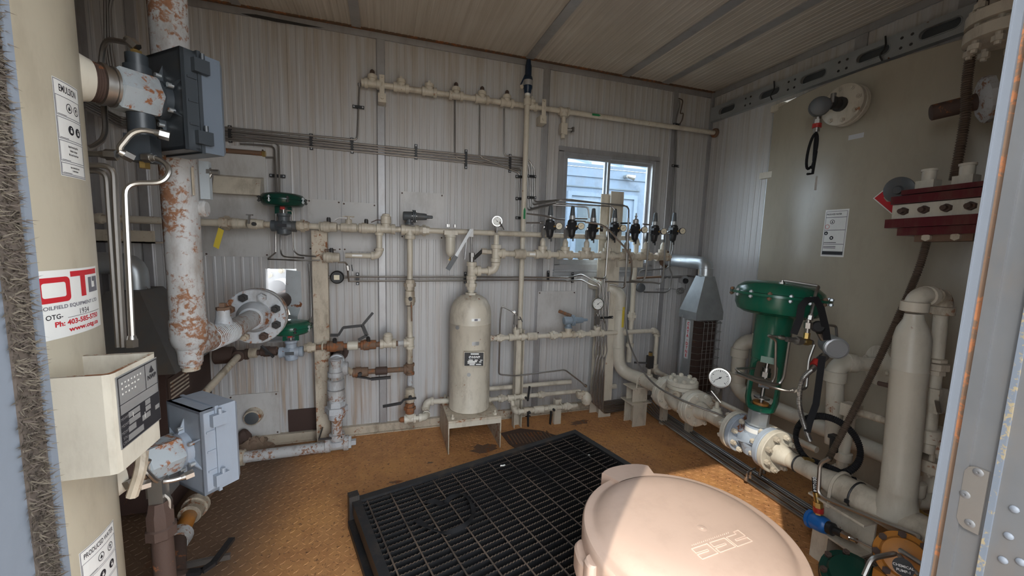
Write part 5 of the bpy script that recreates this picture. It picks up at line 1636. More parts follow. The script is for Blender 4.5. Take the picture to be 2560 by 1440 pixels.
# ---- seven pressure regulators with little gauges
RX = [1375, 1430, 1482, 1535, 1588, 1636, 1683]
RY_ = [566, 566, 571, 571, 575, 579, 578]
nm = ['first of seven from the left, beside the riser', 'second of seven, left edge of the window', 'third of seven, before the wide window post, its gauge turned away', 'fourth of seven, just right of the window post', 'fifth of seven, with an exposed brass screw top and no cap', 'sixth of seven, at the right edge of the window', 'seventh and last, right of the window']
YQ = 2.335
for k in range(7):
    c = at(RX[k], RY_[k], YQ)
    g = thing('pressure_regulator', 'black instrument regulator '+nm[k], 'regulator', c, 'row of black instrument regulators')
    ob('body', MB().box(c, (.046, .046, .05)).lathe(c-Z*.07, Z, [(.014, 0), (.020, .006), (.022, .02), (.027, .05)], 16).bb(c+V((-.036, -.012, -.02)), c+V((.036, .012, .008))), 'black_plastic', g)
    ob('spring_housing', MB().lathe(c+Z*.024, Z, [(.029, 0), (.029, .012), (.023, .016), (.020, .02)], 18), 'black_plastic', g)
    ob('label_band', MB().lathe(c+Z*.042, Z, [(.0195, 0), (.0195, .026)], 18), 'plate_silver', g)
    if k == 4:
        ob('adjusting_screw', MB().lathe(c+Z*.068, Z, [(.018, 0), (.014, .006), (.006, .008), (.006, .02), (.009, .021), (.009, .027), (.004, .028), (.004, .045)], 12), 'stainless_dull', g)
    else:
        ob('cap', MB().lathe(c+Z*.068, Z, [(.017, 0), (.016, .012), (.012, .052), (.010, .060), (.004, .063)], 16), 'regulator_grey', g)
    ob('drain', MB().cyl(c-Z*.095+X*.012, c-Z*.06+X*.010, .005, n=8).box(c-Z*.072, (.012, .012, .016)), 'black_plastic', g)
    for a in (.6, 2.2, 3.8, 5.4):
        p = c+V((.024*math.cos(a), .024*math.sin(a), .022))
        ob('screw', MB().cyl(p, p+Z*.010, .0035, n=8), 'galv', g)
    gc = c + V((.044, -.040, .002))
    gn = V((-.25, -1, .02)) if k != 2 else V((.85, -.45, 0))
    ob('gauge_stem', MB().cyl(c+V((.016, -.02, 0)), gc+Y*.006, .006, n=8), 'brass', g)
    x_, y_, z_ = frame(gn, Z)
    gcase = ob('gauge', MB().lathe(gc-z_*.012, z_, [(.012, 0), (.0225, .004), (.0225, .018), (.0205, .0195), (.0200, .017)], 20, caps=False), 'black_plastic', g)
    ob('gauge_dial', MB().lathe(gc+z_*.0045, z_, [(.0202, 0), (.0202, .0006)], 20), 'dial_cream', gcase)
    d_ = (x_*.6 - y_*.8)
    e_ = d_.cross(z_)*.0011
    ob('gauge_needle', MB().add([gc-d_*.008-e_+z_*.0056, gc-d_*.008+e_+z_*.0056, gc+d_*.012+e_*.5+z_*.0056, gc+d_*.012-e_*.5+z_*.0056], [(0, 1, 2, 3)]), 'print_black', gcase, smooth=0)
    # feed valve from the header tee
    vx = tx[k]
    n0 = V((vx, YE, ZE+.105))
    vq = thing('isolation_valve', 'small grey isolation valve under the '+['first', 'second', 'third', 'fourth', 'fifth', 'sixth', 'seventh'][k]+' regulator from the left', 'valve', n0, 'isolation valves under the regulators')
    ob('body', MB().hexa(n0, n0+Z*.022, .012).box(n0+Z*.04, (.020, .024, .042)).cyl(n0+Z*.06, n0+Z*.075, .008, n=8), 'stainless_dull', vq)
    ob('feed_tube', MB().tube([n0+Z*.07, V((n0.x, n0.y, c.z-.004)), V((c.x-.038, c.y, c.z-.006))], .0065, .012), 'stainless_dull', vq)
# tubes between and below the regulators
RG_ = 'tubes around the regulators'
def rtube(label, pts, r=.0052, bend=.02, mat='stainless', nuts=(), y=2.31):
    return tubing('regulator_tube', label, [at(p[0], p[1], p[2] if len(p) > 2 else y) for p in pts], r, bend, mat, nuts=nuts, group=RG_)
rtube('short level tube into the first regulator from the riser', [(1316, 557), (1358, 557)], mat='stainless_dull', nuts=(-1,))
rtube('kinked dark tube behind the first regulator', [(1317, 534), (1365, 540), (1392, 548), (1412, 549)], mat='stainless_dull')
rtube('upper link tube between second and third regulators', [(1437, 546), (1468, 547)], mat='stainless_dull')
rtube('lower link tube between second and third regulators', [(1440, 552), (1464, 553)], mat='stainless_dull')
rtube('tube slanting across from the third regulator down to the right', [(1462, 555), (1500, 560, 2.28), (1520, 572, 2.27), (1565, 622, 2.27), (1578, 645, 2.28), (1580, 680, 2.32), (1575, 705, 2.36)], .0062, .03)
rtube('vertical tube dropping left of the fourth regulator to the post base', [(1517, 562), (1521, 590), (1514, 690), (1508, 697), (1485, 694)], .0055, .02)
rtube('vertical tube dropping in front of the fifth isolation valve', [(1571, 545, 2.29), (1566, 660, 2.29), (1563, 715, 2.30), (1556, 720, 2.32), (1535, 712, 2.36), (1524, 712, 2.38)], .0055, .012, nuts=())
rtube('bright tube dropping from the sixth regulator and turning left', [(1624, 574), (1614, 690), (1606, 705), (1577, 701)], .0055, .02)
rtube('bright tube dropping from the seventh regulator and turning left', [(1666, 570), (1658, 695), (1652, 710), (1630, 706), (1512, 704)], .0055, .02)
rtube('tube dropping behind the seventh regulator to the low loop', [(1678, 600), (1672, 668), (1680, 685), (1676, 722), (1665, 731), (1610, 730)], .0055, .02, 'stainless_dull', y=2.40)
rtube('looped tube below the seventh regulator', [(1682, 600), (1683, 620), (1677, 640), (1673, 665), (1665, 672), (1600, 676), (1596, 690)], .0052, .03, 'stainless_dull', y=2.42)
rtube('thin vertical tube up the wall above the seventh regulator', [(1692, 312), (1686, 530), (1683, 540)], .0055, .02, 'stainless_dull', y=2.56)
rtube('thin vertical tube up the wall above the sixth regulator', [(1698, 250), (1700, 262), (1690, 300), (1684, 430), (1676, 560)], .0055, .02, 'stainless_dull', y=2.57)
rtube('wire loop hanging at the top of the right joint strip', [(1697, 246), (1708, 250), (1700, 285), (1709, 282), (1706, 300), (1698, 312)], .004, .02, 'conduit_brown', y=2.58)
rtube('link tube between fourth and fifth regulators', [(1552, 558), (1576, 558)], mat='black_rubber')
rtube('link tube between fifth and sixth regulators', [(1607, 560), (1624, 562)])
for px, py, s_ in ((1692, 312, 'on the tube above the seventh regulator, at the manifold'), (1688, 415, 'on the tube above the seventh regulator, at window height')):
    cl = clip(None, at(px, py, 2.56), Z, .02); tag(cl, 'black tube clip '+s_, 'tube clip', 'clips right of the window')

# ---- supply line at waist height and drain runs on the floor, right of the small vessel
YS = 2.40
ZS = at(1290, 843, YS).z
def sx_(px):
    return at(px, 845-.0345*(px-1230), YS).x
sup = thing('supply_line', 'beige supply pipe at waist height right of the small vessel', 'pipe', (sx_(1400), YS, ZS))
pipe(sup, (sx_(1228), YS, ZS), (sx_(1640), YS, ZS), .0155)
coupling(sup, (sx_(1228), YS, ZS), X, .020, .02)
union(sup, (sx_(1250), YS, ZS), X, .015)
tee(sup, (sx_(1291), YS, ZS), X, Z, .0175, L=.105)
coupling(sup, (sx_(1330), YS, ZS), X, .026, .07)
union(sup, (sx_(1383), YS, ZS), X, .0165)
tee(sup, (sx_(1420), YS, ZS), X, Z, .0175, 'cream_rusty', L=.10)
union(sup, (sx_(1452), YS, ZS), X, .0155)
tee(sup, (sx_(1492), YS, ZS), X, Z, .018, L=.10)
coupling(sup, (sx_(1558), YS, ZS), X, .028, .03)
ell(sup, (sx_(1640)+.01, YS, ZS), -X, -Z, .0165)
z3 = at(1632, 915, YS).z
pipe(sup, (sx_(1640)+.01, YS, ZS-.03), (sx_(1640)+.01, YS, z3), .0155)
coupling(sup, (sx_(1640)+.01, YS, z3), Z, .026, .03)
side_regulator('blue-grey spring regulator on the waist-high supply line', 1432, 801, YS, .045, 'grey_blue', 0)
ob('vent_stub', MB().cyl(at(1398, 778, YS+.08), at(1428, 790, YS), .012, n=12), 'rust_pipe', sup)
nb = thing('needle_valve', 'stainless needle valve on the supply line behind the riser foot', 'valve', (sx_(1291), YS-.02, ZS+.04))
needle_block(nb, at(1289, 800, YS-.02), .06, .022, 'stainless_dull', V((.8, -.5, .2)))
ob('nipple', MB().cyl(at(1288, 826, YS-.02), at(1289, 812, YS-.02), .007, n=10), 'cream', nb)
wtube('thin bent tube framing the angle post, from the needle valve to the drain pot', [at(1288, 782, YS-.02), at(1254, 765, YS), at(1250, 800, YS), at(1247, 936, YS), at(1285, 940, YS), at(1412, 924, YS), at(1466, 966, YS-.02)], .0052, .02, 'stainless', nuts=(0, -1), group='thin bent tubes low on the wall')
gq = at(1494, 800, YS-.03)
gb2 = thing('gauge_valve', 'grey block valve under the large dial on the supply line', 'valve', gq)
needle_block(gb2, gq, .06, .026, 'stainless_dull', V((.7, -.6, .1)))
ob('nipple', MB().cyl(at(1491, 824, YS), gq-Z*.03, .009, n=10), 'cream', gb2)
gauge(at(1495, 760, YS-.05), V((-.1, -1, .03)), .041, 'large steel dial gauge above the supply line by the window post', stem=.03, angle=.9)

YD = 2.36
dr2 = thing('drain_line', 'double beige drain pipes with black levers just above the floor', 'pipe', at(1350, 1010, YD))
zu = at(1330, 995, YD).z; zl_ = at(1330, 1022, YD).z
def ux(px):
    return at(px, 1000, YD).x
for zz, yy, a, b in ((zu, YD+.04, 1228, 1456), (zl_, YD-.02, 1290, 1440)):
    pipe(dr2, (ux(a), yy, zz), (ux(b), yy, zz), .0145)
pipe(dr2, (ux(1228), YD+.15, zu+.03), (ux(1450), YD+.15, zu+.03), .016)
coupling(dr2, (ux(1225), YD+.04, zu), X, .019, .03)
union(dr2, (ux(1258), YD+.04, zu), X, .0145)
tee(dr2, (ux(1283), YD+.04, zu), X, -Z, .0155)
pipe(dr2, (ux(1283), YD+.02, zu-.02), (ux(1283), YD-.01, zl_+.02), .0145)
ell(dr2, (ux(1283), YD-.02, zl_), Z, X, .0155)
ballvalve(dr2, V((ux(1316), YD+.04, zu)), X, .0135, 'cream', -Y)
ob('handle', MB().bar(at(1319, 1002, YD-.02), at(1324, 966, YD-.02), .010, .013), 'black_plastic', dr2)
union(dr2, (ux(1358), YD+.04, zu), X, .0145)
ballvalve(dr2, V((ux(1318), YD-.02, zl_)), X, .0135, 'cream_rusty', -Y)
ob('handle', MB().bar(at(1320, 1030, YD-.07), at(1320, 1066, YD-.07), .010, .014), 'black_plastic', dr2)
ob('wing_nut', MB().bar(at(1313, 1040, YD-.07), at(1326, 1040, YD-.07), .006, .010), 'chrome', dr2)
coupling(dr2, (ux(1345), YD-.02, zl_), X, .024, .07)
ballvalve(dr2, V((ux(1378), YD-.02, zl_)), X, .0135, 'cream', -Y)
ob('handle', MB().bar(at(1378, 1028, YD-.07), at(1375, 1060, YD-.07), .010, .014), 'black_plastic', dr2)
union(dr2, (ux(1415), YD-.02, zl_), X, .0145)
pot = at(1466, 996, YD)
ob('drip_pot', MB().lathe(pot-Z*.055, Z, [(.008, 0), (.012, .008), (.030, .02), (.038, .05), (.038, .06), (.028, .085), (.014, .098), (.010, .105)], 22), 'cream', dr2)
tee(dr2, (ux(1452), YD+.01, zu-.01), X, -Z, .0155, 'cream_rusty')
sp_ = stand('pipe_stand', 'short beige stub post under the floor drain pipes', (1.14, 2.395, 0), .045, zl_+.03, depth=.03)
ubolt(sp_, (1.14, YD-.02, zl_), X, -Y, .0145, .003, leg=.03)

tee(sup, (sx_(1640)+.01, YS, z3-.035), Y, Z, .0175)
pipe(sup, (sx_(1640)+.01, YS+.03, z3-.035), (sx_(1640)+.01, 1.22, z3-.035), .0155)
ob('short_pipe', MB().cyl((at(1508, 968, 2.5).x, 2.5, at(1508, 968, 2.5).z), (1.66, 2.5, at(1508, 968, 2.5).z), .02, n=14), 'cream', sup)
# ---- vertical conduit bundle on the window post, turning along the floor
MB_G = 'stainless tubes bundled down the window post and along the floor'
for k in range(8):
    xo = at(1489, 900, 2.40).x+.0118*k
    yb = 2.405
    top = .93 if k in (0, 1, 6, 7) else 1.02
    zf = .095+.011*k if True else 0
    xx = 1.845 + .0185*(7-k)
    zz = .018 + .011*((k*3) % 4)
    yo = 2.40 - .0
    kink = [V((xo+(.012 if k % 2 else -.010), yb, .50)), V((xo-(.008 if k % 2 else -.006), yb, .42))]
    pts = [V((xo, yb, top)), V((xo, yb, .56))] + kink + [V((xo-.006, yb, .33)), V((xo-.01+.002*k, yb, .11-.0125*k+.01)), V((xx+.01, yb+.02, .115-.0125*k+.01)), V((xx, 2.30-.006*k, .03)), V((xx+.004*(k%3), 1.5, .014)), V((xx-.0, .75, .014))]
    tubing('floor_tube', ('bright' if k % 2 else 'dull')+' stainless tube in the window-post bundle, number '+['one', 'two', 'three', 'four', 'five', 'six', 'seven', 'eight'][k]+' counted from the left edge', pts, .0052, .03, 'stainless' if k % 2 else 'stainless_dull', nuts=(), group=MB_G)
for z_ in (.745, .64):
    cl = clip(None, V((at(1505, 900, 2.40).x, 2.408, z_)), Z, .10); tag(cl, 'black clip on the bundle down the window post, '+('upper one by the large dial' if z_ > .7 else 'lower one'), 'tube clip', 'clips on the window post')
# ================================================================== right side: tank, water line, big control valve
tank = thing('storage_tank', 'large beige steel tank bulging through the right wall', 'tank', (TCX, TCY, 0))
ob('shell', MB().lathe((TCX, TCY, -.2), Z, [(TR, 0), (TR, TZ+.2-.004), (TR-.004, TZ+.2), (TR-.03, TZ+.2), (TR-.5, TZ+.32)], 160), 'tank_paint', tank)
def thit(px, py):
    d = _ray(px, py)
    a = d.x*d.x+d.y*d.y; b = -(d.x*TCX+d.y*TCY); k = TCX**2+TCY**2-TR*TR
    q = b*b-a*k
    t = (-b-math.sqrt(max(q, 0)))/a
    p = EYE+d*t
    return p, (p-V((TCX, TCY, p.z))).normalized(), math.atan2(p.y-TCY, p.x-TCX) % (2*PI)
# shell joint clips on the left edge
for px, py in ((1918, 438), (1948, 268)):
    p = atx(px, py, XR-.02)
    ob('edge_clip', MB().bb((XR-.03, p.y-.04, p.z-.02), (XR-.008, p.y+.05, p.z+.02)), 'cream', tank)
# hazard label, torn white strip, placard
pA, nA, aA = thit(2058, 527); pB, nB, aB = thit(2112, 640)
pM, nM, aM = thit(2086, 583)
h_ = thit(2062, 525)[0].z-thit(2056, 640)[0].z
w_ = abs(thit(2116, 560)[2]-thit(2058, 560)[2])*TR
U_ = lambda a, b, lift: V((TCX+(TR+lift)*math.cos(aM+a/TR), TCY+(TR+lift)*math.sin(aM+a/TR), pM.z+b))
def lab(a, b, lift):       # rolled a little, as it is stuck on askew
    c_, s_ = math.cos(-.0), math.sin(-.0)
    return U_(a*c_-b*s_, a*s_+b*c_, lift)
d = Decal(lab)
d.rect('sticker_white', -w_/2, -h_/2, w_/2, h_/2, .0008)
d.border('print_grey', -w_*.45, -h_*.465, w_*.45, h_*.465, h_*.008, .0012)
for v in (.33, .06, -.24):
    d.rect('print_grey', -w_*.45, h_*v, w_*.45, h_*(v+.012), .0012)
d.text('print_black', 'PRODUCED WATER', h_*.045, -w_*.10, h_*.40, squeeze=w_*.66/(h_*.045*9.3), bold=.0004)
R_ = h_*.048
d.disc('print_black', -w_*.14, h_*.24, R_, .0014, 18, R_*.78); d.poly('print_black', [(-w_*.14-R_*.35, h_*.24-R_*.4), (-w_*.14+R_*.35, h_*.24-R_*.4), (-w_*.14, h_*.24+R_*.6)])
d.disc('print_red', -w_*.34, h_*.14, R_, .0014, 18, R_*.82); d.disc('print_black', -w_*.36, -h_*.0, R_*.85, .0014, 18)
d.disc('print_black', -w_*.10, -h_*.10, R_*.85, .0014, 18)
d.disc('sticker_white', -w_*.10, -h_*.10, R_*.35, .0018, 8); d.disc('sticker_white', -w_*.36, -h_*.005, R_*.3, .0018, 8)
for v in (-.205, -.29, -.32):
    d.rect('print_black', -w_*.42, h_*v, w_*.12, h_*(v+.012), .0013)
d.rect('print_black', -w_*.44, -h_*.455, w_*.44, -h_*.385, .0013)
d.done(tank, {'sticker_white': 'produced_water_label', 'print_grey': 'label_ruling', 'print_black': 'label_lettering', 'print_red': 'label_icon'})
pS = thit(2140, 341); d = Decal(cyl_place(TCX, TCY, TR, pS[2], pS[0].z)); d.rect('sticker_grey', -.035, -.012, .035, .012); d.done(tank, {'sticker_grey': 'blank_tape'})
pD, nD, aD = thit(2238, 492)
d = Decal(cyl_place(TCX, TCY, TR, aD, pD.z))
s_ = .085
d.poly('sticker_white', [(-s_, 0), (0, -s_), (s_, 0), (0, s_)], .001)
d.poly('print_red', [(-s_*.93, 0), (0, -s_*.93), (s_*.93, 0), (0, s_*.93)], .0014)
d.done(tank, {'sticker_white': 'placard_border', 'print_red': 'red_diamond_placard'})
# nozzle with blind flange and level transmitter, upper left of the tank
pN, nN, aN = thit(2140, 268)
nz = thing('tank_nozzle', 'round bolted blind flange high on the beige tank', 'flange', pN)
ob('neck', MB().lathe(pN-nN*.02, nN, [(.075, 0), (.062, .012), (.062, .075)], 28), 'cream', nz)
ob('flange', MB().lathe(pN+nN*.05, nN, [(.07, 0), (.098, .002), (.098, .024), (.094, .026), (.094, .029), (.098, .031), (.098, .052), (.094, .055)], 36), 'cream', nz)
bolts_ring(nz, pN+nN*.078, nN, .080, 8, .012, .075, 'cream')
tq = pN+nN*.105
lt = thing('level_transmitter', 'grey round-headed transmitter hanging on the tank blind flange', 'transmitter', tq)
ob('adapter', MB().lathe(tq, nN, [(.028, 0), (.034, .004), (.034, .02), (.024, .022), (.024, .05), (.03, .052), (.03, .065)], 16), 'black_iron', lt)
hq = at(2062, 276, tq.y-.05)
hq = tq + nN*.10 + Z*(-.015) + Y*.035
ob('swivel', MB().cyl(tq+nN*.03, hq, .02, n=14).cyl(tq+nN*.06+Z*.0, tq+nN*.06+Z*.045, .012, n=10), 'stainless_dull', lt)
hn = V((-.75, -.65, -.15)).normalized()
ob('housing', MB().lathe(hq-hn*.04, hn, [(.03, 0), (.040, .005), (.042, .05), (.046, .052), (.046, .075), (.040, .08)], 26), 'regulator_grey', lt)
ob('cover', MB().lathe(hq+hn*.04, hn, [(.042, 0), (.042, .006), (.036, .008)], 26), 'regulator_grey', lt)
g0 = hq-Z*.045
ob('gland', MB().cyl(g0+Z*.02, g0-Z*.015, .018, n=12).hexa(g0-Z*.015, g0-Z*.035, .019).cyl(g0-Z*.055, g0-Z*.075, .014, n=12), 'stainless', lt)
ob('red_ring', MB().cyl(g0-Z*.035, g0-Z*.055, .020, n=14), 'red_cap', lt)
cb = MB()
q = g0-Z*.075
loop = [q, q-Z*.06, q-Z*.14+X*.005]
for i in range(26):
    a = 2*PI*i/24
    loop.append(q + V((-.028+.03*math.cos(a)*.9, -.01-.01*math.sin(a), -.10+.085*math.sin(a))) - Z*(.02 if i > 20 else 0))
loop.append(q+V((-.02, -.02, -.21)))
loop.append(q+V((-.055, -.02, -.215)))
ob('coiled_cable', cb.tube(loop, .0062, n=8), 'black_rubber', lt)
ob('paper_tag', MB().bb(q+V((.004, -.02, -.29)), q+V((.020, -.019, -.22))), 'sticker_white', lt)

# ------------------------------------------------------------------ 3 inch water line along the floor
PX, PZ, PR = 1.72, .325, .0445
wl_ = thing('water_line', 'thick beige pipe coming down the back wall and running toward the doorway', 'pipe', (PX, 1.6, 0))
ob('pipe', MB().tube([V((1.46, 2.585, .97)), V((1.50, 2.46, .965)), V((1.60, 2.42, .91)), V((1.605, 2.42, .50)), V((1.625, 2.40, .345)), V((PX, 2.24, PZ)), V((PX, 1.98, PZ))], PR, .16, 24), 'cream_clean', wl_)
for zz in (.80, .52):
    ob('weld', MB().torus((1.6025, 2.42, zz), Z, PR, .003, 24, 6), 'cream_clean', wl_)
ob('reducer', MB().lathe((PX, 2.12, PZ), -Y, [(PR, 0), (PR*1.25, .04), (PR*1.3, .10)], 24), 'cream_clean', wl_)
ob('yellow_label', MB().bb((1.595, 2.3735, at(1550, 815, 2.42).z), (1.612, 2.3745, at(1550, 765, 2.42).z)), 'yellow_tag', wl_)
pipe(wl_, (PX, 1.74, PZ), (PX, 1.47, PZ), PR*.82)
pipe(wl_, (PX, 1.27, PZ), (PX, .98, PZ), PR*.80)
ob('reducer', MB().lathe((PX, 1.08, PZ), -Y, [(PR*.8, 0), (PR*.9, .03), (PR*1.18, .09), (PR*1.2, .12)], 24), 'cream', wl_)
pipe(wl_, (PX, .98, PZ), (PX, .70, PZ+.0), PR*1.2, 'cream')
ob('pipe_cap', MB().lathe((PX, .70, PZ), -Y, [(PR*1.2, 0), (PR*1.15, .06), (PR*.8, .10), (.001, .115)], 24), 'cream', wl_)
def y_flange(par, y, R, T_, mat, hub=None, hubd=0):
    pr = [(.03, 0), (R*.97, 0), (R, .003), (R, T_-.003), (R*.97, T_), (.03, T_)]
    if hub:
        pr = [(hub, -.06), (hub*1.35, -.004)] + pr if hubd < 0 else pr + [(hub*1.35, T_+.004), (hub, T_+.06)]
    return ob('flange', MB().lathe((PX, y, PZ), Y, pr, 36), mat, par)
FR = .102
cv = thing('check_valve', 'squat beige check valve with a bolted round bonnet on the water line', 'valve', (PX, 1.87, PZ))
y_flange(cv, 2.005, FR, .028, 'cream_white', PR, 1); y_flange(cv, 1.972, FR, .030, 'cream_white')
y_flange(cv, 1.735, FR, .028, 'cream_white', PR*.85, -1); y_flange(cv, 1.766, FR, .030, 'cream_white')
ob('body', MB().lathe((PX, 1.975, PZ), -Y, [(.055, 0), (.058, .02), (.074, .06), (.080, .09), (.074, .12), (.060, .16), (.055, .19)], 28).lathe((PX, 1.885, PZ), Z, [(.07, 0), (.074, .06), (.066, .075), (.088, .078), (.090, .082), (.090, .098), (.086, .10)], 32), 'cream_white', cv)
ob('bonnet', MB().lathe((PX, 1.885, PZ+.102), Z, [(.086, 0), (.090, .002), (.090, .022), (.086, .026), (.05, .028)], 32), 'cream_white', cv)
bolts_ring(cv, (PX, 1.885, PZ+.118), Z, .066, 8, .014, .06, 'cream_white', 'bonnet_bolt')
for yy in (2.005, 1.766):
    for k in range(8):
        a = PI/8+k*PI/4
        p = V((PX+.084*math.cos(a), yy-.001, PZ+.084*math.sin(a)))
        ob('stud_bolt', MB().cyl(p-Y*.055, p+Y*.055, .007, n=8).hexa(p-Y*.048, p-Y*.034, .0135).hexa(p+Y*.034, p+Y*.048, .0135), 'cream_white', cv)
ob('side_plug', MB().cyl((PX-.05, 1.85, PZ+.055), (PX-.088, 1.83, PZ+.06), .022, n=14).box((PX-.094, 1.828, PZ+.061), (.016, .018, .018)), 'cream_rusty', cv)
nbd = Decal(plane_place((PX-.062, 1.945, PZ+.05), V((.25, -1, 0)), Z, V((-1, -.25, 0))))
nbd.rect('cream_rusty', -.01, -.008, .05, .012); nbd.done(cv, {'cream_rusty': 'cast_nameplate'})
# gauge on the line after the check valve
gp = V((PX, 1.615, PZ+PR*.8))
gv = thing('gauge_valve', 'stainless gauge valve on the water line after the check valve', 'valve', gp)
ob('weldolet', MB().lathe(gp-Z*.01, Z, [(.036, 0), (.030, .018), (.022, .024), (.020, .038)], 18), 'cream_white', gv)
ob('nipple', MB().cyl(gp+Z*.025, gp+Z*.065, .011, n=12), 'cream', gv)
needle_block(gv, gp+Z*.105, .062, .028, 'stainless', V((-.8, -.5, 0)))
gg = gp+Z*.205+V((-.02, -.02, 0))
gauge(gg, V((-.72, -.68, .10)), .052, 'large steel dial gauge standing on the water line', stem=.03, angle=-2.2, depth=.045)
# hot tap block valve further back
hv = thing('gauge_valve', 'dark block valve with a side lever on the water line under the window post', 'valve', (PX, 2.18, PZ))
b_ = V((PX, 2.20, PZ+PR))
ob('nipple', MB().lathe(b_-Z*.01, Z, [(.03, 0), (.024, .02), (.012, .024), (.012, .06)], 14), 'cream', hv)
ob('body', MB().box(b_+Z*.10, (.036, .036, .085)).cyl(b_+Z*.14, b_+Z*.17, .010, n=10), 'black_iron', hv)
ob('lever', MB().bar(b_+Z*.09, b_+Z*.085-X*.09+Y*.05, .010, .012), 'black_iron', hv)
ob('brass_top', MB().hexa(b_+Z*.142, b_+Z*.165, .014), 'brass', hv)

# wide-flange stub supports
def hstub(label, cx_, cy_, h, w, capw, lean=0):
    s = thing('pipe_support', label, 'pipe support', (cx_, cy_, 0))
    t = .006
    ob('web', MB().bb((cx_-t/2, cy_-w/2, 0), (cx_+t/2, cy_+w/2, h)), 'cream', s)
    for k in (-1, 1):
        ob('flange', MB().bb((cx_-w*.55, cy_+k*w/2-t/2, 0), (cx_+w*.55, cy_+k*w/2+t/2, h)), 'cream', s)
    ob('cap_plate', MB().bb((cx_-capw/2, cy_-capw*.42, h), (cx_+capw/2, cy_+capw*.42, h+.008)), 'cream', s)
    return s
s1 = hstub('beige wide-flange stub under the water line bend', 1.685, 2.275, .165, .10, .16)
for y_s in (2.24, 2.31):
    ob('saddle_web', MB().bb((1.63, y_s, .173), (1.75, y_s+.006, .272)), 'cream', s1)
ob('saddle_top', MB().bb((1.61, 2.22, .272), (1.77, 2.33, .279)), 'cream', s1)
ubolt(s1, (1.70, 2.23, PZ), Y, Z, PR, .005, leg=.075)
s2 = thing('pipe_support', 'beige beam stub under the water line by the standpipe', 'pipe support', (PX, .97, 0))
bw = MB()
for (a0, a1, z0, z1) in ((-.07, .07, .262, .270), (-.07, .07, .135, .143), (-.004, .004, .143, .262)):
    bw.bb((PX+a0, .86, z0), (PX+a1, 1.06, z1))
ob('beam', bw, 'cream', s2)
ob('leg', MB().bb((PX-.05, .98, 0), (PX+.05, 1.04, .135)), 'cream', s2)
ubolt(s2, (PX, .99, PZ), Y, Z, PR*1.2, .006, leg=.075)
for q_ in ((1.88, 2.20), (1.94, 2.02)):
    st2 = stand('tube_stand', 'small beige angle foot holding the floor tubes, '+('near the corner' if q_[1] > 2.1 else 'beside the check valve'), (q_[0], q_[1], 0), .04, .13, depth=.03)

# ------------------------------------------------------------------ big green control valve
GY = 1.37
gc_ = V((PX, GY, PZ))
TD = V((.075, .0, 1)).normalized()
big = thing('control_valve', 'large green diaphragm control valve standing on the water line', 'valve', (PX, GY, PZ))
y_flange(big, 1.47, .100, .026, 'cream_white', PR*.82, 1); y_flange(big, 1.440, .097, .027, 'valve_blue')
y_flange(big, 1.255, .100, .026, 'cream_white', PR*.82, -1); y_flange(big, 1.284, .097, .027, 'valve_blue')
for yy in (1.469, 1.282):
    for k in range(8):
        a = PI/8+k*PI/4
        p = V((PX+.079*math.cos(a), yy, PZ+.079*math.sin(a)))
        ob('stud_bolt', MB().cyl(p-Y*.055, p+Y*.055, .007, n=8).hexa(p-Y*.046, p-Y*.032, .0135).hexa(p+Y*.032, p+Y*.046, .0135), 'cream', big)
ob('valve_body', MB().lathe((PX, 1.448, PZ), -Y, [(.042, 0), (.045, .015), (.062, .05), (.070, .075), (.062, .10), (.045, .135), (.042, .15)], 28)
   .lathe(gc_-Z*.078, Z, [(.02, 0), (.05, .012), (.062, .05), (.060, .10), (.052, .13), (.052, .16)], 28), 'valve_blue', big)
ob('flow_rib', MB().bar(gc_+V((-.069, -.05, .012)), gc_+V((-.066, .05, -.008)), .006, .008), 'valve_blue', big)
ob('tag_band', MB().lathe(gc_+Z*.052, Z, [(.0535, 0), (.0535, .022)], 24, a0=2.6, a1=3.9), 'sticker_white', big)
bz = gc_+Z*.082
ob('bonnet', MB().lathe(bz, TD, [(.052, 0), (.056, .004), (.046, .008), (.046, .07)], 8).lathe(bz+TD*.07, TD, [(.040, 0), (.040, .010)], 20), 'galv', big)
yb = bz+TD*.075
xx_ = (X-TD*X.dot(TD)).normalized()
yy_ = TD.cross(xx_)
# cast yoke: foot ring, two side walls, shoulder, spring barrel
yk = MB().lathe(yb, TD, [(.050, 0), (.058, .006), (.058, .022), (.05, .03)], 28)
def yw(k):
    m = MB()
    rows = []
    for h, r, sp in ((.01, .062, .9), (.05, .070, .75), (.17, .068, .62), (.225, .070, .8), (.26, .072, 1.35)):
        row = []
        for rr in (r, r-.012):
            for i in range(7):
                a = (PI/2 if k > 0 else -PI/2) + sp*(-1+2*i/6)*.85
                # windows face -Y/-X toward the doorway
                ang = a+math.radians(35)
                row.append(yb+TD*h+xx_*(rr*math.cos(ang))+yy_*(rr*math.sin(ang)))
        rows.append(row)
    n = 14
    m.v = [p for r in rows for p in r]
    for j in range(len(rows)-1):
        for i in range(6):
            m.f.append((j*n+i, j*n+i+1, (j+1)*n+i+1, (j+1)*n+i))
            m.f.append((j*n+7+i+1, j*n+7+i, (j+1)*n+7+i, (j+1)*n+7+i+1))
        m.f.append((j*n, (j+1)*n, (j+1)*n+7, j*n+7)); m.f.append((j*n+6, j*n+13, (j+1)*n+13, (j+1)*n+6))
    return m
ob('yoke_foot', yk, 'green_enamel', big)
for k in (-1, 1):
    ob('yoke_arm', yw(k), 'green_enamel', big)
ob('spring_barrel', MB().lathe(yb+TD*.245, TD, [(.062, 0), (.072, .01), (.073, .03), (.076, .12), (.079, .220), (.084, .227), (.084, .235), (.10, .241)], 32), 'green_enamel', big)
ob('packing_nut', MB().hexa(yb+TD*.01, yb+TD*.03, .040).cyl(yb+TD*.03, yb+TD*.04, .034, n=16), 'orange_enamel', big)
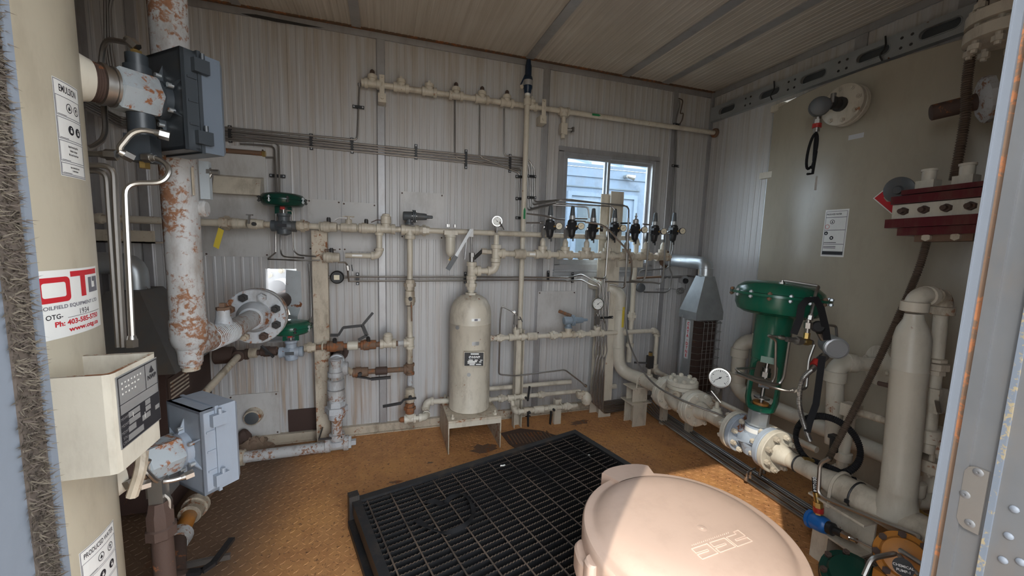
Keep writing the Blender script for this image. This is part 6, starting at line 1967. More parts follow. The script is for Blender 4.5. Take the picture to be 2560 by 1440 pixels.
ob('travel_plate', MB().lathe(yb+TD*.055, TD, [(.018, 0), (.034, .004), (.034, .010), (.014, .016)], 20), 'stainless', big)
ob('stem', MB().cyl(yb+TD*.03, yb+TD*.25, .009, n=12).hexa(yb+TD*.165, yb+TD*.19, .022).cyl(yb+TD*.19, yb+TD*.21, .018, n=14), 'stainless', big)
fdir = (EYE-yb); fdir.z = 0; fdir.normalize()
ob('stem_block', MB().obox(yb+TD*.135+fdir*.01, fdir, TD.cross(fdir), TD, (.05, .044, .03)), 'regulator_grey', big)
for k in (-1, 1):
    ob('block_screw', MB().cyl(yb+TD*.135+fdir*.036+TD.cross(fdir)*k*.013, yb+TD*.135+fdir*.04+TD.cross(fdir)*k*.013, .006, n=10), 'chrome', big)
ob('name_boss', MB().obox(yb+TD*.265+fdir*.072, fdir, TD.cross(fdir), TD, (.012, .06, .03)), 'green_enamel', big)
AR = .203
ac = yb+TD*.56
ob('lower_case', MB().lathe(ac-TD*.095, TD, [(.085, 0), (.135, .004), (.162, .018), (.174, .045), (.177, .088), (AR, .090), (AR, .095)], 48), 'green_enamel', big)
ob('upper_case', MB().lathe(ac, TD, [(AR, 0), (AR, .006), (.180, .009), (.174, .028), (.145, .052), (.09, .064), (.03, .067), (.001, .0675)], 48), 'green_enamel', big)
for k in range(16):
    a = 2*PI*k/16+.1
    p = ac+xx_*(.196*math.cos(a))+yy_*(.196*math.sin(a))
    ob('case_bolt', MB().cyl(p-TD*.02, p+TD*.018, .0045, n=8).hexa(p-TD*.016, p-TD*.007, .009).hexa(p+TD*.006, p+TD*.014, .009), 'galv' if k % 3 else 'rust_pipe', big)
# actuator tubing, transmitter and straps
def btube(label, pts, r=.0055, bend=.02, mat='stainless', nuts=(), group='tubes on the large green valve'):
    return tubing('actuator_tube', label, pts, r, bend, mat, nuts=nuts, group=group)
yf = 1.27
btube('tube from the top of the large green actuator over its rim and down', [at(1954, 716, 1.30), at(1956, 701, 1.30), at(2048, 716, 1.20), at(2040, 730, 1.19), at(2024, 800, 1.18)], .0062, .012, nuts=(0, -1))
btube('bent tube in front of the green barrel, dropping into the yoke', [at(1960, 845, 1.22), at(1918, 838, 1.25), at(1940, 850, 1.24), at(1938, 940, 1.25), at(1930, 956, 1.26), at(1850, 932, 1.30), at(1838, 922, 1.32), at(1885, 920, 1.36)], .0055, .014, nuts=(0,))
btube('tube looping low round the yoke of the green valve', [at(1974, 852, 1.22), at(1960, 945, 1.23), at(1948, 962, 1.24), at(1900, 955, 1.26), at(1838, 930, 1.30), at(1845, 935, 1.3)], .0055, .02)
btube('tube sweeping round the yoke to the brass tee', [at(1840, 934, 1.29), at(1930, 968, 1.22), at(1968, 978, 1.18), at(1990, 975, 1.17)], .0062, .02, nuts=(-1,))
btube('tube from the brass tee up to the transmitter gland', [at(1998, 975, 1.17), at(2016, 972, 1.17), at(2022, 900, 1.18), at(2036, 862, 1.18)], .0055, .02)
btube('hooked tube behind the transmitter head', [at(2060, 812, 1.2), at(2090, 815, 1.2), at(2092, 845, 1.2)], .0055, .014)
tv = thing('pilot_fittings', 'cluster of brass and steel fittings beside the green barrel', 'fitting', at(1990, 850, 1.20))
ob('manifold', MB().cyl(at(1966, 848, 1.21), at(2030, 856, 1.19), .011, n=12).hexa(at(1990, 851, 1.20), at(2002, 853, 1.20), .018), 'stainless_dull', tv)
ob('brass_cross', MB().hexa(at(2016, 846, 1.19), at(2018, 832, 1.19), .012).hexa(at(2010, 853, 1.195), at(2022, 855, 1.195), .016), 'brass', tv)
ob('upper_valve', MB().cyl(at(2018, 832, 1.19), at(2022, 795, 1.19), .010, n=10).hexa(at(2020, 820, 1.19), at(2021, 806, 1.19), .016), 'stainless', tv)
ob('black_knob', MB().lathe(at(2040, 818, 1.2), V((-.5, -.6, .2)), [(.012, 0), (.022, .004), (.026, .03), (.02, .035)], 14), 'black_plastic', tv)
tr_ = thing('pressure_transmitter', 'silver round transmitter head right of the green valve', 'transmitter', at(2078, 866, 1.18))
hq = at(2082, 865, 1.18); hn = V((-.60, -.78, -.05)).normalized()
ob('housing', MB().lathe(hq-hn*.05, hn, [(.034, 0), (.042, .006), (.044, .06), (.047, .062), (.047, .085)], 28), 'galv', tr_)
ob('cover', MB().lathe(hq+hn*.034, hn, [(.045, 0), (.045, .008), (.038, .011), (.037, .008)], 28), 'aluminium', tr_)
ob('gland', MB().cyl(at(2062, 890, 1.17), at(2046, 905, 1.17), .018, n=12).cyl(at(2036, 916, 1.17), at(2028, 926, 1.17), .013, n=12), 'stainless', tr_)
ob('red_ring', MB().cyl(at(2046, 904, 1.17), at(2037, 915, 1.17), .021, n=14), 'red_cap', tr_)
ob('upper_gland', MB().cyl(at(2060, 846, 1.19), at(2050, 828, 1.19), .017, n=12), 'stainless', tr_)
def flex(name, label, pts, r, mat, pitch=.008, cat='conduit', group=None, amp=.24):
    """ribbed flexible conduit along a smooth path"""
    P = [V(p) for p in pts]
    out = []
    for i in range(len(P)-1):
        p0, p1, p2, p3 = P[max(i-1, 0)], P[i], P[i+1], P[min(i+2, len(P)-1)]
        n = max(2, int((p2-p1).length/pitch*2))
        for k in range(n):
            t = k/n
            out.append(.5*((2*p1)+(p2-p0)*t+(2*p0-5*p1+4*p2-p3)*t*t+(3*p1-p0-3*p2+p3)*t**3))
    out.append(P[-1])
    rr = [r*(1+(amp if i % 2 else -amp*.3)) for i in range(len(out))]
    return tag(ob(name, MB().tube(out, rr, n=10), mat, smooth=60), label, cat, group)
flex('flexible_conduit', 'grey ribbed flexible conduit hanging from the silver transmitter', [at(2030, 924, 1.17), at(2006, 950, 1.16), at(1998, 1000, 1.15), at(2004, 1040, 1.14), at(2016, 1078, 1.13), at(2024, 1100, 1.13)], .0085, 'stainless_dull', .006)
ring = []
for i in range(40):
    a = -2.2+2*PI*i/19.0
    ring.append(V((1.80+.005*i/40, 1.10+.125*math.cos(a), .45+.105*math.sin(a)-.0004*i))+X*(.03*math.sin(a)-.02))
flex('flexible_conduit', 'black ribbed flexible conduit coiled in a loop on the water line', [at(2030, 1150, 1.13)] + ring + [at(2140, 1200, 1.0)], .0095, 'black_rubber', .007)
flex('armoured_conduit', 'brown armoured conduit slanting across the tank down to the water line', [atx(2318, 600, 1.95), atx(2290, 690, 1.92), atx(2215, 860, 1.86), atx(2140, 1015, 1.80), atx(2070, 1150, 1.74)], .0105, 'conduit_brown', .007)
flex('armoured_conduit', 'dark armoured conduit descending from the ceiling to the red pump block', [atx(2490, -20, 2.0), atx(2440, 75, 2.0), atx(2418, 200, 2.0), atx(2412, 300, 2.0), atx(2385, 450, 2.0)], .0125, 'conduit_brown', .008)
def strap(name, label, pts, w, mat='black_rubber'):
    P = [V(p) for p in pts]
    m = MB()
    for i, p in enumerate(P):
        t = (P[min(i+1, len(P)-1)]-P[max(i-1, 0)]).normalized()
        s = t.cross((EYE-p).normalized()).normalized()
        n = s.cross(t).normalized()
        m.v += [p-s*w/2-n*.001, p+s*w/2-n*.001, p+s*w/2+n*.001, p-s*w/2+n*.001]
    for i in range(len(P)-1):
        for k in range(4):
            m.f.append((i*4+k, i*4+(k+1) % 4, i*4+4+(k+1) % 4, i*4+4+k))
    m.f += [(3, 2, 1, 0), tuple(len(P)*4-4+k for k in range(4))]
    return tag(ob(name, m, mat, smooth=50), label, 'strap')
strap('webbing_strap', 'black webbing strap draped over the rim of the green actuator', [at(1984, 835, 1.15), at(1998, 800, 1.14), at(2004, 765, 1.14), at(2018, 750, 1.14), at(2040, 748, 1.15), at(2052, 770, 1.15), at(2064, 820, 1.16), at(2068, 850, 1.16)], .026)
strap('webbing_strap', 'black webbing strap hanging straight down beside the transmitter', [at(2056, 890, 1.14), at(2048, 950, 1.13), at(2040, 1010, 1.13), at(2024, 1055, 1.12), at(2018, 1080, 1.12)], .024)
# thin conduit arcing over the check valve
wtube('long thin tube arcing from the regulators over the check valve to the coiled conduit', [at(1570, 705, 2.33), at(1563, 800, 2.28), at(1572, 860, 2.20), at(1600, 920, 2.05), at(1640, 968, 1.90), at(1720, 1008, 1.72), at(1800, 1036, 1.58), at(1900, 1085, 1.38), at(1985, 1128, 1.22), at(2025, 1148, 1.14)], .0055, .12, 'stainless_dull', group='thin bent tubes low on the wall')

# ------------------------------------------------------------------ plastic-looking beige lines in front of the tank
RB = .041
bk1 = thing('overflow_line', 'fat beige pipe with big elbows running low in front of the tank', 'pipe', (2.2, 1.93, 0))
zt_ = atx(1855, 850, 2.2).z
ve = V((2.2, 1.93, zt_))
ob('elbow', MB().elbow(ve, Y*-.7+X*.7, -Z, .075, RB*1.12), 'cream_clean', bk1)
ob('stub', MB().cyl(ve+V((.04, -.04, 0)), ve+V((.16, -.16, 0)), RB, n=20), 'cream_clean', bk1)
coupling(bk1, ve+V((.055, -.055, 0)), V((.7, -.7, 0)), RB*1.25, .04, 'cream_clean')
coupling(bk1, ve-Z*.085, Z, RB*1.28, .06, 'cream_clean')
pipe(bk1, ve-Z*.06, V((2.2, 1.93, .43)), RB, 'cream_clean')
coupling(bk1, V((2.2, 1.93, .415)), Z, RB*1.28, .06, 'cream_clean')
ob('elbow', MB().elbow(V((2.2, 1.93, .325)), Z, -Y, .08, RB*1.12), 'cream_clean', bk1)
coupling(bk1, V((2.2, 1.835, .325)), Y, RB*1.28, .05, 'cream_clean')
pipe(bk1, V((2.2, 1.84, .325)), V((2.2, .60, .325)), RB, 'cream_clean')
bk2 = thing('tank_outlet_line', 'beige pipe elbowing from the tank flange down to the low line', 'pipe', (2.06, 1.25, .3))
t2 = atx(2092, 905, 2.06)
ob('elbow', MB().elbow(t2, X*.8-Y*.45, -Z, .055, RB*.95), 'cream', bk2)
dd = (X*.8-Y*.45).normalized()
pf, nf, af = thit(2190, 893)
pipe(bk2, t2+dd*.04, t2+dd*.20, RB*.82, 'cream')
coupling(bk2, t2+dd*.06, dd, RB*1.08, .035)
coupling(bk2, t2-Z*.07, Z, RB*1.12, .055)
pipe(bk2, t2-Z*.04, V((t2.x, t2.y-.03, .33)), RB*.85, 'cream')
fc = t2+dd*.165
ob('flange', MB().lathe(fc, dd, [(.04, 0), (.093, .002), (.093, .022), (.088, .024), (.088, .027), (.093, .029), (.093, .048), (.04, .05)], 32), 'cream', bk2)
bolts_ring(bk2, fc+dd*.022, dd, .074, 4, .014, .07, 'cream')
# small bore line right of it
bk3 = thing('sample_line', 'thin beige pipe with a tee between the two big uprights', 'pipe', atx(2110, 1130, 1.95))
a, b, c_ = atx(2128, 1025, 1.93), atx(2225, 1055, 1.93), atx(2108, 1140, 1.93)
ob('elbow', MB().box(a, (.055, .055, .055)), 'cream_rusty', bk3)
pipe(bk3, a, b, .016, 'cream_rusty'); pipe(bk3, a, c_, .021, 'cream')
coupling(bk3, c_, Z, .032, .04)
pipe(bk3, c_-Z*.02, c_-Z*.075, .021)
tee(bk3, c_-Z*.085, Y, Z, .019)
pipe(bk3, c_-Z*.085, c_-Z*.085-Y*.20, .016)
pipe(bk3, c_-Z*.10, V((c_.x, c_.y, .0)), .02)
bx3 = thing('conduit_box', 'black cable gland standing on the water line inside the coiled conduit', 'fitting', at(2085, 1120, 1.08))
ob('body', MB().cyl(at(2084, 1128, 1.08), at(2086, 1096, 1.08), .015, n=12).box(at(2086, 1092, 1.08), (.035, .03, .014)), 'black_plastic', bx3)
# brass gland where conduits meet
gl = thing('cable_gland', 'brass cable gland lying on the water line under the coiled conduit', 'fitting', at(2020, 1150, 1.13))
ob('body', MB().hexa(at(2008, 1148, 1.14), at(2022, 1150, 1.13), .012).cyl(at(2020, 1150, 1.13), at(2034, 1153, 1.12), .009, n=10), 'brass', gl)

# ------------------------------------------------------------------ tall standpipe by the doorway
sb, stp = atx(2246, 1225, PX), atx(2287, 770, PX)
sdir = (stp-sb).normalized()
sp6 = thing('standpipe', 'tall fat beige standpipe with a bottle-shaped top near the doorway', 'pipe', sb)
Ls = (stp-sb).length
SRR = .049
ob('pipe', MB().lathe(sb-sdir*.10, sdir, [(SRR*1.25, 0), (SRR*1.1, .06), (SRR, .095), (SRR*1.03, .10), (SRR, .105), (SRR, Ls-.12), (SRR*1.04, Ls-.115), (SRR, Ls-.11), (SRR, Ls-.005), (SRR*.85, Ls+.03), (SRR*.55, Ls+.06), (.024, Ls+.08)], 36), 'cream_clean', sp6)
et = stp+sdir*.03
ed = (X*.75+Y*-.12).normalized()
ob('elbow', MB().elbow(et+Z*.015, -Z, ed, .038, .029), 'cream', sp6)
coupling(sp6, et-Z*.025, Z, .037, .035)
e2 = et+ed*.115+Z*.012
pipe(sp6, et+ed*.03+Z*.012, e2, .022, 'cream_rusty')
coupling(sp6, et+ed*.05+Z*.012, ed, .034, .02)
ob('elbow', MB().elbow(e2, -ed, -Z, .034, .027), 'cream_rusty', sp6)
coupling(sp6, e2-Z*.05, Z, .034, .03, 'cream_rusty')
f0 = e2-Z*.05
f1 = atx(2318, 1130, f0.x)
dn_ = (f1-f0).normalized()
pipe(sp6, f0, f1, .019, 'cream')
L_ = (f1-f0).length
ob('union', MB().lathe(f0+dn_*L_*.33, dn_, [(.021, 0), (.029, .004), (.029, .014), (.024, .016), (.036, .018), (.036, .04), (.027, .043), (.027, .058)], 8), 'cream_rusty', sp6)
ob('valve_body', MB().obox(f0+dn_*L_*.62, dn_, X, dn_.cross(X), (.085, .05, .055)), 'cream', sp6)
ob('valve_lever', MB().bar(f0+dn_*L_*.60-X*.04-Y*.03, f0+dn_*L_*.68-X*.03-Y*.035, .006, .012), 'stainless', sp6)
coupling(sp6, f0+dn_*L_*.88, dn_, .031, .05)
ob('vent_lever', MB().tube([atx(2196, 958, 1.82), atx(2230, 966, 1.82)], .009, n=8), 'dark_rust', sp6)
ps = thing('flange_stack', 'rust-edged beige flange pair half hidden by the door frame', 'flange', atx(2345, 1110, 1.95))
q = atx(2352, 1120, 1.95)
for k, zz in enumerate((-.05, 0.03)):
    ob('flange', MB().cyl(q+Z*(zz-.022), q+Z*(zz+.022), .105, n=28), 'cream_rusty', ps)
bolts_ring(ps, q-Z*.01, Z, .085, 8, .015, .16, 'cream_rusty')
ob('pipe', MB().cyl(V((q.x, q.y, .33)), q, .045, n=20), 'cream', ps)
lf = thing('low_fitting', 'beige plug and cross fitting at the foot of the standpipe', 'fitting', atx(2290, 1240, 1.80))
q = atx(2283, 1215, 1.80)
ob('cap', MB().lathe(q-Z*.03, Z, [(.03, 0), (.034, .004), (.034, .05), (.02, .055)], 16).box(q+Z*.032, (.028, .028, .022)), 'cream', lf)
ob('cross', MB().cyl(q-Z*.09, q-Z*.02, .026, n=16).cyl(q-Z*.065, q-Z*.065+X*.12-Y*.02, .026, n=16), 'cream', lf)
ob('brass_valve', MB().cyl(atx(2290, 1285, 1.76), atx(2330, 1300, 1.76), .014, n=12).ball(atx(2296, 1287, 1.76), .02), 'brass', lf)

# ------------------------------------------------------------------ red pump block, nozzle pipes above it
rp = thing('red_pump_block', 'dark red flanged steel block with a white studded centre beside the doorway', 'pump', atx(2370, 540, 2.0))
q0 = atx(2266, 535, 2.0); q1 = atx(2470, 520, 2.0)
ux_ = (q1-q0).normalized()
if True:
    cc = (q0+q1)/2 + ux_*.05
    Lr = (q1-q0).length+.12
    nn = V((-ux_.y, ux_.x, 0)).normalized()
    if nn.dot(EYE-cc) < 0:
        nn = -nn
    up = ux_.cross(nn)
    if up.z < 0:
        up = -up
    def slab(name, z, h, dpt, mat, L2=0):
        return ob(name, MB().obox(cc+up*z, ux_, nn, up, (Lr+L2, dpt, h)), mat, rp)
    slab('top_plate', .078, .018, .13, 'red_enamel', -.04); slab('upper_flange', .048, .030, .17, 'red_enamel')
    slab('studded_core', .004, .054, .14, 'cream_white'); slab('lower_flange', -.042, .034, .18, 'red_enamel', .02)
    slab('base_plate', -.075, .03, .15, 'red_enamel', -.05)
    for k in range(5):
        p = cc+ux_*(-Lr/2+.04+.062*k)+nn*.07+up*.004
        ob('stud', MB().cyl(p, p+nn*.03, .009, n=10).hexa(p, p+nn*.014, .015), 'dark_rust', rp)
    ob('bracket', MB().obox(cc-up*.10-ux_*.02+nn*.03, ux_, nn, up, (.16, .06, .03)), 'rust_pipe', rp)
    for k in (-1, 1):
        p = cc-up*.10-ux_*(.02-.04*k)+nn*.06
        ob('bracket_bolt', MB().hexa(p, p+nn*.014, .014), 'cream_rusty', rp)
    # fittings standing on top
    for k, (o_, r_, h_, mt) in enumerate(((-.105, .024, .05, 'cream_white'), (.0, .024, .05, 'cream_white'))):
        p = cc+ux_*o_+up*.087
        ob('fitting', MB().obox(p+up*.012, ux_, nn, up, (.055, .05, .045)).cyl(p+up*.03, p+up*.07, .021, n=14).cyl(p+up*.07, p+up*.078, .024, n=14), mt, rp)
    p = cc+ux_*.115+up*.087
    ob('relief_plug', MB().hexa(p, p+up*.03, .02).cyl(p+up*.03, p+up*.08, .014, n=12).cyl(p+up*.06, p+up*.10, .018, n=12), 'dark_rust', rp)
    p = cc-ux_*.105+up*.10
    ob('knob_shaft', MB().cyl(p, p-ux_*.09, .007, n=10), 'cream', rp)
    ob('round_knob', MB().lathe(p-ux_*.085, (EYE-p).normalized()*.9-ux_*.35, [(.016, 0), (.050, .004), (.052, .014), (.045, .018), (.018, .019), (.014, .026)], 28), 'regulator_grey', rp)
    p = cc+ux_*.10-up*.09
    ob('outlet', MB().hexa(p, p-up*.035, .03).cyl(p-up*.035, p-up*.075, .02, n=14).cyl(p-up*.075, p-up*.115, .045, n=20).cyl(p-up*.115, p-up*.13, .032, n=16).lathe(p-up*.13, -up, [(.05, 0), (.054, .004), (.054, .035), (.048, .04), (.048, .06), (.03, .07)], 10), 'cream', rp)
bp = thing('rusty_stub_pipe', 'rusty brown capped pipe stub sticking out of a wrapped flange', 'pipe', atx(2400, 270, 2.05))
a, b = atx(2325, 283, 2.05), atx(2440, 255, 2.12)
dd = (b-a).normalized()
ob('stub', MB().lathe(a, dd, [(.024, 0), (.030, .004), (.031, (b-a).length)], 20), 'dark_rust', bp)
ob('wrapped_flange', MB().lathe(b, dd, [(.035, 0), (.075, .01), (.085, .02), (.085, .04), (.05, .05), (.05, .07), (.08, .075), (.08, .10), (.04, .12), (.04, .3)], 9), 'grey_white_rusty', bp)
cf2 = thing('corner_flange', 'beige bolted flange near the ceiling by the doorway', 'flange', atx(2510, 60, 2.0))
q = atx(2520, 60, 2.0)
ob('flange', MB().cyl(q-Z*.045, q-Z*.008, .10, n=28).cyl(q+Z*.008, q+Z*.045, .10, n=28), 'cream', cf2)
ob('hub', MB().cyl(q-Z*.008, q+Z*.008, .075, n=24).cyl(q+Z*.04, q+Z*.30, .05, n=20), 'cream_rusty', cf2)
bolts_ring(cf2, q, Z, .080, 8, .016, .17, 'cream')

# ------------------------------------------------------------------ catalytic heater with galvanised hood in the back corner
ht = thing('catalytic_heater', 'catalytic wall heater with a galvanised hood and wire guard in the corner', 'heater', (2.1, 2.2, .3))
HXa, HXb, HYf, HYb = 1.995, 2.205, 2.12, 2.25
hz1 = at(1760, 800, HYf).z; hz0 = at(1760, 985, HYf).z
ob('case', MB().bb((HXa, HYf+.012, hz0), (HXa+.004, HYb, hz1)).bb((HXb-.004, HYf+.012, hz0), (HXb, HYb, hz1)).bb((HXa, HYb-.004, hz0), (HXb, HYb, hz1)).bb((HXa, HYf+.012, hz0), (HXb, HYb, hz0+.004)), 'galv', ht)
ob('case_flange', MB().bb((HXa-.012, HYb-.03, hz0-.01), (HXa, HYb-.02, hz1+.02)), 'aluminium', ht)
ob('element', MB().bb((HXa+.006, HYf+.02, hz0+.006), (HXb-.006, HYf+.05, hz1)), 'heater_mesh', ht)
for k in range(12):
    z = hz0+.02+(hz1-hz0-.03)*k/11
    ob('element_wire', MB().tube([(HXa+.004, HYf+.012, z+.008), (HXa+.05, HYf+.004, z), (HXb-.004, HYf+.006, z)], .0022, .01, 6), 'wire_grey', ht)
for k in range(5):
    x = HXa+.055+.035*k
    ob('guard_wire', MB().tube([(x, HYf+.01, hz0), (x, HYf-.03, hz0+.01), (x, HYf-.03, hz1-.01), (x, HYf+.01, hz1)], .0022, .01, 6), 'wire_grey', ht)
for k in range(9):
    z = hz0+.02+(hz1-hz0-.04)*k/8
    ob('guard_wire', MB().tube([(HXa+.05, HYf-.03, z), (HXb, HYf-.03, z), (HXb, HYf+.02, z)], .002, .01, 6), 'wire_grey', ht)
dch = Decal(plane_place((HXa-.0006, (HYf+HYb)/2-.012, 0), Z, V((0, 1, 0)), -X))
dch.rect('sticker_grey', hz1-.28, -.018, hz1-.01, .020)
for i, ch in enumerate('CATA-DYNE'):
    z = hz1-.035-.028*i
    vs, fs = text_polys(ch, .03, 'CENTER', .0008)
    dch.mb('print_red').add([V((HXa-.0022, (HYf+HYb)/2-.012-a_*.95, z+b_)) for a_, b_ in vs], fs)
dch.rect('print_red', hz0+.02, -.04, hz0+.03, .03); dch.rect('print_red', hz0+.075, -.04, hz0+.085, .03)
dch.done(ht, {'sticker_grey': 'brand_label', 'print_red': 'brand_lettering'})
ht0 = hz1+.0
hb_ = [V((HXa-.01, HYf-.02, ht0)), V((HXb+.01, HYf-.02, ht0)), V((HXb+.01, HYb+.01, ht0)), V((HXa-.01, HYb+.01, ht0))]
hb2 = [p+Z*.055 for p in hb_]
ftop = at(1790, 690, 2.19)
tz = ftop.z
tcx, tcy = 2.115, 2.185
ht_ = [V((tcx-.042, tcy-.042, tz)), V((tcx+.042, tcy-.042, tz)), V((tcx+.042, tcy+.042, tz)), V((tcx-.042, tcy+.042, tz))]
hm = MB().add(hb_+hb2+ht_, [(i, (i+1) % 4, 4+(i+1) % 4, 4+i) for i in range(4)]+[(4+i, 4+(i+1) % 4, 8+(i+1) % 4, 8+i) for i in range(4)])
ob('hood', hm, 'galv_spangle', ht, smooth=0)
fr = .046
fz_ = at(1800, 668, tcy).z+.02
ob('flue', MB().tube([V((tcx, tcy, tz-.005)), V((tcx, tcy, fz_)), V((tcx, tcy+.1, fz_+.006)), V((tcx, D-.004, fz_+.01))], fr, .085, 24), 'galv', ht)
for zz in (tz+.003, tz+.055):
    ob('flue_seam', MB().torus((tcx, tcy, zz), Z, fr, .0025, 24, 6), 'galv', ht)
ob('flue_tape', MB().lathe((tcx, tcy, tz+.01), Z, [(fr+.001, 0), (fr+.001, .035)], 12, a0=1.6, a1=2.9), 'cream_rusty', ht)
ob('wall_ring', MB().lathe((tcx, D-.004, fz_+.01), -Y, [(fr*1.5, 0), (fr*1.45, .006), (fr*1.02, .02)], 24), 'rust_pipe', ht)
# thermostat, capillary coil and junction fittings left of the flue
th = thing('thermostat', 'small grey thermostat with a black knob on the wall beside the flue', 'thermostat', at(1710, 702, 2.57))
q = at(1708, 698, 2.57)
ob('case', MB().box(q, (.045, .04, .055)), 'plate_silver', th)
ob('knob', MB().lathe(at(1712, 702, 2.55), -Y, [(.02, 0), (.022, .004), (.020, .018), (.012, .02)], 18), 'black_plastic', th)
ob('conduit', MB().tube([at(1718, 690, 2.57), at(1738, 691, 2.57), at(1734, 790, 2.57)], .007, .02).cyl(at(1702, 692, 2.57), at(1672, 693, 2.57), .009, n=10), 'stainless_dull', th)
cp = MB()
for k in range(60):
    a = k*.62
    c = at(1698, 727, 2.56)
    cp.v.append(c)
coil = [at(1698, 727, 2.56)+V((.028*math.cos(k*.55)+.012*math.sin(k*.13), -.01, .018*math.sin(k*.55)+.008*math.cos(k*.21))) for k in range(70)]
tag(ob('capillary_coil', MB().tube([at(1714, 712, 2.56), at(1713, 725, 2.56)]+coil+[at(1680, 722, 2.57), at(1640, 723, 2.57)], .0018, n=5), 'wire_grey'), 'coiled bundle of thin wire below the thermostat', 'wire')
rs2 = thing('round_switch', 'dark round switch on the wall under the regulator tubes right of the window', 'switch', at(1600, 718, 2.5))
q = at(1600, 719, 2.5)
ob('case', MB().lathe(q, V((-.3, -1, 0)), [(.03, 0), (.034, .004), (.034, .02), (.026, .024)], 20), 'regulator_grey', rs2)
ob('stem', MB().cyl(q+Y*.01, q+Z*.05+Y*.01, .008, n=8), 'stainless_dull', rs2)
pl_ = thing('pilot_line', 'brown rusty pilot pipe with brass fittings under the regulators', 'pipe', at(1640, 693, 2.45))
ob('pipe', MB().cyl(at(1590, 695, 2.45), at(1652, 692, 2.45), .008, n=10), 'rust_pipe', pl_)
ob('fittings', MB().hexa(at(1652, 692, 2.45), at(1664, 692, 2.45), .014).cyl(at(1664, 692, 2.45), at(1690, 692, 2.45), .006, n=8).cyl(at(1655, 690, 2.44), at(1655, 680, 2.44), .006, n=8), 'stainless_dull', pl_)
# ================================================================== grating pit cover, drum lid, pumps and odd things on the floor
GZ = .10
g0 = V((-.150, 1.745, 0)); g1 = V((1.115, 2.085, 0))
E1 = (g1-g0).normalized(); E2 = V((E1.y, -E1.x, 0))
GW, GL = (g1-g0).length, .86
gr = thing('floor_grating', 'black serrated steel grating platform on the rusty floor', 'grating', g0)
def gp_(a, b, z):
    return g0+E1*a+E2*b+Z*z
def gbox(name, a0, a1, b0, b1, z0, z1, mat='black_iron'):
    return ob(name, MB().obox(gp_((a0+a1)/2, (b0+b1)/2, (z0+z1)/2), E1, E2, Z, (abs(a1-a0), abs(b1-b0), abs(z1-z0))), mat, gr)
paint('grate_black', (.016, .017, .02), .5, vary=.2, dirt=.25)
gbox('frame_rail', 0, GW, 0, .035, GZ-.045, GZ+.012, 'grate_black')
gbox('frame_rail', 0, GW, GL-.035, GL, GZ-.045, GZ+.012, 'grate_black')
gbox('frame_rail', 0, .035, .035, GL-.035, GZ-.045, GZ+.012, 'grate_black')
gbox('frame_rail', GW-.035, GW, .035, GL-.035, GZ-.045, GZ+.012, 'grate_black')
gbox('base_rail', .02, GW-.02, .015, .03, 0, GZ-.045, 'grate_black')
gbox('base_rail', -.02, 0.01, 0.03, GL, 0, .03, 'grate_black')
gbox('base_rail', GW-.03, GW-.015, .03, GL, 0, GZ-.045, 'grate_black')
gbox('base_rail', .02, .035, .03, GL, .03, GZ-.045, 'grate_black')
gbox('sump_pan', .03, GW-.03, .03, GL-.02, .001, .006, 'grate_black')
gbox('corner_post', -.012, .03, -.012, .03, 0, GZ+.035, 'grate_black')
# bearing bars: one serrated mesh shared by all rows
L = GW-.07
bar = MB()
nt = int(L/.014)
prof = []
for i in range(nt*2+1):
    prof.append((L*i/(nt*2), .004 if i % 2 else 0))
prof += [(L, -.030), (0, -.030)]
bar.prism(V((0, 0, 0)), X, Z, prof, .0048)
bm0 = None
nb_ = int((GL-.07)/.0301)
for k in range(nb_+1):
    if bm0 is None:
        o = ob('bearing_bar', bar, 'grate_bar', gr, smooth=0)
        bm0 = o
    else:
        o = bm0.copy(); COL.objects.link(o); o.parent = gr
    p = gp_(.035, .045+.0301*k, GZ)
    ang = math.atan2(E1.y, E1.x)
    o.rotation_euler = (0, 0, ang)
    o.location = p-V(g0)
rod = MB().bar((0, 0, 0), E2*(GL-.07), .006, .006)
r0 = None
k = 0
while .06+.1016*k < GW-.05:
    if r0 is None:
        r0 = o = ob('cross_rod', rod, 'grate_bar', gr)
    else:
        o = r0.copy(); COL.objects.link(o); o.parent = gr
    o.location = gp_(.06+.1016*k, .035, GZ)-V(g0)
    k += 1
# rubber strap left lying on the grating
def ribbon(name, label, pts, w, mat, th=.0015):
    P = [V(p) for p in pts]
    out = []
    for i in range(len(P)-1):
        p0, p1, p2, p3 = P[max(i-1, 0)], P[i], P[i+1], P[min(i+2, len(P)-1)]
        for k in range(6):
            t = k/6
            out.append(.5*((2*p1)+(p2-p0)*t+(2*p0-5*p1+4*p2-p3)*t*t+(3*p1-p0-3*p2+p3)*t**3))
    out.append(P[-1])
    m = MB()
    for i, p in enumerate(out):
        t = (out[min(i+1, len(out)-1)]-out[max(i-1, 0)]).normalized()
        n = (Z*.8+V((math.sin(i*.5), math.cos(i*.5), 0))*.5).normalized()
        s = t.cross(n).normalized()
        m.v += [p-s*w/2, p+s*w/2, p+s*w/2+n*th, p-s*w/2+n*th]
    for i in range(len(out)-1):
        for k in range(4):
            m.f.append((i*4+k, i*4+(k+1) % 4, i*4+4+(k+1) % 4, i*4+4+k))
    return tag(ob(name, m, mat, smooth=60), label, 'strap')
gzt = GZ+.016
ribbon('rubber_strap', 'black rubber strap left curled on the black grating', [atz(1058, 1258, gzt), atz(1085, 1253, gzt), atz(1110, 1262, gzt+.01), atz(1125, 1245, gzt+.012), atz(1158, 1236, gzt), atz(1180, 1262, gzt), atz(1182, 1290, gzt), atz(1155, 1318, gzt+.006), atz(1110, 1332, gzt), atz(1070, 1318, gzt+.01), atz(1042, 1300, gzt)], .020, 'black_rubber')
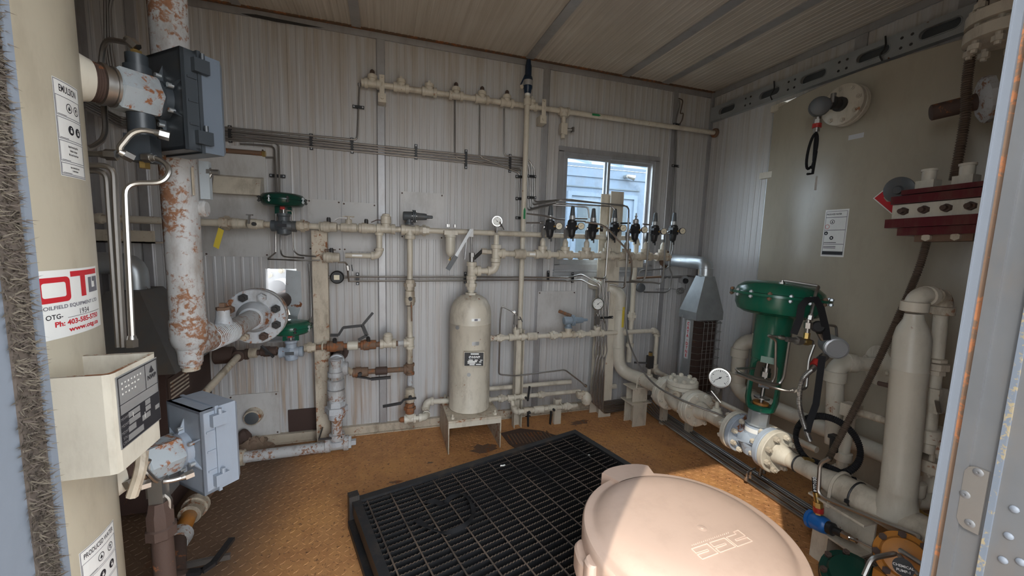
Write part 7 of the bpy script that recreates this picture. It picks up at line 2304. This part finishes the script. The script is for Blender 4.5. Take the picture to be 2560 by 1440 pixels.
for px, py, s_ in ((1258, 1166, 'crumpled pale scrap of plastic on the far half of the black grating'), (1473, 1138, 'tiny white chip lying near the far right corner of the black grating')):
    q = atz(px, py, gzt)
    m = MB()
    rnd = random.Random(px)
    n = 7
    m.v = [q+V((rnd.uniform(-.016, .016), rnd.uniform(-.012, .012), rnd.uniform(-.003, .012))) for _ in range(n)]
    m.f = [(0, 1, 2), (2, 3, 0), (3, 4, 5), (5, 6, 3), (0, 4, 6), (1, 5, 2)]
    if px > 1400:
        m.v = [q+(v-q)*.45 for v in m.v]
    tag(ob('plastic_scrap', m, 'sticker_white', smooth=0), s_, 'litter')
# rusted drain grate by the stool
q = (atz(1262, 1082, 0)+atz(1300, 1118, 0))/2
dg = thing('floor_drain', 'dark rusted drain plate on the floor in front of the drain pipes', 'drain', atz(1320, 1100, 0))
pd = [atz(a, b, .002) for a, b in ((1252, 1084), (1300, 1072), (1352, 1078), (1392, 1090), (1362, 1106), (1290, 1122), (1272, 1110))]
m = MB().add(pd+[p+Z*.004 for p in pd], [tuple(range(7))[::-1], tuple(range(7, 14))]+[(i, (i+1) % 7, 7+(i+1) % 7, 7+i) for i in range(7)])
ob('plate', m, 'dark_rust', dg, smooth=0)
c0_, c1_ = atz(1275, 1098, .006), atz(1375, 1088, .006)
for k in range(13):
    p = c0_+(c1_-c0_)*(k/12)
    ob('rib', MB().bar(p+Y*.06, p-Y*.07, .007, .008), 'rust_pipe', dg)

# ------------------------------------------------------------------ peach drum with a moulded lid
LX, LY, LZ, LR = .765, .775, .50, .275
dm = thing('poly_drum', 'peach moulded plastic drum with a domed lid in the foreground', 'drum', (LX, LY, 0))
ob('drum_body', MB().lathe((LX, LY, 0), Z, [(.22, 0), (.235, .01), (.245, .20), (.25, .42)], 48), 'lid_poly', dm)
def lidpt(r, a):
    """height of the lid top at radius r: rim, moat, dome"""
    for (r0, z0), (r1, z1) in zip(LP[:-1], LP[1:]):
        if r0 <= r <= r1:
            t = (r-r0)/(r1-r0)
            return z0+(z1-z0)*t
    return LP[-1][1]
LP = [(0, .032), (.04, .0322), (.10, .0315), (.16, .029), (.20, .024), (.225, .016), (.238, .006), (.245, .0), (.252, -.003), (.262, -.002), (.272, -.004), (.276, -.010)]
prof = [(r, z) for r, z in LP[::-1]]
ob('lid', MB().lathe((LX, LY, LZ), Z, [(.268, -.10), (.276, -.098), (.277, -.02)]+prof, 96), 'lid_poly', dm)
def lug(a, da, r0, r1, z0, z1, z2):
    m = MB()
    n = 10
    for i in range(n+1):
        t = a-da+2*da*i/n
        fl = .012*abs(2*i/n-1)**4
        cs, sn = math.cos(t), math.sin(t)
        for r, z in ((r0, z0), (r1-fl, z0), (r1-fl, z1-.006), (r1-.006-fl, z1), (r0, z2)):
            m.v.append(V((LX+r*cs, LY+r*sn, LZ+z)))
    for i in range(n):
        for k in range(4):
            m.f.append((i*5+k, i*5+k+1, i*5+6+k, i*5+5+k))
    m.f += [(0, 1, 2, 3, 4), tuple(n*5+k for k in (4, 3, 2, 1, 0))]
    return ob('lid_lug', m, 'lid_poly', dm, smooth=35)
pa = atz(1602, 1212, LZ)
al = math.atan2(pa.y-LY, pa.x-LX)
lug(al, .29, .235, .322, -.10, .004, .010)
pb = atz(1455, 1385, LZ-.06)
al2 = math.atan2(pb.y-LY, pb.x-LX)
lug(al2, .16, .25, .300, -.11, -.055, -.05)
lug(al2+.20, .07, .25, .296, -.10, -.03, -.028)
# moulded outline letters and the pip in the middle
def lid_at(px, py):
    z = LZ+.032
    for _ in range(4):
        p = atz(px, py, z)
        z = LZ+lidpt(math.hypot(p.x-LX, p.y-LY), 0)
    return p
def lidline(pts, closed=True, r=.0011):
    P = [lid_at(1700+a/8, 1240+b/8)+Z*.0006 for a, b in pts]
    m = MB()
    seq = list(zip(P, P[1:]+P[:1])) if closed else list(zip(P[:-1], P[1:]))
    for a, b in seq:
        m.bar(a, b, .0017, .0016)
    return ob('moulded_letter', m, 'lid_line', dm, smooth=0)
lidline([(230, 1060), (540, 955), (760, 1145), (445, 1265), (345, 1175), (575, 1100), (550, 1070), (320, 1145)])
lidline([(595, 935), (885, 840), (1110, 1015), (805, 1130), (710, 1050), (925, 970), (900, 945), (680, 1020)])
lidline([(920, 830), (1120, 765), (1070, 720), (1160, 685), (1305, 800), (1100, 875), (1130, 900), (1340, 830), (1445, 905), (1150, 1010)])
rnd = random.Random(11)
mk = MB()
for k in range(20):
    a = (240+38*k, 985-13.2*k)
    p = lid_at(1700+a[0]/8, 1240+a[1]/8)+Z*.0006
    mk.bar(p-V((.0012, .0016, 0)), p+V((.0012, .0016, 0)), .0018, .0014)
ob('moulded_small_letters', mk, 'lid_line', dm, smooth=0)
pc = lid_at(1755, 1320)
ob('centre_pip', MB().lathe(pc-Z*.001, Z, [(.016, 0), (.010, .0015), (.005, .002), (.0045, .003), (.002, .0032)], 20), 'lid_poly', dm)

# ------------------------------------------------------------------ blue sensor head and tubes near the pumps
bh = thing('temperature_sensor', 'blue round sensor head on a black and brass stem below the water line', 'sensor', atx(2045, 1305, 1.66))
q = atx(2050, 1308, 1.66)
hn = V((-.75, -.1, .62)).normalized()
dx_ = (atx(2085, 1325, 1.66)-q).normalized()
ob('head', MB().lathe(q-dx_*.035, dx_, [(.020, 0), (.030, .004), (.033, .02), (.033, .045), (.030, .06), (.022, .068)], 22), 'blue_bright', bh)
ob('cap_ribs', MB().lathe(q-dx_*.045, dx_, [(.026, 0), (.036, .003), (.036, .016), (.030, .019)], 12), 'blue_bright', bh)
ob('base', MB().lathe(q+dx_*.03, dx_, [(.024, 0), (.024, .02), (.015, .024), (.015, .05)], 16), 'black_plastic', bh)
ob('probe', MB().hexa(q+dx_*.08, q+dx_*.11, .014).cyl(q+dx_*.11, q+dx_*.13, .01, n=10), 'chrome', bh)
a, b, c_, e_ = atx(2046, 1285, 1.66), atx(2045, 1255, 1.66), atx(2040, 1230, 1.66), atx(2037, 1195, 1.68)
ob('brass_neck', MB().hexa(a, b, .016).cyl(b, c_, .012, n=12), 'brass', bh)
ob('red_ring', MB().cyl(atx(2046, 1280, 1.66), atx(2046, 1268, 1.66), .018, n=14), 'red_cap', bh)
ob('sleeve', MB().cyl(c_, e_, .011, n=12), 'black_rubber', bh)
ddc = (e_-c_)
fN = (EYE-c_).normalized()
vs, fs = text_polys('RTD100', .018, 'CENTER', .0003)
ux2 = ddc.normalized(); uy2 = fN.cross(ux2).normalized(); fo = ux2.cross(uy2)
if fo.dot(fN) < 0:
    fo = -fo
ob('sleeve_lettering', MB().add([(c_+e_)/2+ux2*a_*.9+uy2*b_+fo*.0118 for a_, b_ in vs], fs), 'sticker_white', bh, smooth=0)
btube('bright tube hugging the water line then running to the pumps', [atx(2075, 1145, 1.66), atx(2050, 1158, 1.655), atx(2046, 1230, 1.65), atx(2060, 1245, 1.65), atx(2180, 1295, 1.65), atx(2298, 1340, 1.64), atx(2300, 1350, 1.62), atx(2260, 1380, 1.55), atx(2180, 1395, 1.45), atx(2160, 1440, 1.42)], .0075, .02, group='tubes by the chemical pumps')
btube('thin tube running from the sensor probe to the pumps', [q+dx_*.12, atx(2150, 1355, 1.62), atx(2200, 1380, 1.6)], .004, .02, group='tubes by the chemical pumps')
btube('tube leaving the pumps toward the doorway, upper one', [atx(2250, 1375, 1.52), atx(2320, 1420, 1.5)], .007, 0, group='tubes by the chemical pumps')
btube('tube bending down beside the chemical pump tag', [atx(2248, 1388, 1.52), atx(2262, 1405, 1.5), atx(2300, 1440, 1.48)], .006, .01, group='tubes by the chemical pumps')
tf = thing('tube_fittings', 'row of bright bent tube fittings on the floor tubes under the green valve', 'fitting', (1.90, 1.50, .05))
for k in range(4):
    p = atz(1866+10*k+ (14 if k > 1 else 0), 1196-6*k, .045)
    ob('hook', MB().tube([p, p+Z*.035, p+Z*.040+X*.03], .005, .012, 7), 'stainless', tf)
    ob('nut', MB().hexa(p-Z*.012, p+Z*.008, .009), 'stainless', tf)
def pump(name, label, px, py, x, R, nrm, mat, mat2):
    c = atx(px, py, x)
    n = V(nrm).normalized()
    t = thing(name, label, 'pump', c)
    ob('diaphragm_cover', MB().lathe(c-n*.02, n, [(R*.9, 0), (R, .003), (R, .014), (R*.97, .017), (R*.97, .02), (R, .023), (R, .036), (R*.8, .042), (R*.72, .055), (R*.3, .062), (.01, .062)], 36), mat, t)
    ob('seal_ring', MB().lathe(c-n*.004, n, [(R*1.005, 0), (R*1.015, .003), (R*1.005, .006)], 36), 'black_rubber', t)
    ob('body', MB().lathe(c-n*.14, n, [(R*.45, 0), (R*.5, .05), (R*.6, .10), (R*.7, .125)], 20), mat, t)
    bolts_ring(t, c+n*.004, n, R*.88, 8, .011, .06, mat2)
    ob('base', MB().bb((c.x-.05, c.y-.05, 0), (c.x+.05, c.y+.05, max(c.z-.06, .05))), mat, t)
    return t, c, n
pump('chemical_pump', 'dark green chemical injection pump at the bottom right', 2128, 1450, 1.50, .088, (-.35, -.25, .85), 'green_dark', 'dark_rust')
_, pc_, pn_ = pump('chemical_pump', 'orange chemical injection pump beside the green one', 2262, 1398, 1.56, .076, (-.72, -.35, .55), 'orange_enamel', 'dark_rust')
tp_ = atx(2258, 1418, 1.45)
tn = V((-.75, -.5, .45)).normalized()
tu = (V((1, -1, 0)) - tn*tn.dot(V((1, -1, 0)))).normalized(); tw = tn.cross(tu)
ptg = thing('pump_tag', 'round black tag lettered chemical pump hanging by the orange pump', 'tag', tp_)
ob('disc', MB().lathe(tp_, tn, [(.024, 0), (.024, .002)], 24), 'black_plastic', ptg)
dt_ = Decal(plane_place(tp_+tn*.002, tu, tw, tn))
dt_.text('sticker_white', 'CHEMICAL', .0095, 0, .002, bold=.0002); dt_.text('sticker_white', 'PUMP-1', .0095, 0, -.010, bold=.0002)
dt_.done(ptg, {'sticker_white': 'lettering'})
cz = thing('cable_tie', 'black cable tie round the water line by the standpipe', 'cable tie', (PX, .93, PZ))
ob('band', MB().torus((PX, .93, PZ), Y, PR*1.22, .0035, 28, 6), 'black_plastic', cz)
ob('tail', MB().box((PX-.058, .93, PZ-.01), (.01, .012, .012)), 'black_plastic', cz)
cz = thing('cable_tie', 'black cable tie round the water line after the green valve flange', 'cable tie', (PX, 1.16, PZ))
ob('band', MB().torus((PX, 1.16, PZ), Y, PR*.82, .0035, 28, 6), 'black_plastic', cz)
